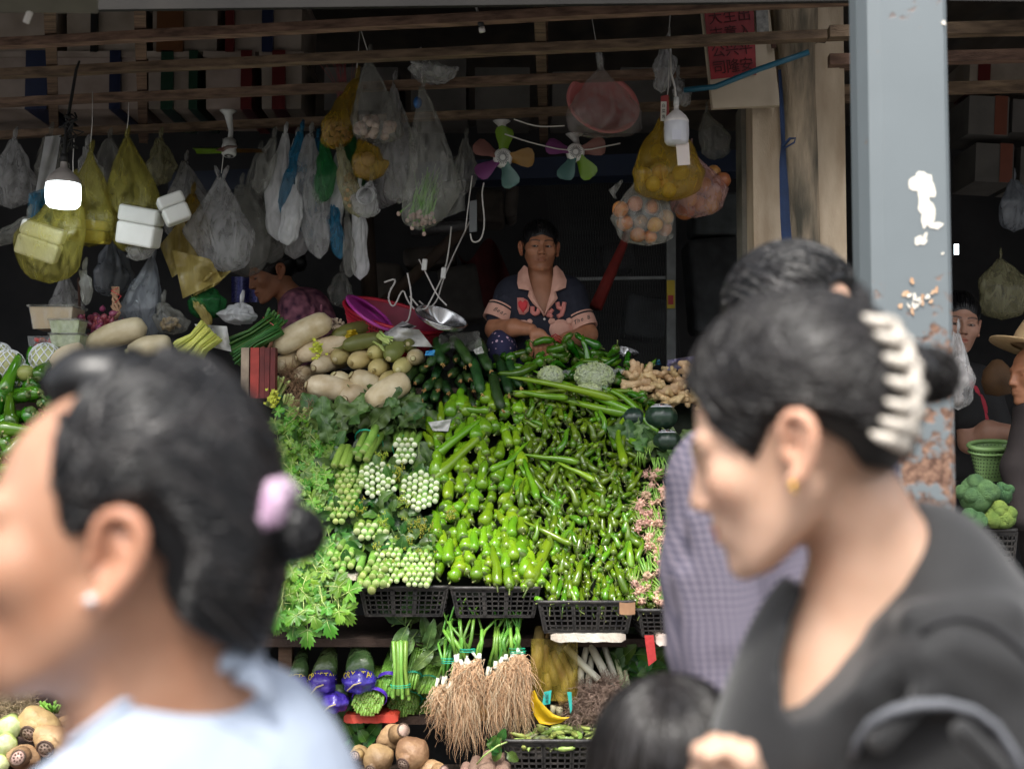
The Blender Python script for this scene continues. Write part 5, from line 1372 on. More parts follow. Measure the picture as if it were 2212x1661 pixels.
for x,y in scatter([(1120,1592),(1160,1572),(1300,1564),(1340,1575),(1370,1612),(1120,1612)],11,4000):
    f = (1614 - y) / 50
    p = P(x,y,4.14 + f * .2) + Vector((0,0,.0))
    tag(inst('bean_pod',R.choice(PODS),p,Quaternion(Vector((R.uniform(-1,1),R.uniform(-1,1),R.uniform(-1,1))).normalized(),R.uniform(-.6,.6)) @ Quaternion((0,0,1),R.uniform(0,6.28)),R.uniform(.9,1.15)),'broad bean pod lying in the bottom black crate','bean pod','broad bean pods in the bottom crate')

# ---------------------------------------------------------------- ginger, squash, bean bags
m_gin = M('ginger',(.52,.35,.17),.5,col2=(.68,.50,.28),scale=14,bump=.5,bscale=60,rnd=.1)
def ginger_mesh(seed):
    q = random.Random(seed); g = MB(); pts = [Vector((-.06,0,0))]
    for i in range(4): pts.append(pts[-1] + Vector((.03,q.gauss(0,.008),q.gauss(0,.008))))
    g.tube(pts,[.010,.017,.014,.018,.008],10,lobes=2,lobe=.1)
    for i in range(1,4):
        for _ in range(2):
            v = Vector((q.gauss(0,.6),q.gauss(0,1),q.gauss(0,1))).normalized(); l = q.uniform(.02,.036)
            g.tube([pts[i],pts[i] + v * l * .6,pts[i] + v * l],[.012,.013,.007],8)
    return g.mesh('ginger',m_gin)
GIN = [ginger_mesh(i) for i in range(5)]
for x,y in scatter([(1352,812),(1390,795),(1440,800),(1500,800),(1520,870),(1440,868),(1400,848)],17,3000):
    tag(inst('ginger',R.choice(GIN),P(x,y,dp(y) - .03 + R.uniform(-.02,.02)),Quaternion((0,1,0),R.gauss(.2,.4)) @ Quaternion((0,0,1),R.gauss(0,.5)) @ Quaternion((1,0,0),R.uniform(0,6)),R.uniform(.8,1.15)),'knobbly pale ginger root in the pile right of the peppers','ginger','ginger roots piled right of the peppers')
m_sq = M('squash_skin',(.010,.026,.018),.35,col2=(.022,.05,.032),scale=60,coat=.3)
def squash(x,y,r,d,label,sticker):
    c = P(x,y,d); s = d / F; t = thing('squash',label,'squash','dark ribbed squashes by the ginger',c); g = MB()
    g.ell(c,(r * s,r * s,r * s * .82),40,None,lambda v: 1 - .05 * abs(math.cos(math.atan2(v.y,v.x) * 5)) ** 6); part(g,'rind',m_sq,t)
    if sticker:
        g = MB()
        def fn(u,v):
            a = -2.7 + 2.3 * u; th = .42 + .40 * v
            q = Vector((math.sin(th) * math.cos(a) * r,math.sin(th) * math.sin(a) * r,math.cos(th) * r * .82)) * s * 1.006; return c + q
        g.grid(fn,24,4); part(g,'label',M('white_label',(.5,.52,.56),.4,col2=(.62,.63,.66),scale=30),t)
        for i,ch_ in enumerate('FRESH SQUASH') if False else []: pass
        for k_,(a,r_,cl) in enumerate(((-1.55,.010,'ink'),(-1.5,.006,'orange_dot'),(-1.65,.005,'red_dot'))):
            q = Vector((math.sin(.62) * math.cos(a) * r,math.sin(.62) * math.sin(a) * r,math.cos(.62) * r * .82)) * s * 1.012
            g = MB(); g.ell(c + q,(r_,.002,r_ * .8),12); part(g,'emblem',flat(cl,dict(ink=(.03,.03,.03),orange_dot=(.6,.25,.02),red_dot=(.5,.05,.02))[cl]),t)
        for k_ in range(16):
            a = -2.6 + k_ * .135
            if -1.8 < a < -1.35: continue
            q = Vector((math.sin(.66) * math.cos(a) * r,math.sin(.66) * math.sin(a) * r,math.cos(.66) * r * .82)) * s * 1.01
            g = MB(); g.box(c + q,(.003,.001,.007)); part(g,'print_mark',flat('ink',(.02,.02,.02)),t,False)
    return t
squash(1428,900,36,dp(900) - .06,'round dark green squash with a white printed band',True)
squash(1440,952,31,dp(952) - .04,'dark green squash just below the labelled one',True)
squash(1368,903,30,dp(903) - .02,'shadowed dark squash behind the long chilli tips',False)
squash(1385,950,26,dp(950) + .02,'dark squash buried beside the chillies',False)
m_bean = M('green_bean_seed',(.42,.50,.22),.45,col2=(.56,.62,.34),scale=60,rnd=0)
film_c = plastic('clear_film',(.75,.78,.78),.03,.12,.1)
def beanbag(x,y,rx,ry,d,label):
    c = P(x,y,d); s = d / F; t = thing('bean_bag',label,'bag of beans','small clear bags of shelled green beans',c); g = MB(); n = 0
    while n < 260:
        v = Vector((R.gauss(0,1),R.gauss(0,1),R.gauss(0,1))).normalized()
        if v.y > .2: continue
        n += 1; p = c + Vector((v.x * rx * s,v.y * .04,v.z * ry * s)); g.ell(p,(.0075,.0055,.0055),7,Matrix.Rotation(R.uniform(0,3),3,'Y'))
    g.ell(c,(rx * s * .95,.036,ry * s * .95),16); part(g,'beans',m_bean,t)['kind'] = 'stuff'
    g = MB(); g.ell(c,(rx * s * 1.1,.048,ry * s * 1.12),24,None,lambda v: 1 + .03 * math.sin(v.x * 9) + .03 * math.sin(v.z * 11));
    g.tube([c + Vector((rx * s,-.01,ry * s * .3)),c + Vector((rx * s * 1.25,-.015,ry * s * .5)),c + Vector((rx * s * 1.45,-.02,ry * s * .3))],[.012,.005,.014],8); part(g,'film',film_c,t)
    return t
beanbag(1190,812,26,20,dp(812) - .07,'smaller clear bag of pale green beans among the chillies, left')
beanbag(1284,812,42,27,dp(812) - .07,'larger clear bag of pale green beans tied with a teal knot')
beanbag(1272,842,26,12,dp(842) - .05,'flat bag of pale green beans half under the chillies')

# ---------------------------------------------------------------- people
def skinmat(name,a,b,sss=.12,rough=.5):
    return M(name,a,rough,col2=b,scale=30,attr='Col',sss=sss,bump=.12,bscale=260,bdist=.002,rnd=0)
sk_tan = M('tan_skin',(.38,.185,.11),.40,col2=(.52,.30,.20),scale=11,attr='Col',sss=.15,bump=.12,bscale=260,bdist=.002,rnd=0)
sk_light = M('fair_skin',(.54,.31,.205),.40,col2=(.70,.46,.335),scale=11,attr='Col',sss=.15,bump=.12,bscale=260,bdist=.002,rnd=0)
sk_brown = skinmat('brown_skin',(.34,.145,.075),(.42,.185,.10),.08)
m_eye = flat('eye_white',(.55,.52,.48),.15); m_iris = flat('dark_iris',(.02,.012,.008),.08)
m_hair = M('black_hair',(.003,.003,.0035),.3,col2=(.007,.007,.008),scale=30,rnd=0,spec=.36)
m_hair2 = M('brown_black_hair',(.004,.003,.003),.32,col2=(.009,.007,.006),scale=30,rnd=0,spec=.36)
m_hairg = M('greying_hair',(.02,.02,.02),.45,col2=(.09,.085,.08),scale=60,rnd=0,spec=.6)

m_hairl = M('gloss_streak_hair',(.014,.012,.012),.25,col2=(.030,.026,.025),scale=40,rnd=0,spec=.6)  # lighter strands that put the gloss streaks into the hair colour
def head_sdf(fat=1.0,nose=1.0,ear=True,mouth_open=0,es=1.0):
    s = Sdf()
    s.ell((0,.012,.035),(.076,.095,.085))
    s.ell((0,-.034,-.03),(.059 * fat,.060,.077),k=.03)
    s.ell((0,-.055,-.082),(.034 * fat,.036,.027),k=.025)
    s.cap((.048 * fat,.0,-.042),(.018,-.060,-.096),.015,.014,k=.02,sym=True)
    s.ell((.042 * fat,-.060,-.014),.022,k=.02,sym=True)
    s.cap((.044,-.070,.031),(.012,-.084,.029),.009,.0085,k=.016,sym=True)
    s.cap((0,-.088,.020),(0,-.107 * nose,-.020),.007,.0100,k=.014)
    s.ell((.013,-.098,-.025),(.0085,.010,.008),k=.006,sym=True)
    s.ell((0,-.080,-.055),(.030,.019,.023),k=.014)
    s.ell((0,-.086,-.092),(.018,.014,.014),k=.014)
    s.plane((0,-.075,-.1105),(0,.43,-.90),.014)
    s.ell((.031,-.098,.007),(.018,.0155,.0105),k=.014,op='d',sym=True)
    s.ell((.031,-.0705,.006),(.0155,.0145,.0140),k=.004,sym=True)
    s.ell((.031,-.0850,.005),(.0120,.009,.0036),k=.002,op='d',sym=True)
    s.ell((.007,-.108,-.031),(.0035,.006,.003),k=.003,op='d',sym=True)
    s.chain([(0,-.0985,-.0495),(.012,-.0955,-.0495),(.023,-.086,-.0535)],[.0062,.0056,.002],k=.004,sym=True)
    s.chain([(0,-.0975,-.0600 - mouth_open),(.011,-.0950,-.0605 - mouth_open),(.021,-.086,-.0555)],[.0074,.0062,.002],k=.004,sym=True)
    s.chain([(0,-.1045,-.0547),(.012,-.1005,-.0547),(.024,-.089,-.0545)],[.0014 + mouth_open * .5,.0014 + mouth_open * .4,.001],k=.003,op='d',sym=True)
    if ear: add_ear(s,es)
    return s
def add_ear(s,sc=1.0,tilt=.30):
    """ear at x = .076; plate, rim, lobe, hollow, canal; the top leans back"""
    ct,st = math.cos(tilt),math.sin(tilt)
    def e(y,z,x=0): y,z = y * ct + z * st,z * ct - y * st; return (.077 + x,.016 + y * sc,-.006 + z * sc)
    R_ = Matrix.Rotation(-tilt,3,'X').to_4x4()
    s.ell(e(.003,.002,.004),(.0055,.0155 * sc,.028 * sc),k=.008,sym=True,rot=R_)
    s.chain([e(-.012,.004,.006),e(-.013,.018,.009),e(-.006,.029,.012),e(.006,.031,.014),e(.015,.023,.016),e(.018,.010,.016),e(.016,-.004,.013),e(.009,-.018,.009),e(.001,-.028,.007),e(-.006,-.030,.006)],[.0030,.0040,.0046,.0048,.0048,.0046,.0044,.005,.006,.005],k=.005,sym=True,sm=1)
    s.chain([e(.001,.018,.009),e(.008,.008,.010),e(.005,-.010,.009)],[.0025,.0032,.0034],k=.005,sym=True)
    s.ell(e(-.003,-.002,.011),(.0075,.0075,.012),k=.004,op='d',sym=True,rot=R_)
    s.ell(e(-.002,.021,.013),(.005,.0055,.0045),k=.004,op='d',sym=True)
    s.cap(e(-.012,-.007,.006),e(-.011,-.001,.007),.0035,k=.003,sym=True)
def side(Mx,x,y,d=1.0,sx=.078):
    """head-space (y, z) of the point of the near side plane seen at picture (x, y)"""
    inv = Mx.inverted(); a = inv @ CAM; b_ = inv @ P(x,y,d); t_ = (sx - a.x) / (b_.x - a.x); q = a + (b_ - a) * t_; return (q.y,q.z)

def face_cols(V,base=1.0,brow=.16,lips=(.95,.55,.52),stubble=0,blush=.0):
    """skin tone varies with the feature: darker brows, redder lips and ears; shade at eyes, nostrils and mouth line painted in; V in head space"""
    c = np.ones((len(V),3),dtype=np.float32) * base
    ax = np.abs(V[:,0])
    def mixin(w,col):
        w = np.clip(w,0,1)[:,None]; c[:] = c * (1 - w) + np.array(col,dtype=np.float32) * w
    f = V[:,1] < -.055
    yb_ = .0335 - (ax - .03) ** 2 * 6 - np.where(ax < .03,(.03 - ax) * .12,0)
    mixin(np.where(f,1.7 - np.abs(V[:,2] - yb_) / .0026,0) * ((ax > .011) & (ax < .052)),(brow,brow * .9,brow * .85))
    l = 1.6 - np.sqrt((ax / .024) ** 2 + ((V[:,2] + .0548) / .0105) ** 2) * 1.5
    mixin(np.where(f,np.clip(l * 2,0,1),0),lips)
    mixin(np.where(f,1.4 - np.abs(V[:,2] + .0547) / .0013,0) * (ax < .024),(.25,.12,.10))
    e = np.sqrt(((ax - .031) / .0145) ** 2 + ((V[:,2] - .005) / .0045) ** 2)
    mixin(np.where(f,(1.5 - e) * 1.6,0),(.26,.19,.17))
    mixin(np.where(f,1.3 - np.sqrt(((ax - .010) / .006) ** 2 + ((V[:,2] + .031) / .004) ** 2),0),(.3,.2,.18))  # shading of eyes, nostrils and mouth line is put into the skin colour
    if stubble: mixin(np.where(f & (V[:,2] < -.035),stubble,0) * (np.abs(V[:,2] + .055) < .03),(.75,.72,.72))
    if blush: mixin(blush * np.exp(-(((ax - .045) / .02) ** 2 + ((V[:,2] + .02) / .022) ** 2)) * f,(1.0,.72,.66))
    mixin((ax > .079) * .35,(1.05,.72,.62))
    return c

def place(pos,facing,pitch=0,roll=0,scale=1):
    """matrix taking head space (face along -Y) to the world; facing = heading angle, 0 towards the camera, -90 to the left"""
    return Matrix.Translation(pos) @ Matrix.Rotation(math.radians(facing),4,'Z') @ Matrix.Rotation(math.radians(pitch),4,'X') @ Matrix.Rotation(math.radians(roll),4,'Y') @ Matrix.Scale(scale,4)

def eyes(t,Mx,look=(0,0)):
    for s in (-1,1):
        g = MB(); c = Mx @ Vector((s * .031,-.0700,.0055)); r = .0125 * Mx.to_scale()[0]
        g.ell(c,r,16)
        v = (Mx.to_3x3() @ Vector((look[0],-1,look[1]))).normalized()
        g.mi = 1; g.tube([c + v * r * .90,c + v * r * 1.012,c + v * r * 1.045],[r * .52,r * .46,r * .2],14)
        part(g,'eye',[m_eye,m_iris],t)

def radial(f,dirs,lo=.02,hi=.35,it=22):
    D = np.array(dirs,dtype=np.float32); a = np.full(len(D),lo,dtype=np.float32); b = np.full(len(D),hi,dtype=np.float32)
    for _ in range(it):
        m = (a + b) / 2; ins = f(D * m[:,None]) < 0; a = np.where(ins,m,a); b = np.where(ins,b,m)
    return (a + b) / 2
def hair_locks(f,starts,end,n,w,Mx,jit=.05,seg=14,lift=.004,q=None,flat_=.45,endr=.0):
    """strands drawn back over the head surface f from hairline directions to a gathering direction"""
    q = q or random.Random(2); S_ = []; paths = []
    for _ in range(n):
        i = q.uniform(0,len(starts) - 1.001); k = int(i); s = Vector(starts[k]).lerp(Vector(starts[k + 1]),i - k) + Vector((q.gauss(0,jit),q.gauss(0,jit),q.gauss(0,jit))); s.normalize()
        e = (Vector(end) + Vector((q.gauss(0,endr),q.gauss(0,endr),q.gauss(0,endr)))).normalized(); t0 = q.uniform(0,.45) if q.random() < .6 else 0
        side = Vector((q.gauss(0,.012),q.gauss(0,.012),q.gauss(0,.012)))
        for j in range(seg):
            t = t0 + (1 - t0) * j / (seg - 1); d = (s.slerp(e,t) if s.angle(e) > .01 else e) + side * math.sin(t * math.pi); S_.append(tuple(d.normalized()))
        paths.append((q.uniform(.2,1) * lift,q.uniform(.6,1.5) * w))
    r = radial(f,S_); g = MB(); k = 0
    for (lf,ww) in paths:
        pts = []
        for j in range(seg):
            t = j / (seg - 1); pts.append(Mx @ (Vector(S_[k]) * (float(r[k]) + lf * math.sin(min(1,t * 2.5) * 1.57) + .0006))); k += 1
        ww2 = ww * Mx.to_scale()[0]; g.mi = 1 if q.random() < .22 else 0
        g.tube(pts,[ww2 * .25] + [ww2 * .8] + [ww2] * (seg - 3) + [ww2 * .6],5,cap=False)
    return g

# ---- the seller, seated behind the pile, facing the camera
def seller():
    t = thing('person','person with cropped hair behind the peppers in a navy shirt with pink collar','person',None,P(1166,760,5.25))
    DS = 5.25; sc = .95
    hc = P(1166,535,DS)
    Mx = place(hc,5,9,1,sc)
    hs = head_sdf(1.06)
    b = Sdf(); b.sub(hs,Mx,0)
    X = lambda x,y,dd=0: P(x,y,DS + dd)
    b.cap(X(1167,562,.02),X(1168,625,.05),.052,.060,k=.03)
    b.cap(X(1110,648,.06),X(1226,648,.06),.075,k=.05)
    b.ell(X(1168,690,.05),(.18,.105,.20),k=.05)
    # forearms, elbows out, hands hanging over the peppers
    b.chain([X(1098,650,.04),X(1071,712,-.02)],[.052,.045],k=.02); b.chain([X(1071,712,-.02),X(1110,708,-.12),X(1147,712,-.17)],[.043,.036,.026],k=.02)
    b.chain([X(1232,655,.04),X(1268,722,-.02)],[.052,.045],k=.02); b.chain([X(1268,722,-.02),X(1230,736,-.12),X(1196,740,-.17)],[.043,.036,.026],k=.02)
    # left hand in the picture: back of the hand, four fingers hanging down, thumb inward
    b.ell(X(1162,724,-.20),(.036,.020,.030),k=.018)
    for i,(x0,x1,ln) in enumerate(((1150,1147,34),(1158,1158,38),(1166,1168,37),(1174,1177,30))):
        b.chain([X(x0,733,-.205),X((x0 + x1) / 2,733 + ln * .5,-.218),X(x1,733 + ln,-.205)],[.0105,.0098,.0080],k=.004)
    b.chain([X(1172,720,-.20),X(1184,730,-.215),X(1190,742,-.21)],[.011,.010,.008],k=.006)
    b.ell(X(1188,744,-.19),(.030,.020,.030),k=.018)
    for i,(x0,x1) in enumerate(((1178,1172),(1186,1182),(1194,1192),(1201,1202))):
        b.chain([X(x0,754,-.195),X(x1,772,-.2),X(x1,784,-.19)],[.010,.0095,.008],k=.004)
    inv = np.array(Mx.inverted())
    def colf(V):
        L_ = V @ inv[:3,:3].T + inv[:3,3]; c = face_cols(L_,1,.10,(.66,.36,.34),.7)
        c[L_[:,2] < -.125] = 1; return c
    lo,hi = X(1030,800,-.3),X(1300,470,.3)
    me = body_mesh('body',b,(lo.x,4.85,lo.z),(hi.x,5.5,hi.z),.0027,sk_brown,colf)
    part(me_off(me,t),'body',None,t)
    eyes(t,Mx,(-.28,.05))
    # hair cap, short and swept forward a little
    h = Sdf(); h.ell((0,.016,.040),(.0825,.100,.088)); h.ell((0,-.118,-.022),(.074,.070,.088),k=.012,op='d'); h.plane((0,.02,-.055),(0,-.3,-1),.01)
    h.ell((.09,.012,-.012),(.022,.024,.034),k=.008,op='d',sym=True)
    V0 = body_mesh('hair',h,(-.10,-.11,-.09),(.10,.13,.14),.004,m_hair,None,Mx)
    part(me_off(V0,t),'hair',None,t)
    st = [(-.75,-.55,.35),(-.4,-.8,.62),(0,-.85,.70),(.4,-.8,.62),(.75,-.55,.35)]
    g = hair_locks(h,st,(0,.8,.7),260,.0022,Mx,.12,10,.004); part(g,'hair_strands',[m_hair,m_hairl],t)['kind'] = 'stuff'
    # shirt: body shape grown outward, opened at the neck and cut at the cuffs
    s = Sdf()
    s.cap(X(1112,640,.06),X(1224,640,.06),.088,k=.05); s.ell(X(1168,700,.06),(.208,.122,.24),k=.05); s.cap(X(1168,600,.06),X(1168,640,.06),.075,k=.03)
    s.chain([X(1110,640,.05),X(1079,684,.0)],[.075,.058],k=.03); s.chain([X(1226,642,.05),X(1257,700,.0)],[.075,.058],k=.03)
    for (a,c_) in ((1072,1.0),(1088,1.2),(1120,.8),(1215,.9),(1240,1.1)): s.cap(X(a,640,-.03),X(a + 14,735,-.01),.006,.003,k=.02)
    s.plane(X(1168,588,0),(0,0,1),.01)
    s.poly([(X(x,y,-.1).x,X(x,y,-.1).z) for x,y in ((1141,560),(1141,608),(1150,638),(1176,684),(1188,640),(1196,608),(1196,560))],.004)
    me = body_mesh('shirt',s,(X(1030,0).x,5.0,X(0,790).z),(X(1300,0).x,5.5,X(0,575).z),.0048,M('navy_jersey',(.010,.012,.024),.85,col2=(.017,.019,.034),scale=40,bump=.2,bscale=220,rnd=0))
    sh = part(me_off(me,t),'shirt',None,t)
    pink = M('pink_cotton',(.62,.33,.25),.8,col2=(.70,.40,.31),scale=30,bump=.25,bscale=200,rnd=0)
    def onshirt(x,y,out=.004):
        """point on the shirt front seen at picture (x, y): march along the view ray"""
        a = P(x,y,4.9); d = (P(x,y,5.6) - a).normalized(); n = 180
        pts = np.array([tuple(a + d * (.7 * i / n)) for i in range(n)],dtype=np.float32); v = s(pts); k = np.argmax(v < out) if (v < out).any() else 90
        return Vector(pts[k])
    def applique(name,poly,mat,out=.006,par=sh,lift=0):
        """a cloth piece laid over the shirt front"""
        g = MB(); ring = [onshirt(x,y,out) + Vector((0,-lift,0)) for x,y in poly]; cx = sum(p[0] for p in poly) / len(poly); cy = sum(p[1] for p in poly) / len(poly)
        mid = [onshirt(cx + (x - cx) * .5,cy + (y - cy) * .5,out) + Vector((0,-lift - .002,0)) for x,y in poly]; n = len(poly)
        c = onshirt(cx,cy,out) + Vector((0,-lift - .003,0))
        back = [p + Vector((0,.008,0)) for p in ring]
        g.add([c] + mid + ring + back,[(0,1 + (i + 1) % n,1 + i) for i in range(n)] + [(1 + i,1 + (i + 1) % n,1 + n + (i + 1) % n,1 + n + i) for i in range(n)] + [(1 + n + i,1 + n + (i + 1) % n,1 + 2 * n + (i + 1) % n,1 + 2 * n + i) for i in range(n)])
        return part(g,name,mat,par)
    # collar lapels: thick folded bands either side of the open neck
    def lapel(outer,inner,nm='collar'):
        g = MB(); n = len(outer); vs = []
        for (a,b_) in zip(outer,inner):
            A = onshirt(*a,.010) ; B = onshirt(*b_,.012) if b_ else A
            for k in range(5):
                f = k / 4; p = A.lerp(B,f); p.y = min(p.y,5.25) - .010 - .012 * math.sin(f * math.pi); vs.append(p)
        g.add(vs,[(i * 5 + k,i * 5 + k + 1,i * 5 + k + 6,i * 5 + k + 5) for i in range(n - 1) for k in range(4)])
        off = len(g.v); g.add([Vector(v) + Vector((0,.007,0)) for v in vs],[(i * 5 + k + 5,i * 5 + k + 6,i * 5 + k + 1,i * 5 + k) for i in range(n - 1) for k in range(4)])
        return part(g,nm,pink,sh)
    lapel([(1132,574),(1119,590),(1117,612),(1120,624),(1143,628),(1140,640),(1150,655),(1163,668),(1175,682)],[(1140,580),(1142,596),(1145,610),(1148,620),(1152,634),(1157,646),(1163,658),(1170,669),(1176,679)])
    lapel([(1202,574),(1216,588),(1224,606),(1222,622),(1200,631),(1205,645),(1196,656),(1186,668),(1177,682)],[(1195,580),(1195,594),(1193,608),(1191,622),(1189,634),(1186,645),(1182,658),(1179,669),(1176,679)])
    rose = M('rose_applique',(.58,.20,.17),.8,col2=(.66,.27,.23),scale=60,rnd=0); redp = flat('red_heart',(.62,.045,.055),.8)
    def ltr(name,ch_,x,y,hpx,mat,sx=1,bold=True,rotz=0,out=.008,par=sh,fw=None):
        me = text_mesh(ch_,hpx * 5.15 / F * 1.25,mat,'letter',0,.0015)
        p = onshirt(x,y,out) + Vector((0,-.006,0)); o = inst(name,me,p - Vector(t.location),Quaternion((0,1,0),rotz) @ frame_rot((1,0,0),(0,-1,.15)),(sx,1,1),par); return o
    # block letters of the chest, built thick: D u x y
    def stroke(pts,w,mat,nm='letter'):
        g = MB(); pp = []
        for a,b_ in zip(pts[:-1],pts[1:]):
            for k in range(4): pp.append((a[0] + (b_[0] - a[0]) * k / 4,a[1] + (b_[1] - a[1]) * k / 4))
        pp.append(pts[-1]); g.tube([onshirt(x,y,.006) + Vector((0,-.001,0)) for x,y in pp],w,8,flat=1); return part(g,nm,mat,sh)
    applique('letter',[(1117,643),(1130,643),(1140,649),(1144,660),(1142,672),(1133,680),(1122,679),(1118,668)],rose)
    applique('heart',[(1130,676),(1120,662),(1119,653),(1124,649),(1129,653),(1134,648),(1140,653),(1139,664)],redp,.008,sh,.003)
    stroke([(1150,662),(1150,674),(1156,679),(1163,675),(1164,666)],.010,rose)
    stroke([(1181,684),(1194,668)],.009,rose); stroke([(1183,672),(1192,686)],.009,rose)
    stroke([(1204,653),(1206,664),(1214,668)],.010,rose); stroke([(1219,653),(1217,668),(1213,680),(1205,684)],.010,rose)
    # two round pink bear heads printed low on the chest
    for cx,cy,r in ((1130,708,19),(1211,712,25)):
        applique('print',[(cx + r * math.cos(a),cy + r * .9 * math.sin(a)) for a in [i * .449 for i in range(14)]],pink,.006)
        for ex in (-.75,.75): applique('print',[(cx + ex * r + r * .33 * math.cos(a),cy - r * .72 + r * .3 * math.sin(a)) for a in [i * .785 for i in range(8)]],pink,.007)
    g = MB(); g.tube([onshirt(1176,690,.003) + Vector((0,-.004,0)),onshirt(1176,690,.003) + Vector((0,-.007,0))],.0055,12); part(g,'button',flat('button',(.7,.65,.6)),sh)
    # pink cuffs with a black stripe and script
    for nm,a,b_,r in (('Bear',(1086,665,.01),(1071,694,-.01),.066),('The B',(1250,684,.01),(1262,712,-.01),.066)):
        A,B = X(*a),X(*b_); g = MB(); g.tube([A,A.lerp(B,.5),B],[r,r * .99,r * .96],28,cap=False); g.tube([B,B + (A - B) * .02],[r * .96,r * .8],28,cap=False); cf = part(g,'cuff',pink,sh)
        g = MB(); ax = (B - A).normalized(); g.tube([A + ax * .007,A + ax * .015],r * 1.008,28,cap=False); part(g,'stripe',flat('black_trim',(.01,.01,.012),.8),cf)
        wd = len(nm); x0 = -.008 * wd / 2
        ink = flat('ink',(.02,.02,.02)); xx = ax.cross(Vector((0,1,0))).normalized(); xx = xx if xx.x > 0 else -xx
        yy_ = Vector((0,-1,0)) - ax * Vector((0,-1,0)).dot(ax); yy_.normalize()
        for i,ch_ in enumerate(nm):
            if ch_ == ' ': continue
            an = ((i - (wd - 1) / 2) * .24); nrm = xx * math.sin(an) + yy_ * math.cos(an); tg = xx * math.cos(an) - yy_ * math.sin(an)
            me = text_mesh(ch_,.026,ink,'letter',.35); inst('letter',me,A.lerp(B,.62) + nrm * (r * .985 + .0015) - Vector(t.location),frame_rot(tg,nrm),1,sh)
    # dotted trousers over the raised knee
    k_ = Sdf(); k_.ell(X(1083,760,-.06),(.07,.12,.10),k=.03); k_.ell(X(1240,775,.02),(.09,.12,.09),k=.03); k_.cap(X(1083,790,0),X(1240,790,.04),.05,k=.04)
    tm = dots()
    me = body_mesh('trousers',k_,(X(1030,0).x,4.9,X(0,830).z),(X(1300,0).x,5.5,X(0,690).z),.006,tm)
    part(me_off(me,t),'trousers',None,t)
    g = MB()
    for a in (0,.006,.012): g.tube([X(1190,728 + a * 900,-.215),X(1200,722 + a * 900,-.23),X(1212,730 + a * 900,-.215)],.0028,6)
    part(g,'bracelet',flat('red_beads',(.42,.015,.02),.4),t)
def me_off(me,t):
    off = np.array(t.location,dtype=np.float32); n = len(me.vertices); a = np.empty(n * 3,dtype=np.float32)
    me.vertices.foreach_get('co',a); a = a.reshape(-1,3) - off; me.vertices.foreach_set('co',a.ravel()); me.update(); return me
def dots():
    m = bpy.data.materials.new('dotted_cotton'); m.use_nodes = True; nt = m.node_tree; N = nt.nodes; L = nt.links
    tc = N.new('ShaderNodeTexCoord'); v = N.new('ShaderNodeTexVoronoi'); v.inputs['Scale'].default_value = 42
    L.new(tc.outputs['Object'],v.inputs['Vector']); r = N.new('ShaderNodeValToRGB'); r.color_ramp.interpolation = 'CONSTANT'
    r.color_ramp.elements[0].color = (.62,.42,.52,1); r.color_ramp.elements[1].position = .27; r.color_ramp.elements[1].color = (.022,.022,.07,1)
    L.new(v.outputs['Distance'],r.inputs[0]); L.new(r.outputs[0],N['Principled BSDF'].inputs['Base Color']); N['Principled BSDF'].inputs['Roughness'].default_value = .85
    return m
seller()

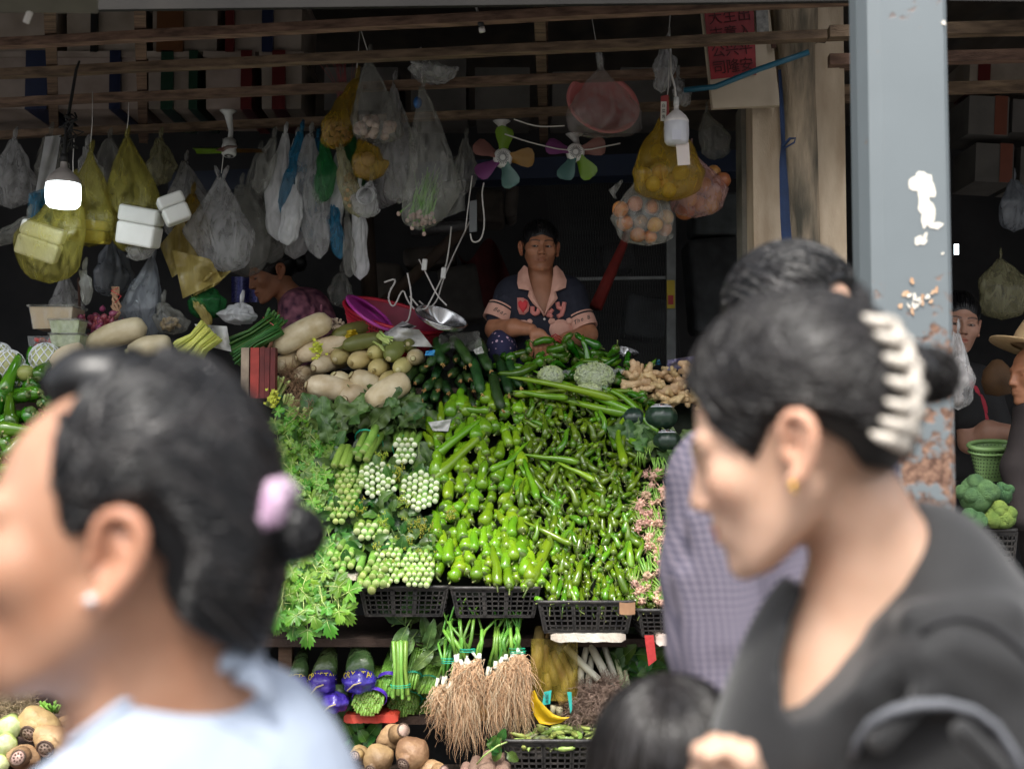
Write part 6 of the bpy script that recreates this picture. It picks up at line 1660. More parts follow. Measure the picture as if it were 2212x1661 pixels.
# ---- woman bent over in the shadow at the left
def neighbour():
    D0 = 5.7; s0 = D0 / F; t = thing('person','person with hair tied back, looking down, in a dark purple flowered shirt','person',None,P(620,700,D0))
    Mx = place(P(588,592,D0),-68,24,0,s0 * 112 / .225)
    X = lambda x,y,dd=0: P(x,y,D0 + dd)
    b = Sdf(); b.sub(head_sdf(1.0),Mx,0); b.cap(X(605,610,.0),X(632,648,.03),.052,.06,k=.03)
    b.ell(X(655,700,.03),(.13,.12,.16),k=.05); b.chain([X(640,660,-.08),X(645,720,-.12),X(585,745,-.2)],[.05,.042,.03],k=.03); b.ell(X(572,750,-.22),(.035,.02,.03),k=.02)
    for i in range(4): b.chain([X(566,745 + i * 5,-.23),X(555,750 + i * 5,-.24),X(548,757 + i * 5,-.23)],[.009,.0085,.007],k=.003)
    b.chain([X(575,742,-.24),X(566,736,-.25)],[.010,.008],k=.004)
    inv = np.array(Mx.inverted())
    def colf(V):
        L_ = V @ inv[:3,:3].T + inv[:3,3]; c = face_cols(L_,1,.3,(.9,.58,.55)); c[L_[:,2] < -.125] = 1; return c
    me = body_mesh('body',b,(X(520,0).x,5.3,X(0,800).z),(X(730,0).x,6.0,X(0,520).z),.0034,sk_brown,colf); part(me_off(me,t),'body',None,t)
    eyes(t,Mx,(0,-.3))
    h = Sdf(); h.ell((0,.024,.040),(.0855,.105,.094)); h.ell((0,-.118,-.030),(.082,.074,.098),k=.012,op='d'); h.plane((0,.02,-.07),(0,-.3,-1),.01); h.ell((.09,.012,-.012),(.022,.024,.034),k=.008,op='d',sym=True)
    h.ell((0,.125,.01),(.042,.038,.048),k=.02)
    me = body_mesh('hair',h,(-.11,-.11,-.10),(.11,.18,.15),.005,m_hair,None,Mx); part(me_off(me,t),'hair',None,t)
    g = hair_locks(h,[(-.75,-.5,.2),(-.4,-.75,.6),(0,-.8,.7),(.4,-.75,.6),(.75,-.5,.2)],(0,1,.1),160,.0025,Mx,.1,10); part(g,'hair_strands',[m_hair,m_hairl],t)['kind'] = 'stuff'
    g = MB(); g.box(Mx @ Vector((-.07,.08,.055)),(.008,.012,.03)); part(g,'hair_clip',flat('clip',(.5,.48,.42),.3),t,False)
    s = Sdf(); s.ell(X(662,715,.03),(.15,.135,.20),k=.05); s.cap(X(635,652,.02),X(665,665,.04),.072,.09,k=.04); s.chain([X(640,660,-.07),X(645,722,-.12),X(620,733,-.16)],[.074,.066,.055],k=.04)
    for a in range(5): s.cap(X(630 + a * 16,660,-.11),X(640 + a * 14,740,-.10),.007,.004,k=.02)
    m = M('purple_flower_cloth',(.05,.012,.045),.8,col2=(.42,.16,.22),scale=24,rnd=0,detail=1.5,bump=.2,bscale=100)
    me = body_mesh('shirt',s,(X(560,0).x,5.3,X(0,810).z),(X(760,0).x,6.1,X(0,600).z),.007,m); part(me_off(me,t),'shirt',None,t)
neighbour()

# ---- man at the right, half behind the blue column
def man_right():
    D0 = 5.3; s0 = D0 / F; t = thing('person','person in a black and red T-shirt talking, half hidden behind the blue column','person',None,P(2085,900,D0))
    Mx = place(P(2068,702,D0),-6,8,6,s0 * 124 / .225)
    X = lambda x,y,dd=0: P(x,y,D0 + dd)
    b = Sdf(); b.sub(head_sdf(1.1,1,True,.004),Mx,0); b.cap(X(2058,740,.03),X(2045,800,.05),.06,.07,k=.03)
    b.ell(X(2050,900,.05),(.22,.12,.25),k=.05); b.chain([X(2115,840,.02),X(2150,940,-.02)],[.055,.05],k=.03); b.chain([X(2080,850,-.1),X(2095,955,-.14),X(2135,932,-.2),X(2190,935,-.26)],[.055,.047,.046,.034],k=.02)
    b.ell(X(2205,936,-.28),(.035,.02,.035),k=.02)
    for i in range(4): b.chain([X(2214,926 + i * 7,-.29),X(2226,928 + i * 7,-.30),X(2234,934 + i * 7,-.29)],[.009,.0085,.007],k=.003)
    inv = np.array(Mx.inverted())
    def colf(V):
        L_ = V @ inv[:3,:3].T + inv[:3,3]; c = face_cols(L_,1,.15,(.95,.5,.48),.35); c[L_[:,2] < -.125] = 1; return c
    me = body_mesh('body',b,(X(1980,0).x,4.9,X(0,1030).z),(X(2250,0).x,5.65,X(0,620).z),.0034,skinmat('warm_skin',(.36,.19,.13),(.42,.23,.16)),colf); part(me_off(me,t),'body',None,t)
    eyes(t,Mx,(-.1,-.2))
    h = Sdf(); h.ell((0,.018,.040),(.0825,.100,.090)); h.ell((0,-.118,-.020),(.078,.070,.092),k=.012,op='d'); h.plane((0,.02,-.05),(0,-.3,-1),.01); h.ell((.09,.012,-.012),(.022,.024,.034),k=.008,op='d',sym=True)
    me = body_mesh('hair',h,(-.10,-.11,-.09),(.10,.13,.14),.005,m_hair,None,Mx); part(me_off(me,t),'hair',None,t)
    g = hair_locks(h,[(-.75,-.55,.35),(-.4,-.8,.62),(0,-.85,.70),(.4,-.8,.62),(.75,-.55,.35)],(0,.8,.7),160,.0022,Mx,.12,9); part(g,'hair_strands',[m_hair,m_hairl],t)['kind'] = 'stuff'
    s = Sdf(); s.ell(X(2050,910,.05),(.24,.14,.27),k=.05); s.cap(X(2000,835,.05),X(2105,835,.05),.10,k=.05); s.chain([X(2118,835,.02),X(2148,910,0)],[.08,.07],k=.03); s.chain([X(2085,845,-.08),X(2092,905,-.12)],[.085,.072],k=.04)
    s.ell(X(2052,790,-.02),(.075,.1,.06),k=.01,op='d')
    for a in range(6): s.cap(X(2010 + a * 22,850,-.09),X(2020 + a * 20,960,-.08),.008,.004,k=.02)
    me = body_mesh('shirt',s,(X(1960,0).x,4.95,X(0,1040).z),(X(2260,0).x,5.65,X(0,770).z),.007,M('black_tshirt',(.010,.010,.011),.85,rnd=0)); part(me_off(me,t),'shirt',None,t)
    g = MB()
    for (x,y,x2,y2,w) in ((2098,832,2118,862,.018),(2112,845,2128,895,.02),(2120,880,2135,920,.014),(2092,822,2104,840,.014)):
        a,c_ = X(x,y,-.15),X(x2,y2,-.16); g.ell((a + c_) / 2,(w,.012,(a - c_).length * .55),10,Matrix.Rotation(-.35,3,'Y'))
    part(g,'print',M('red_print2',(.36,.015,.035),.7,rnd=0),t)
man_right()

# ---------------------------------------------------------------- passers-by close to the camera
def lock_colours(): pass
def woman_blue():
    D0 = .95; s0 = D0 / F; t = thing('person','person in a pale blue shirt with a bun and lilac scrunchie, close at the left','person',None,P(330,1660,D0))
    X = lambda x,y,dd=0: P(x,y,D0 + dd)
    hc = P(250,1173,D0); sc = 1.05
    Mx = place(hc,-85,2,0,sc)
    hs = head_sdf(1.1,1,True,0,1.1)
    b = Sdf(); b.sub(hs,Mx,0)
    b.cap(X(305,1320,.01),X(350,1560,.03),.064,.076,k=.03); b.cap(X(400,1300,.0),X(420,1540,.03),.042,.05,k=.05)
    b.ell(X(120,1385,.0),(.065,.045,.028),k=.03)          # soft flesh under the jaw
    b.ell(X(390,1800,.05),(.12,.09,.10),k=.05)
    inv = np.array(Mx.inverted())
    def colf(V):
        L_ = V @ inv[:3,:3].T + inv[:3,3]; c = face_cols(L_,1,.35,(.95,.58,.55),0,.4); c[L_[:,2] < -.13] = 1; return c
    me = body_mesh('body',b,(X(-140,0).x,.72,X(0,1850).z),(X(640,0).x,1.22,X(0,830).z),.0048,sk_tan,colf); part(me_off(me,t),'body',None,t)
    eyes(t,Mx)
    # hair mass, drawn back into a low bun
    h = Sdf(); h.ell((0,.024,.042),(.083,.098,.104)); h.ell((0,.062,-.030),(.070,.058,.075),k=.04)
    L1 = [(304,770),(146,838),(128,871),(96,936),(94,1017),(112,1099),(140,1168),(193,1156),(222,1122),(269,1118),(300,1146),(327,1193),(352,1216),(345,1263),(374,1333),(409,1374),(491,1420),(520,1800),(-500,1800),(-500,600),(200,600)]
    h.poly([side(Mx,*q_) for q_ in L1],.006,'d',1)
    iv = Mx.inverted(); h.ell(iv @ P(228,822,.97),(.03,.042,.026),k=.012); h.ell(iv @ P(172,838,.965),(.022,.022,.022),k=.02)
    me = body_mesh('hair',h,(-.11,-.11,-.14),(.11,.16,.17),.0042,m_hair,None,Mx); hp = part(me_off(me,t),'hair',None,t)
    st = [Vector((.078,) + side(Mx,x,y)) for x,y in ((345,1263),(340,1200),(290,1130),(222,1118),(150,1160),(122,1099),(108,1017),(111,936),(146,871))] + [Vector((.05,) + side(Mx,190,830)),Vector((.02,) + side(Mx,270,790)),Vector((-.02,) + side(Mx,320,790))]
    st = [v.normalized() for v in st]
    bunp = Mx.inverted() @ P(600,1130,D0)
    q = random.Random(8)
    part(hair_locks(h,st,bunp,1200,.0013,Mx,.04,18,.0045,q,endr=.06),'hair_strands',[m_hair,m_hairl],t)['kind'] = 'stuff'
    # bun
    bc_ = P(640,1152,D0); g = MB(); g.ell(bc_,(.0215,.022,.0245),20)
    for i in range(90):
        ax = Vector((q.gauss(0,.5),q.gauss(0,.5),q.gauss(0,1))).normalized(); x_ = ax.orthogonal().normalized(); y_ = ax.cross(x_); r_ = q.uniform(.0215,.0245); a0 = q.uniform(0,6)
        g.tube([bc_ + (x_ * math.cos(a0 + k * .35) + y_ * math.sin(a0 + k * .35)) * r_ * q.uniform(.99,1.01) for k in range(9)],.0012,4)
    part(g,'bun',m_hair,t)
    lil = M('lilac_velvet',(.46,.27,.42),.7,col2=(.62,.44,.58),scale=90,bump=.5,bscale=90,rnd=0,sheen=.5)
    g = MB(); pts = []
    for i in range(41):
        a = i * 2 * math.pi / 40; pts.append(P(592 + 14 * math.sin(a) - 14 * math.cos(a),1122 - 68 * math.sin(a),D0) + Vector((0,-.026 * math.cos(a) - .006,0)))
    g.tube(pts,[.0095 * (1 + .10 * math.sin(i * 1.9) + .05 * math.sin(i * 3.7)) for i in range(41)],10,cap=False)
    g.ell(P(600,1085,D0) + Vector((0,-.026,0)),(.013,.010,.019),14,bumpf=lambda v: 1 + .04 * math.sin(v.x * 9 + v.z * 7)); part(g,'scrunchie',lil,t)
    # loose strands at the nape
    g = MB()
    for i in range(70):
        u = q.uniform(0,1); g.tube([X(380 + 90 * u,1330 + q.uniform(-10,30),-.02 + .06 * u),X(430 + 90 * u,1385,.0),X(470 + 100 * u + q.uniform(-20,30),1430 + q.uniform(-40,20),.01)],[.0007,.0006,.0002],3)
    part(g,'nape_hair',m_hair,t)['kind'] = 'stuff'
    ec = P(196,1296,D0 - .10); g = MB(); g.ell(ec,.0042,10); g.ell(ec + Vector((0,-.003,0)),(.0022,.0022,.0022),8); part(g,'earring',M('pearl',(.75,.75,.76),.12,metal=.3,rnd=0),t)
    # shirt with a small standing collar
    s = Sdf(); s.ell(X(378,1990,.05),(.180,.155,.201),k=.08); s.cap(X(395,1590,.04),X(470,1650,.05),.070,.08,k=.08); s.ell(X(200,1760,-.02),(.09,.09,.09),k=.07)
    s.poly([(X(x,y,-.05).x,X(x,y,-.05).z) for x,y in ((-300,1900),(20,1720),(80,1665),(193,1580),(245,1526),(304,1479),(374,1446),(440,1432),(500,1432),(540,1445),(580,1380),(580,1200),(-300,1200))],.006)
    clo = M('pale_blue_cotton',(.35,.41,.515),.75,col2=(.39,.45,.555),scale=8,bump=.3,bscale=24,rnd=0,bdist=.01)
    me = body_mesh('shirt',s,(X(-60,0).x,.66,X(0,2000).z),(X(860,0).x,1.28,X(0,1380).z),.0056,clo); part(me_off(me,t),'shirt',None,t)
    # collar: a soft rolled band that stands up at the nape
    g = MB(); cp = [on(s,x,y,.7,1.2,.004) for x,y in ((150,1604),(250,1530),(310,1486),(380,1454),(440,1440))] + [X(495,1428,-.035),X(530,1412,-.01),X(556,1420,.02),X(566,1445,.05)]
    g.tube(cp,[.003,.004,.005,.006,.007,.009,.011,.011,.009],12,flat=.55)
    g.tube([X(520,1440,-.02),X(555,1465,-.015),X(590,1520,-.02)],[.014,.010,.003],10,flat=.5)
    part(g,'collar',clo,t)
    g = MB(); g.tube([on(s,x,y,.7,1.25,.0015) for x,y in ((330,1500),(400,1530),(480,1560),(560,1600),(610,1661),(640,1720))],.0016,6,flat=.5); part(g,'shoulder_seam',clo,t)
woman_blue()

def woman_black():
    D0 = 1.14; s0 = D0 / F; t = thing('person','person in a black V-neck with a white claw clip, looking down, close at the right','person',None,P(1900,1660,D0))
    X = lambda x,y,dd=0: P(x,y,D0 + dd)
    sc = .98; Mx = place(P(1714,966,D0),-113,20,0,sc)
    b = Sdf(); b.sub(head_sdf(.98,1.0,True,0,.96),Mx,0)
    b.chain([X(1822,1050,.01),X(1874,1230,.02),X(1925,1390,.03)],[.040,.044,.058],k=.02); b.cap(X(1868,1110,.01),X(1955,1280,.03),.042,.054,k=.03)
    b.ell(X(1830,1560,.04),(.085,.075,.14),k=.06); b.ell(X(2060,1560,.06),(.12,.09,.12),k=.06)
    inv = np.array(Mx.inverted())
    def colf(V):
        L_ = V @ inv[:3,:3].T + inv[:3,3]; c = face_cols(L_,1,.3,(1.0,.52,.50),0,.5); c[L_[:,2] < -.13] = 1; return c
    me = body_mesh('body',b,(X(1440,0).x,.85,X(0,1800).z),(X(2290,0).x,1.42,X(0,700).z),.0052,sk_light,colf); part(me_off(me,t),'body',None,t)
    eyes(t,Mx,(0,-.4))
    h = Sdf(); h.ell((0,.020,.047),(.084,.108,.099)); h.ell((0,.058,.018),(.068,.054,.070),k=.04)
    L2 = [(1300,820),(1480,846),(1526,912),(1584,963),(1630,1004),(1648,960),(1665,919),(1709,906),(1756,920),(1822,958),(1852,1014),(1925,1036),(1990,1100),(1990,1600),(1200,1600),(1200,820)]
    h.poly([side(Mx,*q_) for q_ in L2],.006,'d',1)
    me = body_mesh('hair',h,(-.11,-.11,-.14),(.11,.17,.17),.0042,m_hair2,None,Mx); part(me_off(me,t),'hair',None,t)
    st = [Vector((.078,) + side(Mx,x,y)) for x,y in ((1852,1014),(1800,945),(1709,904),(1640,985),(1584,960),(1526,908),(1500,870))] + [Vector((.04,-.085,.075)),Vector((0,-.088,.085)),Vector((-.05,-.08,.07))]
    st = [v.normalized() for v in st]
    q = random.Random(18); gp = Mx.inverted() @ P(1900,850,D0)
    part(hair_locks(h,st,gp,1300,.0013,Mx,.04,18,.0045,q,endr=.08),'hair_strands',[m_hair2,m_hairl],t)['kind'] = 'stuff'
    # twisted tail behind the claw
    bc_ = P(2012,812,D0 + .03); g = MB(); g.ell(bc_,(.024,.026,.029),18); g.tube([X(1905,800,.01),X(1960,800,.02),bc_],[.035,.030,.026],14)
    for i in range(100):
        ax = Vector((q.gauss(0,.4),q.gauss(0,1),q.gauss(0,.4))).normalized(); x_ = ax.orthogonal().normalized(); y_ = ax.cross(x_); r_ = q.uniform(.025,.029); a0 = q.uniform(0,6)
        g.tube([bc_ + (x_ * math.cos(a0 + k * .35) + y_ * math.sin(a0 + k * .35)) * r_ for k in range(9)],.0012,4)
    for i in range(50):
        a = X(q.uniform(1880,1900),q.uniform(690,900),-.03 + q.uniform(0,.04)); g.tube([a,X(1915,790,-.01),X(1960,800,.0)],.003,4)
    g.tube([X(1862,735,-.04),X(1868,690,-.02),X(1860,640,.0),X(1850,610,.01)],[.004,.010,.010,.003],8)
    part(g,'twisted_tail',m_hair2,t)
    # claw clip: a curved spine with interlocking teeth
    claw = flat('cream_claw',(.66,.60,.52),.3,coat=.4)
    sp_ = [(1905,685),(1935,715),(1958,760),(1971,810),(1973,860),(1966,905),(1950,940),(1925,965)]
    hw = Sdf(); hw.sub(h,Mx,0); hw.ell(X(1945,850,.0),(.045,.05,.07),k=.02)
    SP = [on(hw,x,y,.9,1.3,.007) for x,y in sp_]; g = MB(); g.tube(SP,[.004,.006,.0075,.008,.008,.0075,.006,.004],10); part(g,'spine',claw,t)
    for k in range(7):
        f = (k + .5) / 7 * (len(sp_) - 1); i = int(f); x = sp_[i][0] + (sp_[i + 1][0] - sp_[i][0]) * (f - i); y = sp_[i][1] + (sp_[i + 1][1] - sp_[i][1]) * (f - i)
        g = MB(); g.tube([on(hw,x + a,y + b_,.9,1.3,.005 + e_) for a,b_,e_ in ((0,0,.002),(-20,-4,.006),(-40,-10,.004),(-58,-18,.0))],[.0072,.0060,.0044,.0016],8); part(g,'tooth',claw,t)
        g = MB(); g.tube([on(hw,x,y,.9,1.3,.007),on(hw,x + 16,y + 10,.9,1.3,.003),on(hw,x + 18,y + 16,.9,1.3,.001)],[.008,.007,.003],8); part(g,'tooth',claw,t)
    ec = P(1712,1048,D0 - .094); g = MB(); g.ell(ec,.0036,12); g.ell(ec + Vector((.001,-.002,-.004)),.0024,8); part(g,'earring',M('gold',(.75,.45,.10),.2,metal=1,rnd=0),t)
    # black top, deep V in front
    s = Sdf(); s.ell(X(1960,1720,.05),(.20,.15,.20),k=.08); s.cap(X(1985,1330,.04),X(2080,1440,.06),.085,.105,k=.06); s.cap(X(2085,1450,-.02),X(2150,1760,-.06),.088,.08,k=.05)
    s.cap(X(1780,1420,.06),X(1790,1700,.05),.055,.10,k=.05); s.cap(X(1990,1240,.05),X(1900,1330,.06),.07,.07,k=.05)
    for (x0,y0,x1,y1,dd) in ((2060,1390,2200,1450,-.10),(1960,1330,2180,1330,-.075),(1900,1600,2000,1500,-.11),(1830,1500,1780,1640,-.07),(2000,1420,2090,1500,-.10),(1860,1480,1940,1430,-.08),(2080,1580,2160,1660,-.15)): s.cap(X(x0,y0,dd),X(x1,y1,dd),.010,.008,k=.03)
    s.ell(X(1800,1560,.03),(.085,.095,.15),k=.05)
    Q_ = [(2045,1120),(2034,1168),(1972,1273),(1900,1355),(1878,1397),(1824,1471),(1760,1545),(1722,1566),(1706,1540),(1712,1443),(1742,1354),(1778,1289),(1745,1240),(1640,1180),(1640,1000),(2045,1000)]
    s.poly([(X(x,y,-.06).x,X(x,y,-.06).z) for x,y in Q_],k=.006)
    blk = M('black_knit',(.004,.004,.005),.75,col2=(.008,.008,.009),scale=30,bump=.2,bscale=300,rnd=0,sheen=.25)
    me = body_mesh('top',s,(X(1560,0).x,.80,X(0,1900).z),(X(2380,0).x,1.5,X(0,1080).z),.0058,blk); part(me_off(me,t),'top',None,t)
    # sleeve seam and grey sleeve trim as raised bands
    g = MB(); g.tube([on(s,x,y,.85,1.4,.002) for x,y in ((1990,1365),(2020,1345),(2060,1335),(2100,1338),(2140,1352),(2180,1380),(2230,1430))],.0035,8); part(g,'seam',flat('black_trim',(0,0,0)),t)
    g = MB(); g.tube([on(s,x,y,.8,1.4,.003) for x,y in ((1842,1640),(1855,1600),(1885,1560),(1930,1535),(1980,1522),(2040,1520),(2100,1535),(2150,1570),(2190,1630),(2215,1690))],[.005,.008,.010,.0105,.0105,.0105,.010,.010,.009,.007],10,flat=.5); part(g,'sleeve_trim',M('grey_trim',(.11,.115,.13),.7,rnd=0),t)
    # hand raised at the bottom edge, fingers curled
    hd = Sdf(); H = lambda x,y,dd=0: P(x,y,1.04 + dd)
    hd.cap(H(1560,1860),H(1570,1740),.026,.024,k=.02); hd.ell(H(1560,1690),(.030,.020,.032),k=.02)
    for (x0,y0,x1,y1,x2,y2) in ((1590,1662,1612,1622,1606,1650),(1570,1652,1578,1612,1594,1634),(1547,1652,1545,1607,1566,1622),(1526,1664,1516,1624,1534,1632)):
        hd.chain([H(x0,y0),H(x1,y1,-.012),H(x2,y2,-.026)],[.0092,.0085,.0072],k=.004)
    hd.chain([H(1600,1700),H(1622,1665,-.01),H(1618,1640,-.02)],[.011,.010,.008],k=.006)
    hd.cap(H(1560,1860),X(2000,1860,-.02),.028,.04,k=.03)
    me = body_mesh('raised_hand',hd,(H(1470,0).x,.94,H(0,1990).z),(X(2090,0).x,1.2,H(0,1580).z),.0032,sk_light,lambda V: np.ones((len(V),3))); part(me_off(me,t),'forearm_and_hand',None,t)
woman_black()

def checked():
    m = bpy.data.materials.new('checked_cotton'); m.use_nodes = True; nt = m.node_tree; N = nt.nodes; L = nt.links; b = N['Principled BSDF']
    tc = N.new('ShaderNodeTexCoord'); mp = N.new('ShaderNodeMapping'); mp.inputs['Rotation'].default_value = (0,.12,0); L.new(tc.outputs['Object'],mp.inputs[0])
    nz = N.new('ShaderNodeTexNoise'); nz.inputs['Scale'].default_value = 5; L.new(tc.outputs['Object'],nz.inputs['Vector'])
    ad = N.new('ShaderNodeMixRGB'); ad.inputs[0].default_value = .05; L.new(mp.outputs[0],ad.inputs[1]); L.new(nz.outputs['Color'],ad.inputs[2])
    outs = []
    for dirn in ('X','Z'):
        w = N.new('ShaderNodeTexWave'); w.wave_type = 'BANDS'; w.bands_direction = dirn; w.inputs['Scale'].default_value = 34; L.new(ad.outputs[0],w.inputs['Vector'])
        r = N.new('ShaderNodeValToRGB'); r.color_ramp.elements[0].position = .45; r.color_ramp.elements[1].position = .6; L.new(w.outputs['Fac'],r.inputs[0]); outs.append(r)
    a = N.new('ShaderNodeMixRGB'); a.inputs[0].default_value = .5; L.new(outs[0].outputs[0],a.inputs[1]); L.new(outs[1].outputs[0],a.inputs[2])
    r = N.new('ShaderNodeValToRGB'); r.color_ramp.elements[0].color = (.19,.165,.205,1); r.color_ramp.elements[1].color = (.055,.052,.085,1); L.new(a.outputs[0],r.inputs[0])
    L.new(r.outputs[0],b.inputs['Base Color']); b.inputs['Roughness'].default_value = .8
    return m
def man_check():
    D0 = 1.75; t = thing('person','person in a purple checked shirt with dark side swept hair, behind the woman in black','person',None,P(1650,1600,D0))
    X = lambda x,y,dd=0: P(x,y,D0 + dd)
    Mx = place(P(1722,738,D0),50,16,0,.95)
    b = Sdf(); b.sub(head_sdf(1.05),Mx,0); b.cap(X(1700,760,.02),X(1690,900,.05),.06,.07,k=.04); b.ell(X(1680,1250,.08),(.17,.11,.26),k=.05)
    b.chain([X(1555,1030,.0),X(1560,1330,-.03),X(1640,1600,-.1),X(1680,1700,-.12)],[.055,.045,.035,.028],k=.03)
    inv = np.array(Mx.inverted())
    def colf(V):
        L_ = V @ inv[:3,:3].T + inv[:3,3]; c = face_cols(L_,1,.2); c[L_[:,2] < -.125] = 1; return c
    me = body_mesh('body',b,(X(1440,0).x,1.5,X(0,1760).z),(X(1960,0).x,2.1,X(0,520).z),.007,sk_light,colf); part(me_off(me,t),'body',None,t)
    h = Sdf(); h.ell((0,.020,.050),(.086,.104,.092)); h.ell((0,-.135,.025),(.11,.112,.12),k=.012,op='d'); h.plane((0,.02,-.045),(0,-.3,-1),.01); h.ell((.09,.012,-.012),(.022,.024,.034),k=.008,op='d',sym=True)
    me = body_mesh('hair',h,(-.11,-.11,-.09),(.11,.14,.16),.005,m_hair,None,Mx); part(me_off(me,t),'hair',None,t)
    q = random.Random(6)
    part(hair_locks(h,[(-.8,.0,.2),(-.75,-.25,.55),(-.3,-.4,.85),(.3,-.4,.85),(.75,-.25,.55),(.8,.1,.1)],(-.3,.9,.3),800,.0016,Mx,.10,12,.012,q,endr=.28),'hair_strands',[m_hair,m_hairl],t)['kind'] = 'stuff'
    part(hair_locks(h,[(-.8,-.3,.2),(-.3,-.8,.72),(.75,-.55,.35)],(-.3,.9,.3),60,.0012,Mx,.1,12,.013,q,endr=.28),'grey_hairs',m_hairg,t)['kind'] = 'stuff'
    s = Sdf(); s.ell(X(1700,1300,.08),(.19,.14,.30),k=.05); s.cap(X(1600,1040,.04),X(1790,980,.08),.10,.10,k=.06)
    s.chain([X(1558,1050,.0),X(1545,1240,-.02),X(1565,1400,-.05),X(1630,1530,-.09)],[.078,.072,.074,.088],k=.04)
    for (x0,y0,x1,y1) in ((1500,1120,1560,1380),(1540,1090,1600,1420),(1480,1250,1530,1480),(1600,1200,1640,1420),(1570,1430,1700,1370),(1590,1480,1700,1440)): s.cap(X(x0,y0,-.09),X(x1,y1,-.12),.012,.010,k=.035)
    me = body_mesh('shirt',s,(X(1400,0).x,1.45,X(0,1800).z),(X(1980,0).x,2.1,X(0,880).z),.007,checked()); part(me_off(me,t),'shirt',None,t)
man_check()

def child():
    D0 = 1.3; t = thing('person','person, a small child seen from above, only dark straight hair showing at the bottom','person',None,P(1450,1800,D0))
    X = lambda x,y,dd=0: P(x,y,D0 + dd)
    Mx = place(P(1447,1722,D0),190,10,0,.98)
    b = Sdf(); b.sub(head_sdf(1.0),Mx,0); b.cap(X(1450,1720),X(1450,1850,.03),.04,.05,k=.03); b.ell(X(1450,1950,.04),(.13,.09,.12),k=.04)
    me = body_mesh('body',b,(X(1200,0).x,1.0,X(0,2150).z),(X(1700,0).x,1.6,X(0,1430).z),.007,sk_light,lambda V: np.ones((len(V),3))); part(me_off(me,t),'body',None,t)
    h = Sdf(); h.ell((0,.014,.030),(.088,.104,.100)); h.ell((0,.02,-.05),(.090,.085,.07),k=.04); h.ell((0,-.125,-.035),(.07,.066,.098),k=.012,op='d')
    me = body_mesh('hair',h,(-.11,-.12,-.14),(.11,.14,.15),.005,m_hair2,None,Mx); part(me_off(me,t),'hair',None,t)
    q = random.Random(9); g = MB(); S_ = []; n = 1100; seg = 12; crown = Vector((.08,.35,.92)).normalized()
    for _ in range(n):
        a = q.uniform(0,6.283); e = Vector((math.cos(a),math.sin(a),-.55 + (.5 if math.sin(a) < -.5 else 0))).normalized(); c = (crown + Vector((q.gauss(0,.05),q.gauss(0,.05),0))).normalized()
        for j in range(seg): S_.append(tuple(c.slerp(e,j / (seg - 1))))
    r = radial(h,S_); k = 0
    for _ in range(n):
        l = q.uniform(.001,.006); pts = []; g.mi = 1 if q.random() < .25 else 0
        for j in range(seg): pts.append(Mx @ (Vector(S_[k]) * (float(r[k]) + l))); k += 1
        g.tube(pts,[.0008] + [.0016] * (seg - 2) + [.0008],4,cap=False)
    part(g,'hair_strands',[m_hair2,m_hairl],t)['kind'] = 'stuff'
    s = Sdf(); s.ell(X(1450,1990,.04),(.15,.11,.14),k=.04); me = body_mesh('shirt',s,(X(1150,0).x,1.1,X(0,2250).z),(X(1750,0).x,1.6,X(0,1650).z),.008,M('grey_tee',(.12,.12,.13),.8)); part(me_off(me,t),'shirt',None,t)
child()

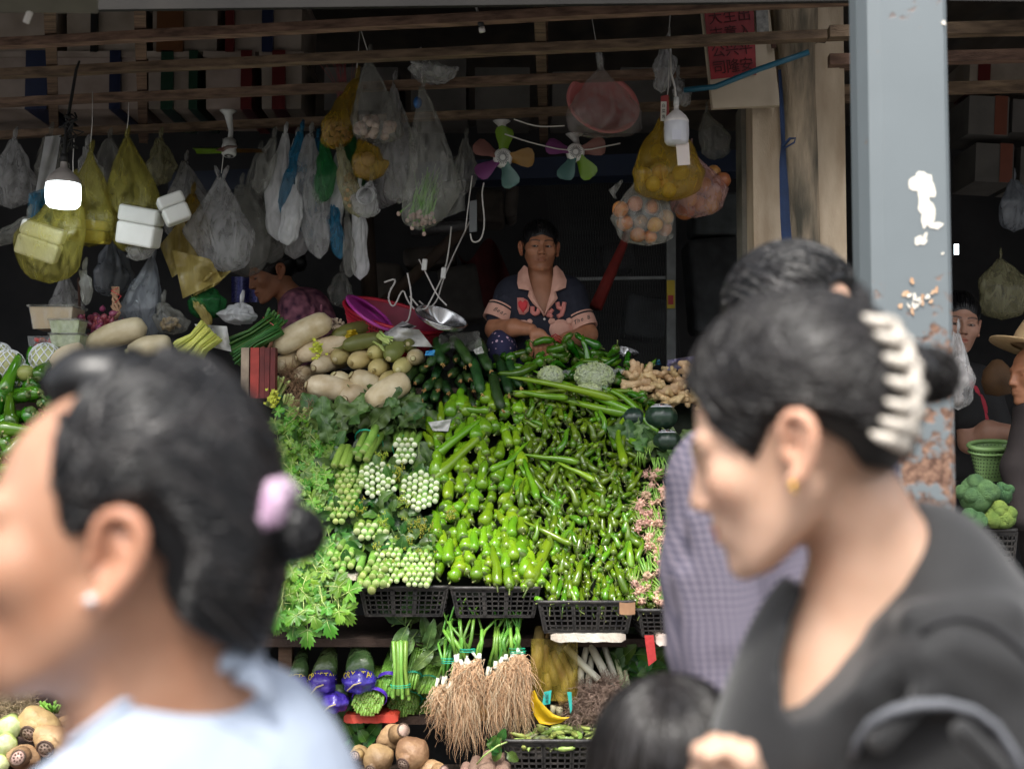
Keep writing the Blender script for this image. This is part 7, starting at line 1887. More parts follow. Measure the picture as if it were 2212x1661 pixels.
# ---------------------------------------------------------------- hanging plastic bags
BAGM = dict(sheer=((.7,.66,.64),.04),clear=((.60,.60,.56),.11),milky=((.60,.60,.60),.34),yellow=((.50,.45,.10),.26),ochre=((.45,.30,.03),.36),green=((.04,.28,.08),.45),
            blue=((.03,.22,.38),.5),white=((.70,.71,.72),.75),dull=((.42,.40,.24),.40),pinkish=((.62,.42,.40),.35),gold=((.48,.38,.12),.8),greyb=((.22,.24,.27),.6))
def bm(k): c,a = BAGM[k]; return plastic('film_' + k,c,a,.22,.28)
def bag(label,top,mid,bot,kind,d,wmid,wbot=None,seed=0,grp='plastic bags hanging under the rack',lean=0,depth=.55,crump=.10,ear=False,string=None,name='plastic_bag',nseg=22,cat='bag',tail=None):
    """top knot, widest point, bottom: picture positions; widths in picture pixels"""
    q = random.Random(seed + int(top[0])); s = d / F; A,B,C_ = P(*top,d),P(*mid,d - .02),P(*bot,d)
    t = thing(name,label,cat,grp,A); wb = wbot or wmid * .6; ph = [q.uniform(0,6.28) for _ in range(6)]
    n = 48; rows = nseg; vs = []
    for j in range(rows + 1):
        f = j / rows
        c = A.lerp(B,f / .6) if f < .6 else B.lerp(C_,(f - .6) / .4)
        if f < .6: w = 5 + (wmid / 2 - 5) * (.78 * (f / .6) + .22 * math.sin(f / .6 * 1.5708))
        else:
            g_ = (f - .6) / .4; w = (wmid / 2) * (1 - g_) + wb / 2 * g_
            if g_ > .6: w *= math.sqrt(max(.003,1 - ((g_ - .6) / .4) ** 2.2))
        for i in range(n):
            a = 2 * math.pi * i / n
            fold = 1 + crump * (.9 * math.sin(3 * a + ph[0] + f * .8) + .7 * math.sin(7 * a + ph[1] - f) + .5 * math.sin(12 * a + ph[2] + f * 1.5)) * (1.35 - f) + crump * .6 * math.sin(a * 2 + f * 11 + ph[3]) * math.sin(f * 3.1)
            cr = .012 * mnoise.noise(Vector((math.cos(a) * 2.2 + seed,math.sin(a) * 2.2,f * 5)))
            r = w * s * fold + cr
            vs.append(c + Vector((r * math.cos(a),r * depth * math.sin(a),cr * .8)))
    g = MB(); g.add(vs,[(j * n + i,j * n + (i + 1) % n,(j + 1) * n + (i + 1) % n,(j + 1) * n + i) for j in range(rows) for i in range(n)])
    part(g,'bag_body',bm(kind),t)
    g = MB()
    for k in range(2 if ear else 1):
        sx = (-1) ** k * (.018 if ear else .006)
        g.tube([A + Vector((sx * .3,0,-.01)),A + Vector((sx,0,.03)),A + Vector((sx * 1.6,.01,.055))],[.008,.012,.006],7,flat=.4)
    part(g,'knot',bm(kind),t)
    if string:
        g = MB(); g.tube([A + Vector((0,0,.02)),A.lerp(P(*string,d),.5) + rv(.004),P(*string,d)],.0018,5); part(g,'string',m_cable,t)
    if tail:
        g = MB(); pts = [P(*p_,d - .03) for p_ in tail]; g.tube(pts,[.006] + [.02] * (len(pts) - 2) + [.008],8,flat=.3); part(g,'loose_end',bm(kind),t)
    return t
def stuff_in(kind,label,cx,cy,rx,ry,d,n,r,mat,name,cat,seed=0,stretch=1.0,dep=.035):
    """loose small contents, built as pieces of one thing"""
    q = random.Random(seed + int(cx)); s = d / F; c = P(cx,cy,d); g = MB()
    for _ in range(n):
        v = Vector((q.gauss(0,1),q.gauss(0,1),q.gauss(0,1))).normalized() * q.uniform(.4,1) ** .4
        g.ell(c + Vector((v.x * rx * s,v.y * dep,v.z * ry * s)),(r * stretch,r,r),7,Matrix.Rotation(q.uniform(0,3),3,'Y') @ Matrix.Rotation(q.uniform(0,3),3,'X'))
    o = tag(g.obj(name,mat),label,cat); o['kind'] = 'stuff'; return o
def foambox(label,cx,cy,w,h,d,rot,tilt=0,dep=.16,mat=None,par=None):
    s = d / F; c = P(cx,cy,d); rm = Matrix.Rotation(rot,3,'Y') @ Matrix.Rotation(tilt,3,'Z') @ Matrix.Rotation(.15,3,'X')
    t = thing('foam_carton',label,'foam box',None,c)
    g = MB(); g.box(c - rm @ Vector((0,0,h * s * .21)),(w * s,dep,h * s * .57),rm,.97); o = part(g,'tray',mat or m_foamw,t,False)
    g = MB(); g.box(c + rm @ Vector((0,0,h * s * .29)),(w * s * 1.01,dep * 1.01,h * s * .42),rm); l = part(g,'lid',mat or m_foamw,t,False)
    for o_ in (o,l):
        b_ = o_.modifiers.new('edge','BEVEL'); b_.width = .012; b_.segments = 3
    return t
m_bx = M('old_tape_box',(.42,.36,.12),.5)
# left group around the lit bulb
bag('clear bag with a printed tissue pack lowest at the left, yellow tinted',(158,395),(110,510),(108,612),'yellow',4.75,150,110,1,string=(160,300))
c_ = foambox('white tissue block with a small blue print inside the yellow tinted bag',88,522,88,76,4.77,.32,.2,.10)
bag('olive yellow bag right of the lit bulb holding a carton',(195,330),(196,470),(190,532),'yellow',4.85,112,96,2,string=(200,200))
foambox('yellow carton in the olive bag beside the lit bulb',190,500,92,50,4.87,.10,0,.10,flat('yellow_carton',(.42,.34,.04)))
g = MB();
bag('greyish patterned black and white bag hanging beside the bulb wire',(186,318),(198,380),(215,450),'milky',4.95,56,36,3)
bag('tall yellow tinted bag with two foam cartons, second from the left',(272,300),(290,440),(290,550),'yellow',4.9,128,90,4,string=(278,222))
foambox('upright white foam carton low in the second bag',303,490,84,84,4.86,.18,0,.12)
foambox('tilted white foam carton poking out at the right of the second bag',376,452,56,62,4.82,-.45,.3,.1)
bag('small milky bag hanging under the foam cartons',(300,505),(302,540),(298,562),'milky',4.9,60,50,5)
bag('large milky bag folded double in the middle left',(478,385),(475,500),(492,590),'milky',5.05,136,96,6,ear=True,string=(482,300),crump=.16)
bag('clear crinkled bag beside the milky one',(520,400),(535,500),(540,580),'clear',5.2,92,60,7,crump=.2)
g = MB()
def sheet(label,pts,kind,d,name='plastic_sheet',mat=None,amp=.02,cat='sheet',th=.0):
    """a hanging, creased piece of film or paper between four picture corners"""
    a,b,c,e = pts; g = MB(); ph = R.uniform(0,6)
    def fn(u,v):
        x = (a[0] * (1 - u) + b[0] * u) * (1 - v) + (e[0] * (1 - u) + c[0] * u) * v; y = (a[1] * (1 - u) + b[1] * u) * (1 - v) + (e[1] * (1 - u) + c[1] * u) * v
        return P(x,y,d + amp * math.sin(u * 8 + ph + v * 2) + amp * .6 * math.sin(v * 7 + u * 5 + ph) + amp * .8 * mnoise.noise(Vector((u * 4,v * 4,ph))))
    g.grid(fn,16,16); return tag(g.obj(name,mat or bm(kind)),label,cat)
sheet('folded gold brown paper bag hanging open below the milky bag',[(372,540),(455,560),(480,605),(395,645)],'gold',5.0)
sheet('crumpled gold sheet behind the folded paper bag',[(345,530),(395,470),(430,560),(372,600)],'gold',5.08)
sheet('dull gold paper draped to the right of the folded bag',[(440,590),(500,585),(470,615),(420,640)],'gold',5.03)
bag('yellow brown strip of bag hanging down to the green bag',(420,640),(432,665),(452,705),'gold',5.05,26,14,8)
bag('round green bag sitting low behind the leek paper',(447,612),(447,650),(447,690),'green',5.1,78,60,9,depth=.8)
bag('big grey transparent bag hanging low left of the gold paper',(330,560),(300,670),(300,740),'greyb',5.05,100,120,10)
bag('clear wisp of bag hanging under the leftmost bag',(180,585),(188,620),(186,660),'clear',4.78,26,16,11)
bag('thin clear bag hanging at the far left edge',(60,470),(20,505),(0,530),'clear',4.8,60,50,12)
sheet('teal and white folded packet behind the lit bulb',[(62,418),(118,400),(112,500),(58,500)],'blue',4.95,'packet',amp=.01)
sheet('long pale board strip hanging behind the bulb wire',[(98,296),(132,292),(112,412),(76,418)],'white',5.15,'strip',M('grey_board',(.3,.3,.3),.6),amp=.006)
# dimmer bags further back fill the gaps
for i,(x,y0,y1,w,k) in enumerate(((30,300,450,90,'milky'),(108,290,400,70,'clear'),(235,300,430,80,'clear'),(345,300,400,60,'dull'),(400,350,520,100,'milky'),(560,330,520,90,'clear'),(415,420,560,80,'ochre'),(685,300,520,90,'blue'),(830,250,450,80,'milky'),(755,280,460,60,'green'),(535,420,600,80,'clear'),(240,520,640,80,'greyb'),(140,600,700,70,'milky'),(1005,300,420,50,'clear'),(640,300,560,70,'white'),(590,420,570,60,'clear'))):
    bag(['pale','clear','small clear','dull olive','milky','wide clear','ochre','blue tinted','tall milky','dark green','clear low','grey','low pale','thin clear','long white','short clear'][i] + ' bag in the second row, ' + ['far left behind the bulb','behind the lit bulb','between the first two yellow bags','above the tilted carton','left of the big milky bag','left of the white bundle','behind the gold paper','behind the bright green film','behind the triangular bag','below the yellow cluster','over the bent head','over the tubs','behind the tubs','left of the first fan','inside the bundle','at the bundle edge'][i],(x,y0),(x + 3,(y0 + y1 * 1.4) / 2.4),(x - 4,y1),k,5.3 + .03 * (i % 5),w,w * .8,200 + i,grp='dim bags in the second row',crump=.16)
# folded white, blue and green rolls of bags in the centre
for i,(x0,y0,x1,y1,x2,y2,w,k,lab) in enumerate((
    (615,290,600,400,600,520,60,'white','long white folded bags hanging left of the blue film'),(650,285,640,370,612,470,44,'blue','blue film folded among the white bags'),(670,290,672,400,690,560,62,'milky','long milky bag draped to the lowest point in the middle'),(700,300,705,380,690,440,46,'green','bright green film hanging beside the milky bag'),
    (735,330,728,420,712,520,40,'white','narrow white folded bag right of the green film'),(715,430,722,490,735,560,30,'blue','blue film end hanging at the right of the bundle'),(590,300,575,350,560,420,40,'clear','clear film at the left end of the bundle'),(640,400,632,470,620,530,44,'white','short white folded bag in front of the bundle'),(775,400,775,520,778,605,34,'white','narrow ribbed white bag stack ending in a fringe'),(748,470,752,540,755,600,24,'clear','torn clear film beside the ribbed white stack'))):
    bag(lab,(x0,y0),(x1,y1),(x2,y2),k,5.15 - .02 * (i % 4),w,w * .9,30 + i,grp='folded bags hanging in a bundle',depth=.35,crump=.14,cat='folded bags',name='folded_bags')
# group with peanuts and greens
m_nut = M('peanut',(.30,.19,.09),.7,col2=(.42,.28,.14),scale=40); m_grl = M('garlic',(.34,.22,.19),.6,col2=(.5,.38,.32),scale=30)
bag('yellow bag of dried peppers hanging at the left of the cluster',(770,170),(730,270),(722,322),'ochre',4.8,76,60,50,string=(778,60))
stuff_in('','pale dried pieces filling the lower half of the yellow bag',728,285,30,30,4.8,90,.008,m_nut,'dried_pieces','dried food',stretch=1.8)
bag('large clear bag with reddish bulbs, highest of the cluster',(795,125),(808,260),(818,310),'clear',4.72,104,100,51,string=(775,50))
stuff_in('','reddish garlic bulbs lying in the large clear bag',810,278,42,24,4.72,34,.017,m_grl,'garlic_bulbs','garlic')
bag('second yellow bag knotted to the cluster, greenish end below',(782,300),(800,350),(795,390),'ochre',4.72,74,60,52)
stuff_in('','pale cream lump in the small yellow bag',796,350,24,28,4.74,4,.03,m_grl,'pale_lump','food')
bag('green tinted bag of nuts hanging under the yellow one',(735,320),(752,400),(775,470),'dull',4.78,44,40,53)
stuff_in('','nuts in the green tinted bag',757,410,14,42,4.78,50,.009,m_nut,'nuts','nuts')
bag('milky bag with pale packets right of the cluster',(850,180),(868,350),(862,440),'milky',4.85,74,60,54)
bag('small white bag mouth shaped like a tube under the cluster',(800,395),(785,430),(795,470),'milky',4.72,58,50,55)
g = MB(); c = P(788,425,4.66); g.tube([c + Vector((0,-.01,0)),c + Vector((.01,.06,.02))],[.034,.03],20,cap=False); tag(g.obj('rolled_film_end',bm('white')),'open round end of a rolled white film','roll')
bag('tall triangular clear bag with spring greens and garlic shoots',(912,190),(938,400),(905,497),'clear',4.7,122,84,56,string=(912,140),depth=.5,crump=.06)
t = thing('bagged_greens','pale rooted greens standing in the tall triangular bag','greens',None,P(910,450,4.72))
g = MB(); h = MB()
for i in range(46):
    a = P(905 + R.gauss(0,16),470 + R.gauss(0,10),4.70 + R.uniform(-.03,.03)); b = P(935 + R.gauss(0,18),385 + R.gauss(0,16),4.75 + R.uniform(-.03,.03)); g.tube([a,a.lerp(b,.5) + rv(.01),b],[.005,.004,.0015],5); h.ell(a,(.009,.008,.010),7)
part(g,'stems',m_ong,t)['kind'] = 'stuff'; part(h,'white_ends',M('garlic',(0,0,0)),t)['kind'] = 'stuff'
sheet('clear film flap fanned to the right of the triangular bag',[(955,350),(1002,330),(1005,455),(935,480)],'clear',4.72)
bag('crumpled white bag lying on the rack above the hanging ones',(905,130),(930,150),(940,178),'milky',4.75,90,80,57,depth=.9,crump=.2)
g = MB(); g.ell(P(902,222,4.7),(.017,.015,.024),12); tag(g.obj('blue_tape_ball',flat('blue_tape',(.02,.10,.28))),'small blue tape wad tied at the top of the triangular bag','tape')
# incense bundle
t = thing('incense_sticks','bundle of thin red sticks tucked behind the hanging bags','sticks',None,P(745,160,4.9)); g = MB()
for i in range(26): a = P(745 + R.gauss(0,6),215,4.9); g.tube([a,P(742 + R.gauss(0,22),125 + R.uniform(-8,10),4.88)],.0014,4)
part(g,'sticks',M('red_sticks',(.20,.05,.05),.8),t)['kind'] = 'stuff'

# pink basin in a clear bag
t = thing('pink_basin','oval pink plastic basin hanging in a clear bag from the rack','basin',None,P(1303,225,4.75))
m_pinkp = M('pink_plastic',(.50,.15,.15),.35,col2=(.58,.20,.19),scale=5,rnd=0)
c = P(1303,222,4.75); rm = Matrix.Rotation(.45,3,'Y') @ Matrix.Rotation(math.radians(78),3,'X'); s4 = 4.75 / F
prof = [(0,-.085),(46 * s4,-.085),(52 * s4,-.082),(68 * s4,-.02),(74 * s4,.0),(80 * s4,.004),(82 * s4,-.002),(80 * s4,-.008),(73 * s4,-.006),(66 * s4,-.024),(50 * s4,-.088),(0,-.090)]
g = MB(); vs = []; n = 48
for r,z in prof:
    for j in range(n):
        a = 2 * math.pi * j / n; vs.append(c + rm @ Vector((r * math.cos(a) * 1.0,r * math.sin(a) * .84,z)))
g.add(vs,[(i * n + j,i * n + (j + 1) % n,(i + 1) * n + (j + 1) % n,(i + 1) * n + j) for i in range(len(prof) - 1) for j in range(n)]); part(g,'bowl',m_pinkp,t)
bag('clear bag stretched over the pink basin',(1298,150),(1305,245),(1306,296),'sheer',4.70,166,156,60,string=(1275,20),depth=.6,crump=.03)
g = MB(); g.tube([P(1290,90,4.72),P(1294,120,4.7),P(1298,150,4.72)],[.012,.014,.012],8); tag(g.obj('twisted_bag_neck',bm('milky')),'twisted neck of the bag around the pink basin','bag neck')

# fruit bags at the right
m_mango = M('yellow_mango',(.36,.17,.02),.4,col2=(.60,.42,.06),scale=12,rnd=.2); m_guava = M('red_yellow_fruit',(.40,.07,.035),.4,col2=(.50,.34,.08),scale=20,rnd=.2)
def fruits(cx,cy,pts,d,r,mat,label,grp):
    me = None
    g = MB(); g.ell((0,0,0),(1,1,.92),16,None,lambda v: 1 + .03 * math.sin(v.x * 5)); me = g.mesh('fruit',mat)
    for (x,y) in pts:
        o = inst('fruit',me,P(x,y,d + R.uniform(-.03,.03)),Quaternion((R.uniform(-1,1),1,R.uniform(-1,1)),R.uniform(0,6)),r * R.uniform(.85,1.1)); tag(o,label,'fruit',grp)
fruits(0,0,[(1392,378),(1425,372),(1450,385),(1430,400),(1470,372),(1410,398),(1445,412)],4.55,.034,m_mango,'yellow fruit lying in the ochre bag under the unlit bulb','yellow fruit in the ochre bag')
fruits(0,0,[(1340,452),(1372,440),(1408,448),(1350,482),(1385,480),(1415,486),(1378,508),(1405,512),(1438,470),(1436,495)],4.6,.032,m_guava,'reddish yellow fruit in the lower left clear bag','reddish fruit in the lower left bag')
fruits(0,0,[(1490,430),(1520,400),(1540,375),(1510,440),(1545,420),(1480,455),(1500,400),(1535,445),(1560,390)],4.68,.036,m_guava,'reddish yellow fruit in the right hand net bag','reddish fruit in the right bag')
bag('large ochre bag of yellow fruit in front of the others',(1440,240),(1445,375),(1440,432),'ochre',4.5,158,120,61,string=(1445,130),depth=.45,crump=.07)
bag('lower left clear bag of reddish fruit',(1385,380),(1385,470),(1395,530),'clear',4.55,132,110,62,depth=.5,tail=[(1345,390),(1322,415),(1330,430)])
bag('right clear bag of reddish fruit touching the beige column',(1490,330),(1515,410),(1500,470),'pinkish',4.66,122,100,63,depth=.5)
bag('empty clear bag hanging right behind the fruit',(1525,245),(1545,300),(1545,345),'clear',4.8,70,50,64)
bag('thin crumpled pale bag tied above the fruit',(1440,100),(1435,150),(1428,200),'milky',4.6,46,30,65,string=(1448,30),crump=.2)
bag('second pale film scrap tied above the unlit bulb',(1462,170),(1472,205),(1480,230),'milky',4.62,34,26,66,crump=.2)
g = slab([P(1428,208,4.42),P(1444,205,4.42),P(1446,250,4.42),P(1426,262,4.42)],.006); tag(g.obj('red_label',flat('red_label',(.28,.03,.03)),None,False),'dark red card hanging above the unlit bulb','card')
t = thing('price_strip','white card with black characters beside the unlit bulb','card',None,P(1434,240,4.4)); g = slab([P(1428,220,4.40),P(1440,220,4.40),P(1439,262,4.40),P(1427,262,4.40)],.002); part(g,'card',flat('white_card',(.6,.58,.5)),t,False)
for k_ in range(3): inst('character',text_mesh('\u767d\u83dc\u9752'[k_],.015,flat('ink',(0,0,0))),P(1433.5,229 + 12 * k_,4.396) - P(1434,240,4.4),frame_rot((1,0,0),(0,-1,0)),parent=t)

# ---------------------------------------------------------------- bulbs
def bulb(label,x,y0,y1,y2,w,d,lit):
    """socket top y0, globe from y1 to y2, width w"""
    s = d / F; t = thing('led_bulb',label,'light bulb','LED bulbs hung over the stall',P(x,y1,d)); c = P(x,y1,d); h = (y2 - y1) * s; r = w / 2 * s; up_ = (y1 - y0) * s
    g = MB(); g.lathe([(r * .18,up_),(r * .2,up_ * .75),(r * .45,up_ * .6),(r * .8,up_ * .35),(r * .98,up_ * .1),(r,0),(r * .9,-.004)],28,c); part(g,'heat_sink',M('bulb_housing',(.55,.52,.50),.4,var=.05) if not lit else M('bulb_housing_grey',(.30,.27,.25),.45),t)
    g = MB(); g.lathe([(r * .96,0),(r * 1.0,-h * .2),(r * 1.0,-h * .6),(r * .95,-h * .85),(r * .8,-h * .97),(0,-h)],28,c)
    part(g,'diffuser',M('lit_diffuser',(.86,.97,1.0),.4,emit=2.2,var=.02,rnd=0) if lit else M('diffuser',(.62,.62,.66),.3,var=.05),t)
    g = MB(); g.tube([c + Vector((0,0,up_)),c + Vector((0,0,up_ + .03))],[r * .22,r * .2],12); part(g,'socket',m_blackrub if lit else m_white,t); return t,c,r,h,up_
t,c,r,h,u = bulb('lit white LED bulb glowing at the left of the stall',137,350,397,450,74,4.5,True)
ld = bpy.data.lights.new('bulb_light','POINT'); ld.energy = .5; ld.color = (.86,.96,1); ld.shadow_soft_size = .03
lo_ = bpy.data.objects.new('bulb_light',ld); COL.objects.link(lo_); lo_.parent = t; lo_.location = (0,0,-h - .035)
g = MB(); g.tube([P(137,345,4.5),P(140,320,4.52),P(146,260,4.56),P(165,150,4.6),P(172,132,4.6)],[.012,.008,.007,.006,.004],6)
for i in range(9):
    pts = [P(150 + R.gauss(0,10),250 + 12 * k + R.gauss(0,5),4.55 + R.gauss(0,.01)) for k in range(7)]; g.tube(pts,.004,5)
part(g,'wire',m_blackrub,t)
t,c,r,h,u = bulb('unlit white LED bulb hanging in front of the fruit bags',1461,228,265,314,54,4.35,False)
g = MB(); g.tube([P(1461,226,4.35),P(1458,190,4.36),P(1450,160,4.4),P(1446,60,4.5)],.0035,6); part(g,'wire',m_cable,t)
g = slab([P(1452,280,4.30),P(1471,280,4.30),P(1471,302,4.30),P(1452,302,4.30)],.001); part(g,'sticker',flat('grey_label',(.5,.5,.55)),t,False)
g = slab([P(1460,312,4.34),P(1488,308,4.34),P(1491,356,4.34),P(1464,358,4.34)],.002); part(g,'paper_tag',flat('cream_tag',(.55,.48,.44)),t,False)
# socket dangling at the top
t = thing('lamp_socket','empty lamp socket dangling on twisted wire at the top','socket',None,P(1030,0,4.1)); g = MB()
g.tube([P(1022,-30,4.1),P(1024,0,4.1),P(1030,20,4.1),P(1037,45,4.1)],.004,6); g.tube([P(1031,-10,4.1),P(1028,12,4.1),P(1034,30,4.1),P(1038,45,4.1)],.003,6); part(g,'wire',m_cable,t)
g = MB(); g.tube([P(1036,40,4.1),P(1040,60,4.1)],.0105,12); part(g,'socket_body',m_blackrub,t); g = MB(); g.tube([P(1040,60,4.1),P(1042,70,4.1)],.011,12); part(g,'socket_ring',m_cable,t)

# ---------------------------------------------------------------- little ceiling fans with coloured blades
FC = dict(pink=(.20,.09,.075),lime=(.13,.24,.012),orange=(.20,.10,.01),aqua=(.07,.15,.135),magenta=(.18,.05,.16))
def fan_(label,x,y,d,blades,R_,hubr=22,up_y=None,edge=False):
    c = P(x,y,d); s = d / F; t = thing('ceiling_fan',label,'fan','small ceiling fans with coloured plastic blades',c)
    tl = .45 if not edge else 1.45       # how far the disc is tipped towards the viewer
    ex = Vector((1,0,0)); ez = Vector((0,-math.sin(0),1)) if not edge else Vector((0,1,.18)).normalized()
    for ang,col in blades:
        dr = ex * math.cos(ang) + ez * math.sin(ang); sd_ = ex * -math.sin(ang) + ez * math.cos(ang); nrm = dr.cross(sd_); g = MB()
        prof = [(.2,.20),(.4,.26),(.6,.40),(.8,.48),(.93,.40),(1.0,.16)]
        vs = []
        for f,w in prof:
            for k in (-1,-.5,0,.5,1): vs.append(c + dr * (f * R_ * s) + sd_ * (k * w * R_ * s * .62) + nrm * ((1 - k * k) * .006 + k * .012 * (1 if not edge else .7)) + Vector((0,-.012,0)))
        n0 = len(vs); vs2 = [v + nrm * -.003 for v in vs]
        g.add(vs,[(i * 5 + k,i * 5 + k + 1,i * 5 + k + 6,i * 5 + k + 5) for i in range(5) for k in range(4)])
        g.add(vs2,[(i * 5 + k + 5,i * 5 + k + 6,i * 5 + k + 1,i * 5 + k) for i in range(5) for k in range(4)])
        part(g,'blade',flat('blade_' + col,FC[col],.35),t,label='%s blade' % col)
    g = MB(); ax = Vector((0,-1,-.1)).normalized() if not edge else Vector((0,-.2,-1)).normalized()
    g.tube([c - ax * .05,c - ax * .02,c + ax * .016,c + ax * .024],[hubr * s * .8,hubr * s,hubr * s * .98,hubr * s * .75],20); part(g,'hub',m_white,t)
    x_ = ax.orthogonal().normalized(); y_ = ax.cross(x_); g = MB()
    for k in range(20):
        a = k * .314; u = x_ * math.cos(a) + y_ * math.sin(a); g.bar(c + ax * .0255 + u * hubr * s * .3,c + ax * .0225 + u * hubr * s * .74,.0022,.002,tuple(ax))
    part(g,'vent_slots',m_blackrub,t,False)['kind'] = 'stuff'
    if up_y: g = MB(); g.tube([c - ax * .03,P(x + 4,(y + up_y) / 2,d + .04),P(x - 2,up_y + 8,d + .05),P(x - 2,up_y,d + .05)],[.012,.010,.018,.038],12); part(g,'stem',m_white,t)
    return t
fan_('fan with a grey hub and five coloured blades left of the pink basin',1086,342,4.9,[(1.5,'lime'),(-.0,'orange'),(2.7,'pink'),(3.75,'magenta'),(-1.25,'aqua')],68,21,262)
fan_('fan with coloured blades directly below the pink basin',1243,330,4.9,[(.25,'pink'),(2.9,'magenta'),(-1.0,'lime'),(-2.0,'aqua')],66,20,290)
fan_('dim ceiling fan seen nearly edge on at the left of the rack',495,326,5.1,[(.3,'orange'),(2.9,'lime'),(-1.4,'pink')],80,16,240,True)

# cables
def cable(label,px,d,r=.0035,mat=None,name='cable'):
    g = MB(); pts = [P(x,y,d) for x,y in px]
    for _ in range(2):
        q = [pts[0]]
        for a,b in zip(pts[:-1],pts[1:]): q += [a * .75 + b * .25,a * .25 + b * .75]
        q.append(pts[-1]); pts = q
    g.tube(pts,r,6); return tag(g.obj(name,mat or m_cable),label,'cable')
cable('white cable looping down from the fans',[(1045,395),(1040,420),(1048,480),(1040,520),(1020,525),(1016,505)],4.95)
cable('thin pinkish cord hanging left of the white loop',[(1020,380),(1012,440),(1005,500)],5.0,.0025)
cable('white cable strung to the first fan along the rack',[(1110,258),(1160,275),(1220,272)],4.85,.0028)
cable('second white cable between the two fans',[(1090,290),(1150,310),(1240,330),(1340,310)],4.88,.0028)
cable('upright white cable above the steel bowl',[(975,490),(970,540),(960,590),(930,650),(915,675),(885,640)],5.15,.0035)
cable('crossing white cable with a switch',[(1015,478),(975,560),(955,610),(945,650),(925,668),(905,650)],5.18,.0035)
cable('white cable coming down left of the bowl',[(905,560),(925,600),(945,640),(965,660)],5.12,.0035)
cable('curled white cable behind the red basket',[(830,610),(860,600),(835,640),(850,670),(870,620),(880,650),(895,668)],5.2,.004)
cable('loop of cable over the basket rim',[(880,590),(890,640),(885,690),(872,700)],5.1,.004)
for x,y,l in ((917,572,'upper white switch on the cable'),(958,590,'lower white switch on the crossing cable')):
    g = MB(); g.box(P(x,y,5.1),(.022,.014,.050),Matrix.Rotation(.1,3,'Y')); o = g.obj('cord_switch',m_white,None,False); b_ = o.modifiers.new('b','BEVEL'); b_.width = .005; b_.segments = 3; tag(o,l,'switch')
g = slab([P(1144 - 130,435,5.1),P(1030,432,5.1),P(1030,500,5.1),P(1014,502,5.1)],.01); tag(g.obj('grey_board',flat('grey_plate',(.16,.17,.18)),None,False),'narrow grey board hanging beside the cable loop','board')

# ---------------------------------------------------------------- behind the heap: baskets, bowls, packets
m_redb = M('red_plastic',(.42,.012,.030),.35,col2=(.50,.02,.045),scale=8,rnd=0)
t = thing('red_basket','tilted red perforated basket behind the green shouldered radishes','basket',None,P(850,700,5.2)); D_ = 5.2
def ringpts(cx,cy,rx,ry,rot,d,n=40,dz=0): return [P(cx + rx * math.cos(a) * math.cos(rot) - ry * math.sin(a) * math.sin(rot),cy + rx * math.cos(a) * math.sin(rot) + ry * math.sin(a) * math.cos(rot),d - .16 * math.sin(a)) for a in [i * 2 * math.pi / n for i in range(n)]]
top = ringpts(850,682,110,26,.26,D_,48); bot = ringpts(838,752,80,20,.18,D_,48)
g = MB(); n = 48; rows = 9
for j in range(rows):      # horizontal hoops
    f = j / (rows - 1); g.tube([top[i % n].lerp(bot[i % n],f) for i in range(n + 1)],.0035,4,cap=False)
for i in range(0,n * 2): k = i / 2; a = top[int(k) % n].lerp(top[(int(k) + 1) % n],k % 1); b = bot[int(k) % n].lerp(bot[(int(k) + 1) % n],k % 1); g.tube([a,b],.0028,4)
part(g,'lattice',m_redb,t)['kind'] = 'stuff'
g = MB(); g.tube(top + [top[0]],.009,8,cap=False); part(g,'rim',m_redb,t)
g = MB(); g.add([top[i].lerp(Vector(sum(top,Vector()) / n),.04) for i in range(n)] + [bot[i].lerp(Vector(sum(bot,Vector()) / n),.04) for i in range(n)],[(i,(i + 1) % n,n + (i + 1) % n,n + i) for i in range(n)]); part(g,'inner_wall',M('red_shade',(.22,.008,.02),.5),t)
t = thing('magenta_sieve','magenta plastic sieve leaning inside the red basket','sieve',None,P(800,680,5.1)); tp = ringpts(798,676,58,15,.62,5.08,36); bt = ringpts(806,684,44,9,.62,5.16,36); g = MB(); n = 36
m_mag = M('magenta_plastic',(.36,.03,.26),.35,col2=(.46,.06,.34),scale=8,rnd=0)
g.add(tp + bt + [sum(bt,Vector()) / n],[(i,(i + 1) % n,n + (i + 1) % n,n + i) for i in range(n)] + [(n + i,n + (i + 1) % n,2 * n) for i in range(n)]); part(g,'mesh_bowl',m_mag,t); g = MB(); g.tube(tp + [tp[0]],.007,8,cap=False); part(g,'rim',m_mag,t)
def steelbowl(label,cx,cy,rx,ry,rot,d):
    t = thing('steel_bowl',label,'bowl',None,P(cx,cy,d)); g = MB(); rows = 7; n = 40; vs = []
    for j in range(rows):
        f = j / (rows - 1); vs += ringpts(cx + 10 * f * math.sin(rot) * -1,cy + ry * 1.3 * f ** .8,rx * math.sqrt(max(.02,1 - f * f * .85)),ry * (1 - f * .7),rot,d,n)
    g.add(vs + [P(cx,cy + ry * 1.3,d)],[(j * n + i,j * n + (i + 1) % n,(j + 1) * n + (i + 1) % n,(j + 1) * n + i) for j in range(rows - 1) for i in range(n)] + [((rows - 1) * n + i,(rows - 1) * n + (i + 1) % n,rows * n) for i in range(n)]); part(g,'bowl_body',m_steel,t)
    tp = ringpts(cx,cy,rx,ry,rot,d,n); g = MB(); g.tube(tp + [tp[0]],.0035,6,cap=False); part(g,'rim',m_steel,t)
steelbowl('shallow steel bowl tilted beside the red basket',953,684,58,18,.30,5.05)
steelbowl('steel bowl rim showing behind the twisted peppers',1350,758,32,8,.2,5.2)
sheet('crumpled white paper over the red basket edge',[(838,705),(905,712),(935,750),(818,745)],'white',5.0,'paper',M('white_paper',(.50,.50,.48),.7,rnd=0),.03,'paper')
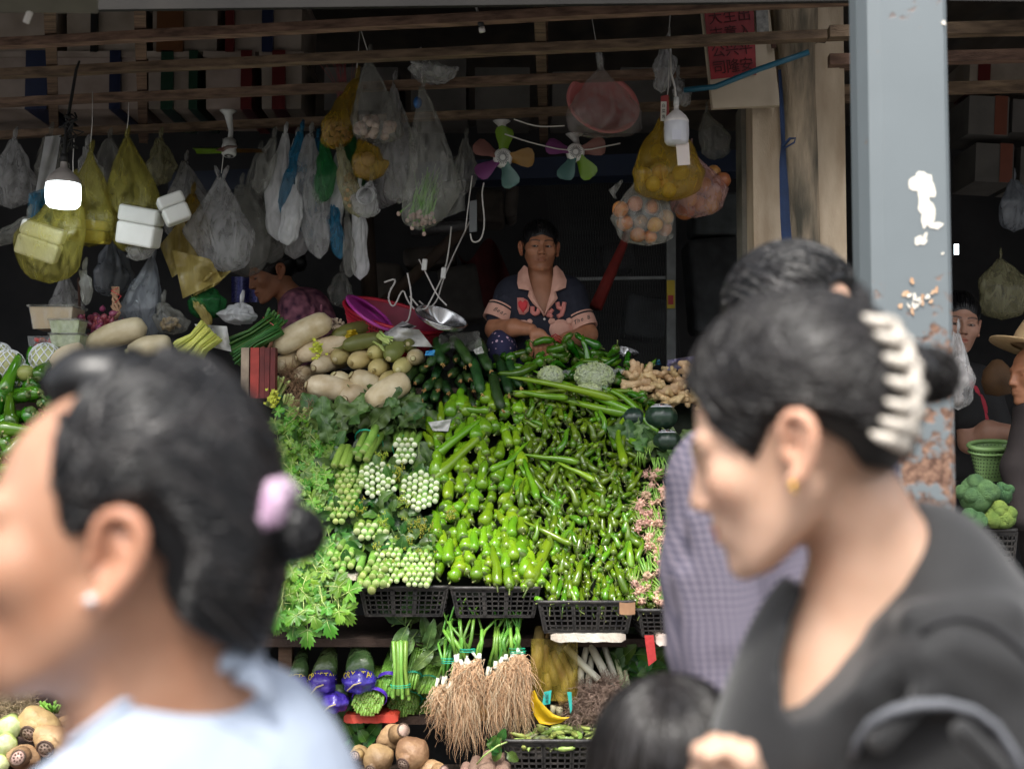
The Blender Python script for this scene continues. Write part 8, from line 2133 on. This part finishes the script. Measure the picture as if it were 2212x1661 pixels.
sheet('grey paper tip standing in the red basket',[(870,694),(900,705),(880,715),(815,728)],'white',5.02,'paper',M('grey_paper',(.32,.31,.31),.7,rnd=0),.02,'paper')
sheet('yellow plastic scrap left of the paper',[(740,715),(768,711),(780,735),(748,735)],'ochre',5.0,'scrap',flat('yellow_scrap',(.50,.36,.01)),.015,'scrap')
sheet('clear film lying behind the cucumbers',[(950,722),(1035,715),(1045,760),(945,750)],'clear',5.02)
sheet('white paper scrap poking out of the cucumbers',[(1022,756),(1040,748),(1046,762),(1028,766)],'white',4.92,'scrap',M('white_paper',(0,0,0)),.01,'scrap')
sheet('white liner paper between greens, cucumbers and peppers',[(925,912),(975,905),(968,932),(935,930)],'white',4.74,'paper',M('white_paper',(0,0,0)),.01,'paper')
sheet('blue corner of a packet at the cucumbers',[(920,758),(940,756),(938,768),(918,768)],'white',4.93,'scrap',flat('blue_scrap',(.05,.30,.60)),.005,'scrap')
fan('pale green leaf bundle wrapped in the white paper',838,748,812,730,16,.045,.005,m_pale,None,d=4.98)
m_stk0 = m_stk
# heaps at the back left
t = fan('bundle of pale yellow chives wrapped in paper',400,765,455,712,70,.07,.0045,M('yellow_chive',(.42,.48,.06),.45,col2=(.62,.62,.16),scale=20,rnd=.1),M('yellow_chive',(0,0,0)),'yellow_chives',d=4.78)
sheet('white paper wrapped round the yellow chives',[(420,700),(490,705),(500,760),(448,748)],'white',4.85,'paper',M('white_paper',(0,0,0)),.02,'paper')
t = fan('bundle of dark green chives left of the big radish',500,762,600,700,60,.06,.0042,M('dark_chive',(.025,.10,.015),.4,col2=(.06,.18,.03),scale=20,rnd=.2),M('dark_chive',(0,0,0)),'green_chives',d=4.88)
t = fan('second bundle of chives with a pink tie, tips upward',600,682,560,740,50,.05,.0042,M('dark_chive',(0,0,0)),M('dark_chive',(0,0,0)),'green_chives',d=4.95)
band(t,P(592,700,4.93),(.5,0,.7),.05,flat('pink_tie',(.55,.12,.12)),.002,1)
m_shal = M('shallot',(.16,.022,.045),.35,col2=(.30,.07,.11),scale=12,rnd=.25)
t = thing('shallot_braid','braid of purple shallots with its dried stalk standing up','shallots',None,P(224,700,4.95))
sm = MB(); sm.lathe([(0,-.016),(.010,-.012),(.0145,0),(.011,.010),(.004,.018),(.0015,.026)],10); sm = sm.mesh('shallot',m_shal)
for _ in range(70):
    p = P(222 + R.gauss(0,20),705 + R.gauss(0,16),4.93 + R.uniform(-.05,.03)); o = inst('shallot',sm,p - P(224,700,4.95),Quaternion((R.uniform(-1,1),R.uniform(-1,1),R.uniform(-1,1)),R.uniform(0,3)).normalized(),R.uniform(.7,1.1),t)
g = MB()
for k in range(8): g.tube([P(245 + R.gauss(0,6),690,4.93)] + [P(250 + 6 * math.sin(j * 1.5 + k) + R.gauss(0,2),690 - j * 14,4.93 + .008 * math.cos(j * 1.5 + k)) for j in range(1,6)],.0055,5)
part(g,'dried_stalk',M('dry_stalk',(.34,.20,.12),.8,rnd=0),t)
g = MB(); g.tube([P(255,622,4.92),P(240,628,4.9),P(262,640,4.9),P(248,655,4.9)],.002,5); part(g,'red_string',flat('red_string',(.5,.03,.03)),t)
def tub(label,x,y,w,h,d,fill,lid=True,taper=.85):
    s = d / F; c = P(x,y,d); t = thing('plastic_tub',label,'food tub','clear food tubs at the left',c); g = MB()
    g.box(c,(w * s,w * s * .8,h * s),None,taper); o = part(g,'contents',fill,t,False)
    g = MB(); g.box(c,(w * s * 1.03,w * s * .83,h * s * 1.04),None,taper); o = part(g,'tub_wall',film_c,t,False)
    if lid: g = MB(); g.box(c + Vector((0,0,h * s * .55)),(w * s * 1.12,w * s * .9,.010)); o = part(g,'lid',bm('clear'),t,False); b_ = o.modifiers.new('b','BEVEL'); b_.width = .004; b_.segments = 2
m_crm = M('bean_paste',(.50,.34,.20),.6,col2=(.6,.44,.28),scale=10); m_cgr = M('chopped_green',(.30,.36,.16),.6,col2=(.5,.55,.34),scale=60); m_tom = M('cherry_tomato',(.46,.07,.02),.25,rnd=.2)
tub('largest tub, peach coloured, on top at the left',124,690,92,46,4.9,m_crm); tub('tub of chopped green beans right of the peach one',148,708,64,28,4.82,m_cgr); tub('lowest tub of pale green shreds',150,738,66,26,4.80,m_cgr)
t = thing('tomato_tub','open clear tub of cherry tomatoes at the left','food tub',None,P(98,742,4.84))
for _ in range(34): g = None; p = P(98 + R.gauss(0,14),742 + R.gauss(0,7),4.84 + R.uniform(-.03,.03));
tm = MB(); tm.ell((0,0,0),.011,10); tm = tm.mesh('tomato',m_tom)
for _ in range(36): inst('tomato',tm,P(98 + R.uniform(-22,22),742 + R.uniform(-9,10),4.84 + R.uniform(-.04,.03)) - P(98,742,4.84),None,R.uniform(.8,1.1),t)
g = MB(); g.box(P(98,740,4.84),(.11,.09,.045),None,.9); part(g,'tub_wall',film_c,t,False)
g = MB(); g.tube([P(172,672,5.0),P(171,640,5.0),P(170,600,5.0)],.006,6); tag(g.obj('rusty_rod',M('rust',(0,0,0))),'thin rusty rod standing behind the tubs','rod')
def netted(label,x,y,r,d):
    c = P(x,y,d); s = d / F; t = thing('netted_fruit',label,'fruit','fruit in white foam nets at the left',c); g = MB(); g.ell(c,r * s,18); part(g,'fruit',M('pale_fruit',(.34,.36,.16),.5),t); g = MB()
    for k in range(12):
        for sg in (-1,1):
            pts = []
            for j in range(9):
                th = .15 + j * .35; a = k * .5236 + sg * j * .26; pts.append(c + Vector((math.sin(th) * math.cos(a),math.sin(th) * math.sin(a),math.cos(th))) * r * s * 1.04)
            g.tube(pts,.0028,4)
    part(g,'foam_net',M('foam_net',(.66,.68,.70),.7,rnd=0),t)['kind'] = 'stuff'
netted('foam netted fruit at the very left edge',18,790,34,4.72); netted('foam netted fruit beside the lowest gourd',99,776,34,4.76); netted('foam netted fruit under the left edge one',45,812,26,4.7)
netted('foam netted fruit behind the far left one',0,765,24,4.8)
g = MB(); g.ell(P(56,806,4.66),(.036,.034,.032),18); tag(g.obj('yellow_green_fruit',M('mottled_fruit',(.20,.26,.05),.4,col2=(.45,.45,.14),scale=9)),'round mottled yellow green fruit beside the left peppers','fruit')
bag('small clear bag of peanuts behind the yellow chives',(350,655),(368,690),(372,722),'clear',4.95,74,60,70,depth=.8); stuff_in('','peanuts in the small clear bag',368,700,20,14,4.95,46,.009,m_nut,'peanuts','peanuts')
bag('bluish white knotted bag above the dark chives',(520,655),(518,680),(520,700),'white',5.0,70,64,71,depth=.8,crump=.2)
stuff_in('','cluster of small white mushrooms behind the big radish',725,702,18,16,5.05,70,.0065,M('mushroom',(.56,.47,.33),.6),'mushrooms','mushrooms')
g = MB(); g.grid(lambda u,v: P(500 + 62 * u,598 + 55 * v,5.9 + .02 * math.sin(u * 12)),12,8); tag(g.obj('blue_cloth',M('blue_glitter',(.03,.03,.16),.35,col2=(.16,.18,.5),scale=120,rnd=0)),'glittering dark blue fabric in the dark left of the bent woman','cloth')
bag('packaged leaves in clear film next to the bent woman',(735,590),(735,630),(745,665),'clear',5.6,50,50,72,crump=.2)
sheet('printed grey rice packet right of the ginger',[(1442,778),(1500,768),(1505,800),(1440,800)],'milky',4.95,'packet',M('printed_packet',(.30,.28,.30),.4,col2=(.08,.07,.22),scale=60,rnd=0),.012,'packet')
sheet('small blue wrapper behind the ginger',[(1405,782),(1425,776),(1428,788),(1408,790)],'blue',5.0,'wrapper',None,.004,'wrapper')

# ---------------------------------------------------------------- right of the blue column
crate(2140,1145,.20,.15,.2,4.3,'black crate of broccoli right of the blue column',(12,6),group=None)
m_bro = M('broccoli',(.030,.085,.030),.7,col2=(.075,.17,.055),scale=30,bump=1,bscale=260,bdist=.01,rnd=.15)
def broc(label,x,y,r,d,seed,col=None):
    q = random.Random(seed); c = P(x,y,d); s = d / F; t = thing('broccoli',label,'broccoli','broccoli heads in the right hand crate',c); lumps = [(Vector((q.gauss(0,1),q.gauss(-.4,.6),q.gauss(.4,.7))).normalized() * q.uniform(.45,.75),q.uniform(.3,.5)) for _ in range(16)]
    g = MB(); g.ell(c,r * s * .8,16)
    for v,k in lumps: g.ell(c + v * r * s,k * r * s,20,None,lambda w,k=k: 1 + .07 * mnoise.noise(w * 9) + .05 * mnoise.noise(w * 23))
    part(g,'florets',col or m_bro,t); g = MB(); g.tube([c,c + Vector((0,.02,-r * s * 1.2))],[r * s * .35,r * s * .25],10); part(g,'stalk',m_pale,t)
broc('largest broccoli head, topmost right of the column',2110,1075,46,4.35,1); broc('broccoli head with a yellowing side at the right',2155,1115,36,4.32,2,M('yellow_broccoli',(.07,.14,.02),.7,col2=(.16,.24,.04),scale=20,bump=1,bscale=260)); broc('low broccoli head against the column',2098,1128,34,4.3,3); broc('small broccoli head at the top of the pile',2165,1065,26,4.4,4)
sheet('white paper hanging at the column below the broccoli',[(2066,1155),(2100,1158),(2090,1200),(2066,1205)],'white',4.2,'paper',M('white_paper',(0,0,0)),.01,'paper')
t = thing('green_basket','light green plastic basket held in front of the man at the right','basket',None,P(2135,990,4.75)); m_lgb = M('light_green_plastic',(.20,.34,.12),.4,col2=(.26,.42,.16),scale=8,rnd=0)
tp = ringpts(2142,962,48,9,.06,4.75,36); bt = ringpts(2146,1036,28,7,.04,4.75,36); cc = P(2142,962,4.75)
def shrink(pts,k=.5): m_ = sum(pts,Vector()) / len(pts); return [Vector((p.x,m_.y + (p.y - m_.y) * k,p.z)) for p in pts]
tp,bt = shrink(tp,.6),shrink(bt,.35); n = 36; g = MB(); g.add(tp + bt,[(i,(i + 1) % n,n + (i + 1) % n,n + i) for i in range(n)]); part(g,'basket_wall',m_lgb,t)
g = MB(); g.tube(tp + [tp[0]],.009,8,cap=False); g.tube([p + Vector((0,0,-.022)) for p in tp + [tp[0]]],.005,6,cap=False); part(g,'rim',m_lgb,t)
g = MB()
for j in range(1,9):
    for i in range(0,36):
        f = j / 9.5; p = tp[i].lerp(bt[i],f); m_ = sum([tp[k].lerp(bt[k],f) for k in range(0,36,6)],Vector()) / 6; g.ell(p + (p - m_).normalized() * .001,(.0028,.0028,.0028),5)
part(g,'holes',flat('hole_dark',(.03,.06,.02)),t)['kind'] = 'stuff'
bag('large hanging bag of white packets against the blue column',(2068,720),(2072,820),(2070,885),'milky',4.4,62,50,80,depth=.9)
stuff_in('','pale packets inside the hanging bag by the column',2068,820,20,46,4.42,16,.026,M('pale_packet',(.5,.46,.44),.5),'packets','packets')
t = thing('straw_hat','brim of a straw hat entering at the right edge','hat',None,P(2205,752,4.6)); g = MB(); rm = Matrix.Rotation(.32,3,'Y'); g.lathe([(0,.10),(.07,.10),(.085,.05),(.09,.01),(.17,0),(.17,-.006),(.09,.0)],28,P(2235,755,4.6),rm); part(g,'brim',M('straw',(.46,.30,.15),.8,col2=(.56,.40,.22),scale=80,rnd=0),t)
# person under the hat, only the dark sleeve shows at the frame edge
def hatman():
    D0 = 4.6; t = thing('person','person in dark clothes under the straw hat, cut off by the right edge','person',None,P(2240,900,D0)); X = lambda x,y,dd=0: P(x,y,D0 + dd)
    Mx = place(P(2238,812,D0),-80,5,0,1.0); b = Sdf(); b.sub(head_sdf(),Mx,0); b.cap(X(2245,850),X(2250,910,.02),.05,.07,k=.03)
    me = body_mesh('body',b,(X(2150,0).x,4.4,X(0,930).z),(X(2330,0).x,4.85,X(0,730).z),.007,sk_brown,lambda V: np.ones((len(V),3))); part(me_off(me,t),'body',None,t)
    s = Sdf(); s.ell(X(2290,1100,.02),(.17,.14,.38),k=.05); s.cap(X(2230,890,.02),X(2350,890,.02),.07,k=.05); s.chain([X(2225,900,-.03),X(2195,1010,-.06),X(2205,1120,-.1)],[.06,.05,.045],k=.04)
    me = body_mesh('dark_shirt',s,(X(2140,0).x,4.35,X(0,1330).z),(X(2420,0).x,4.85,X(0,840).z),.010,M('dark_shirt',(.022,.016,.016),.9,rnd=0)); part(me_off(me,t),'shirt',None,t)
hatman()
# stacked foam boxes in the dark at the right
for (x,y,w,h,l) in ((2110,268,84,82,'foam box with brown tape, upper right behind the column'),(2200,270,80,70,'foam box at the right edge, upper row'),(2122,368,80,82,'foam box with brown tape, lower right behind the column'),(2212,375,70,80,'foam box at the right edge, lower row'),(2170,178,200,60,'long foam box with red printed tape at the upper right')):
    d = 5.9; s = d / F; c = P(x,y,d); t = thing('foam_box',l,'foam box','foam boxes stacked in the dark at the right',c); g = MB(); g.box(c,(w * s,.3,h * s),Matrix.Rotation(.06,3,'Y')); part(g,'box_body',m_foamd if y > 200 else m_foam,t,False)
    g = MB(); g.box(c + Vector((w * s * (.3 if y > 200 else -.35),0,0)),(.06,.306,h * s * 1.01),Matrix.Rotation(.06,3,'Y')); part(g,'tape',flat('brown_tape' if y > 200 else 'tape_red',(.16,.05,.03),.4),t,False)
g = MB(); g.tube([P(2066,528,4.9),P(2066,550,4.9)],.009,10); tag(g.obj('small_tube_light',M('tube_light',(.8,.95,1),.4,emit=3,var=.02,rnd=0)),'small glowing lamp peeping past the column at the right','lamp')
bag('dark crumpled bag hanging high at the right edge',(2190,390),(2195,440),(2190,500),'greyb',5.2,70,60,82,crump=.2)
bag('faint greenish film packet behind the straw hat',(2160,560),(2170,620),(2165,690),'dull',5.5,110,100,83,crump=.15)
g = MB(); g.lathe([(0,-.06),(.05,-.05),(.065,0),(.055,.05),(.02,.09),(.0,.095)],16,P(2155,825,4.95)); tag(g.obj('brown_gourd',M('brown_rind',(.10,.05,.02),.7)),'brown gourd hanging in the dark behind the red printed shirt','gourd')
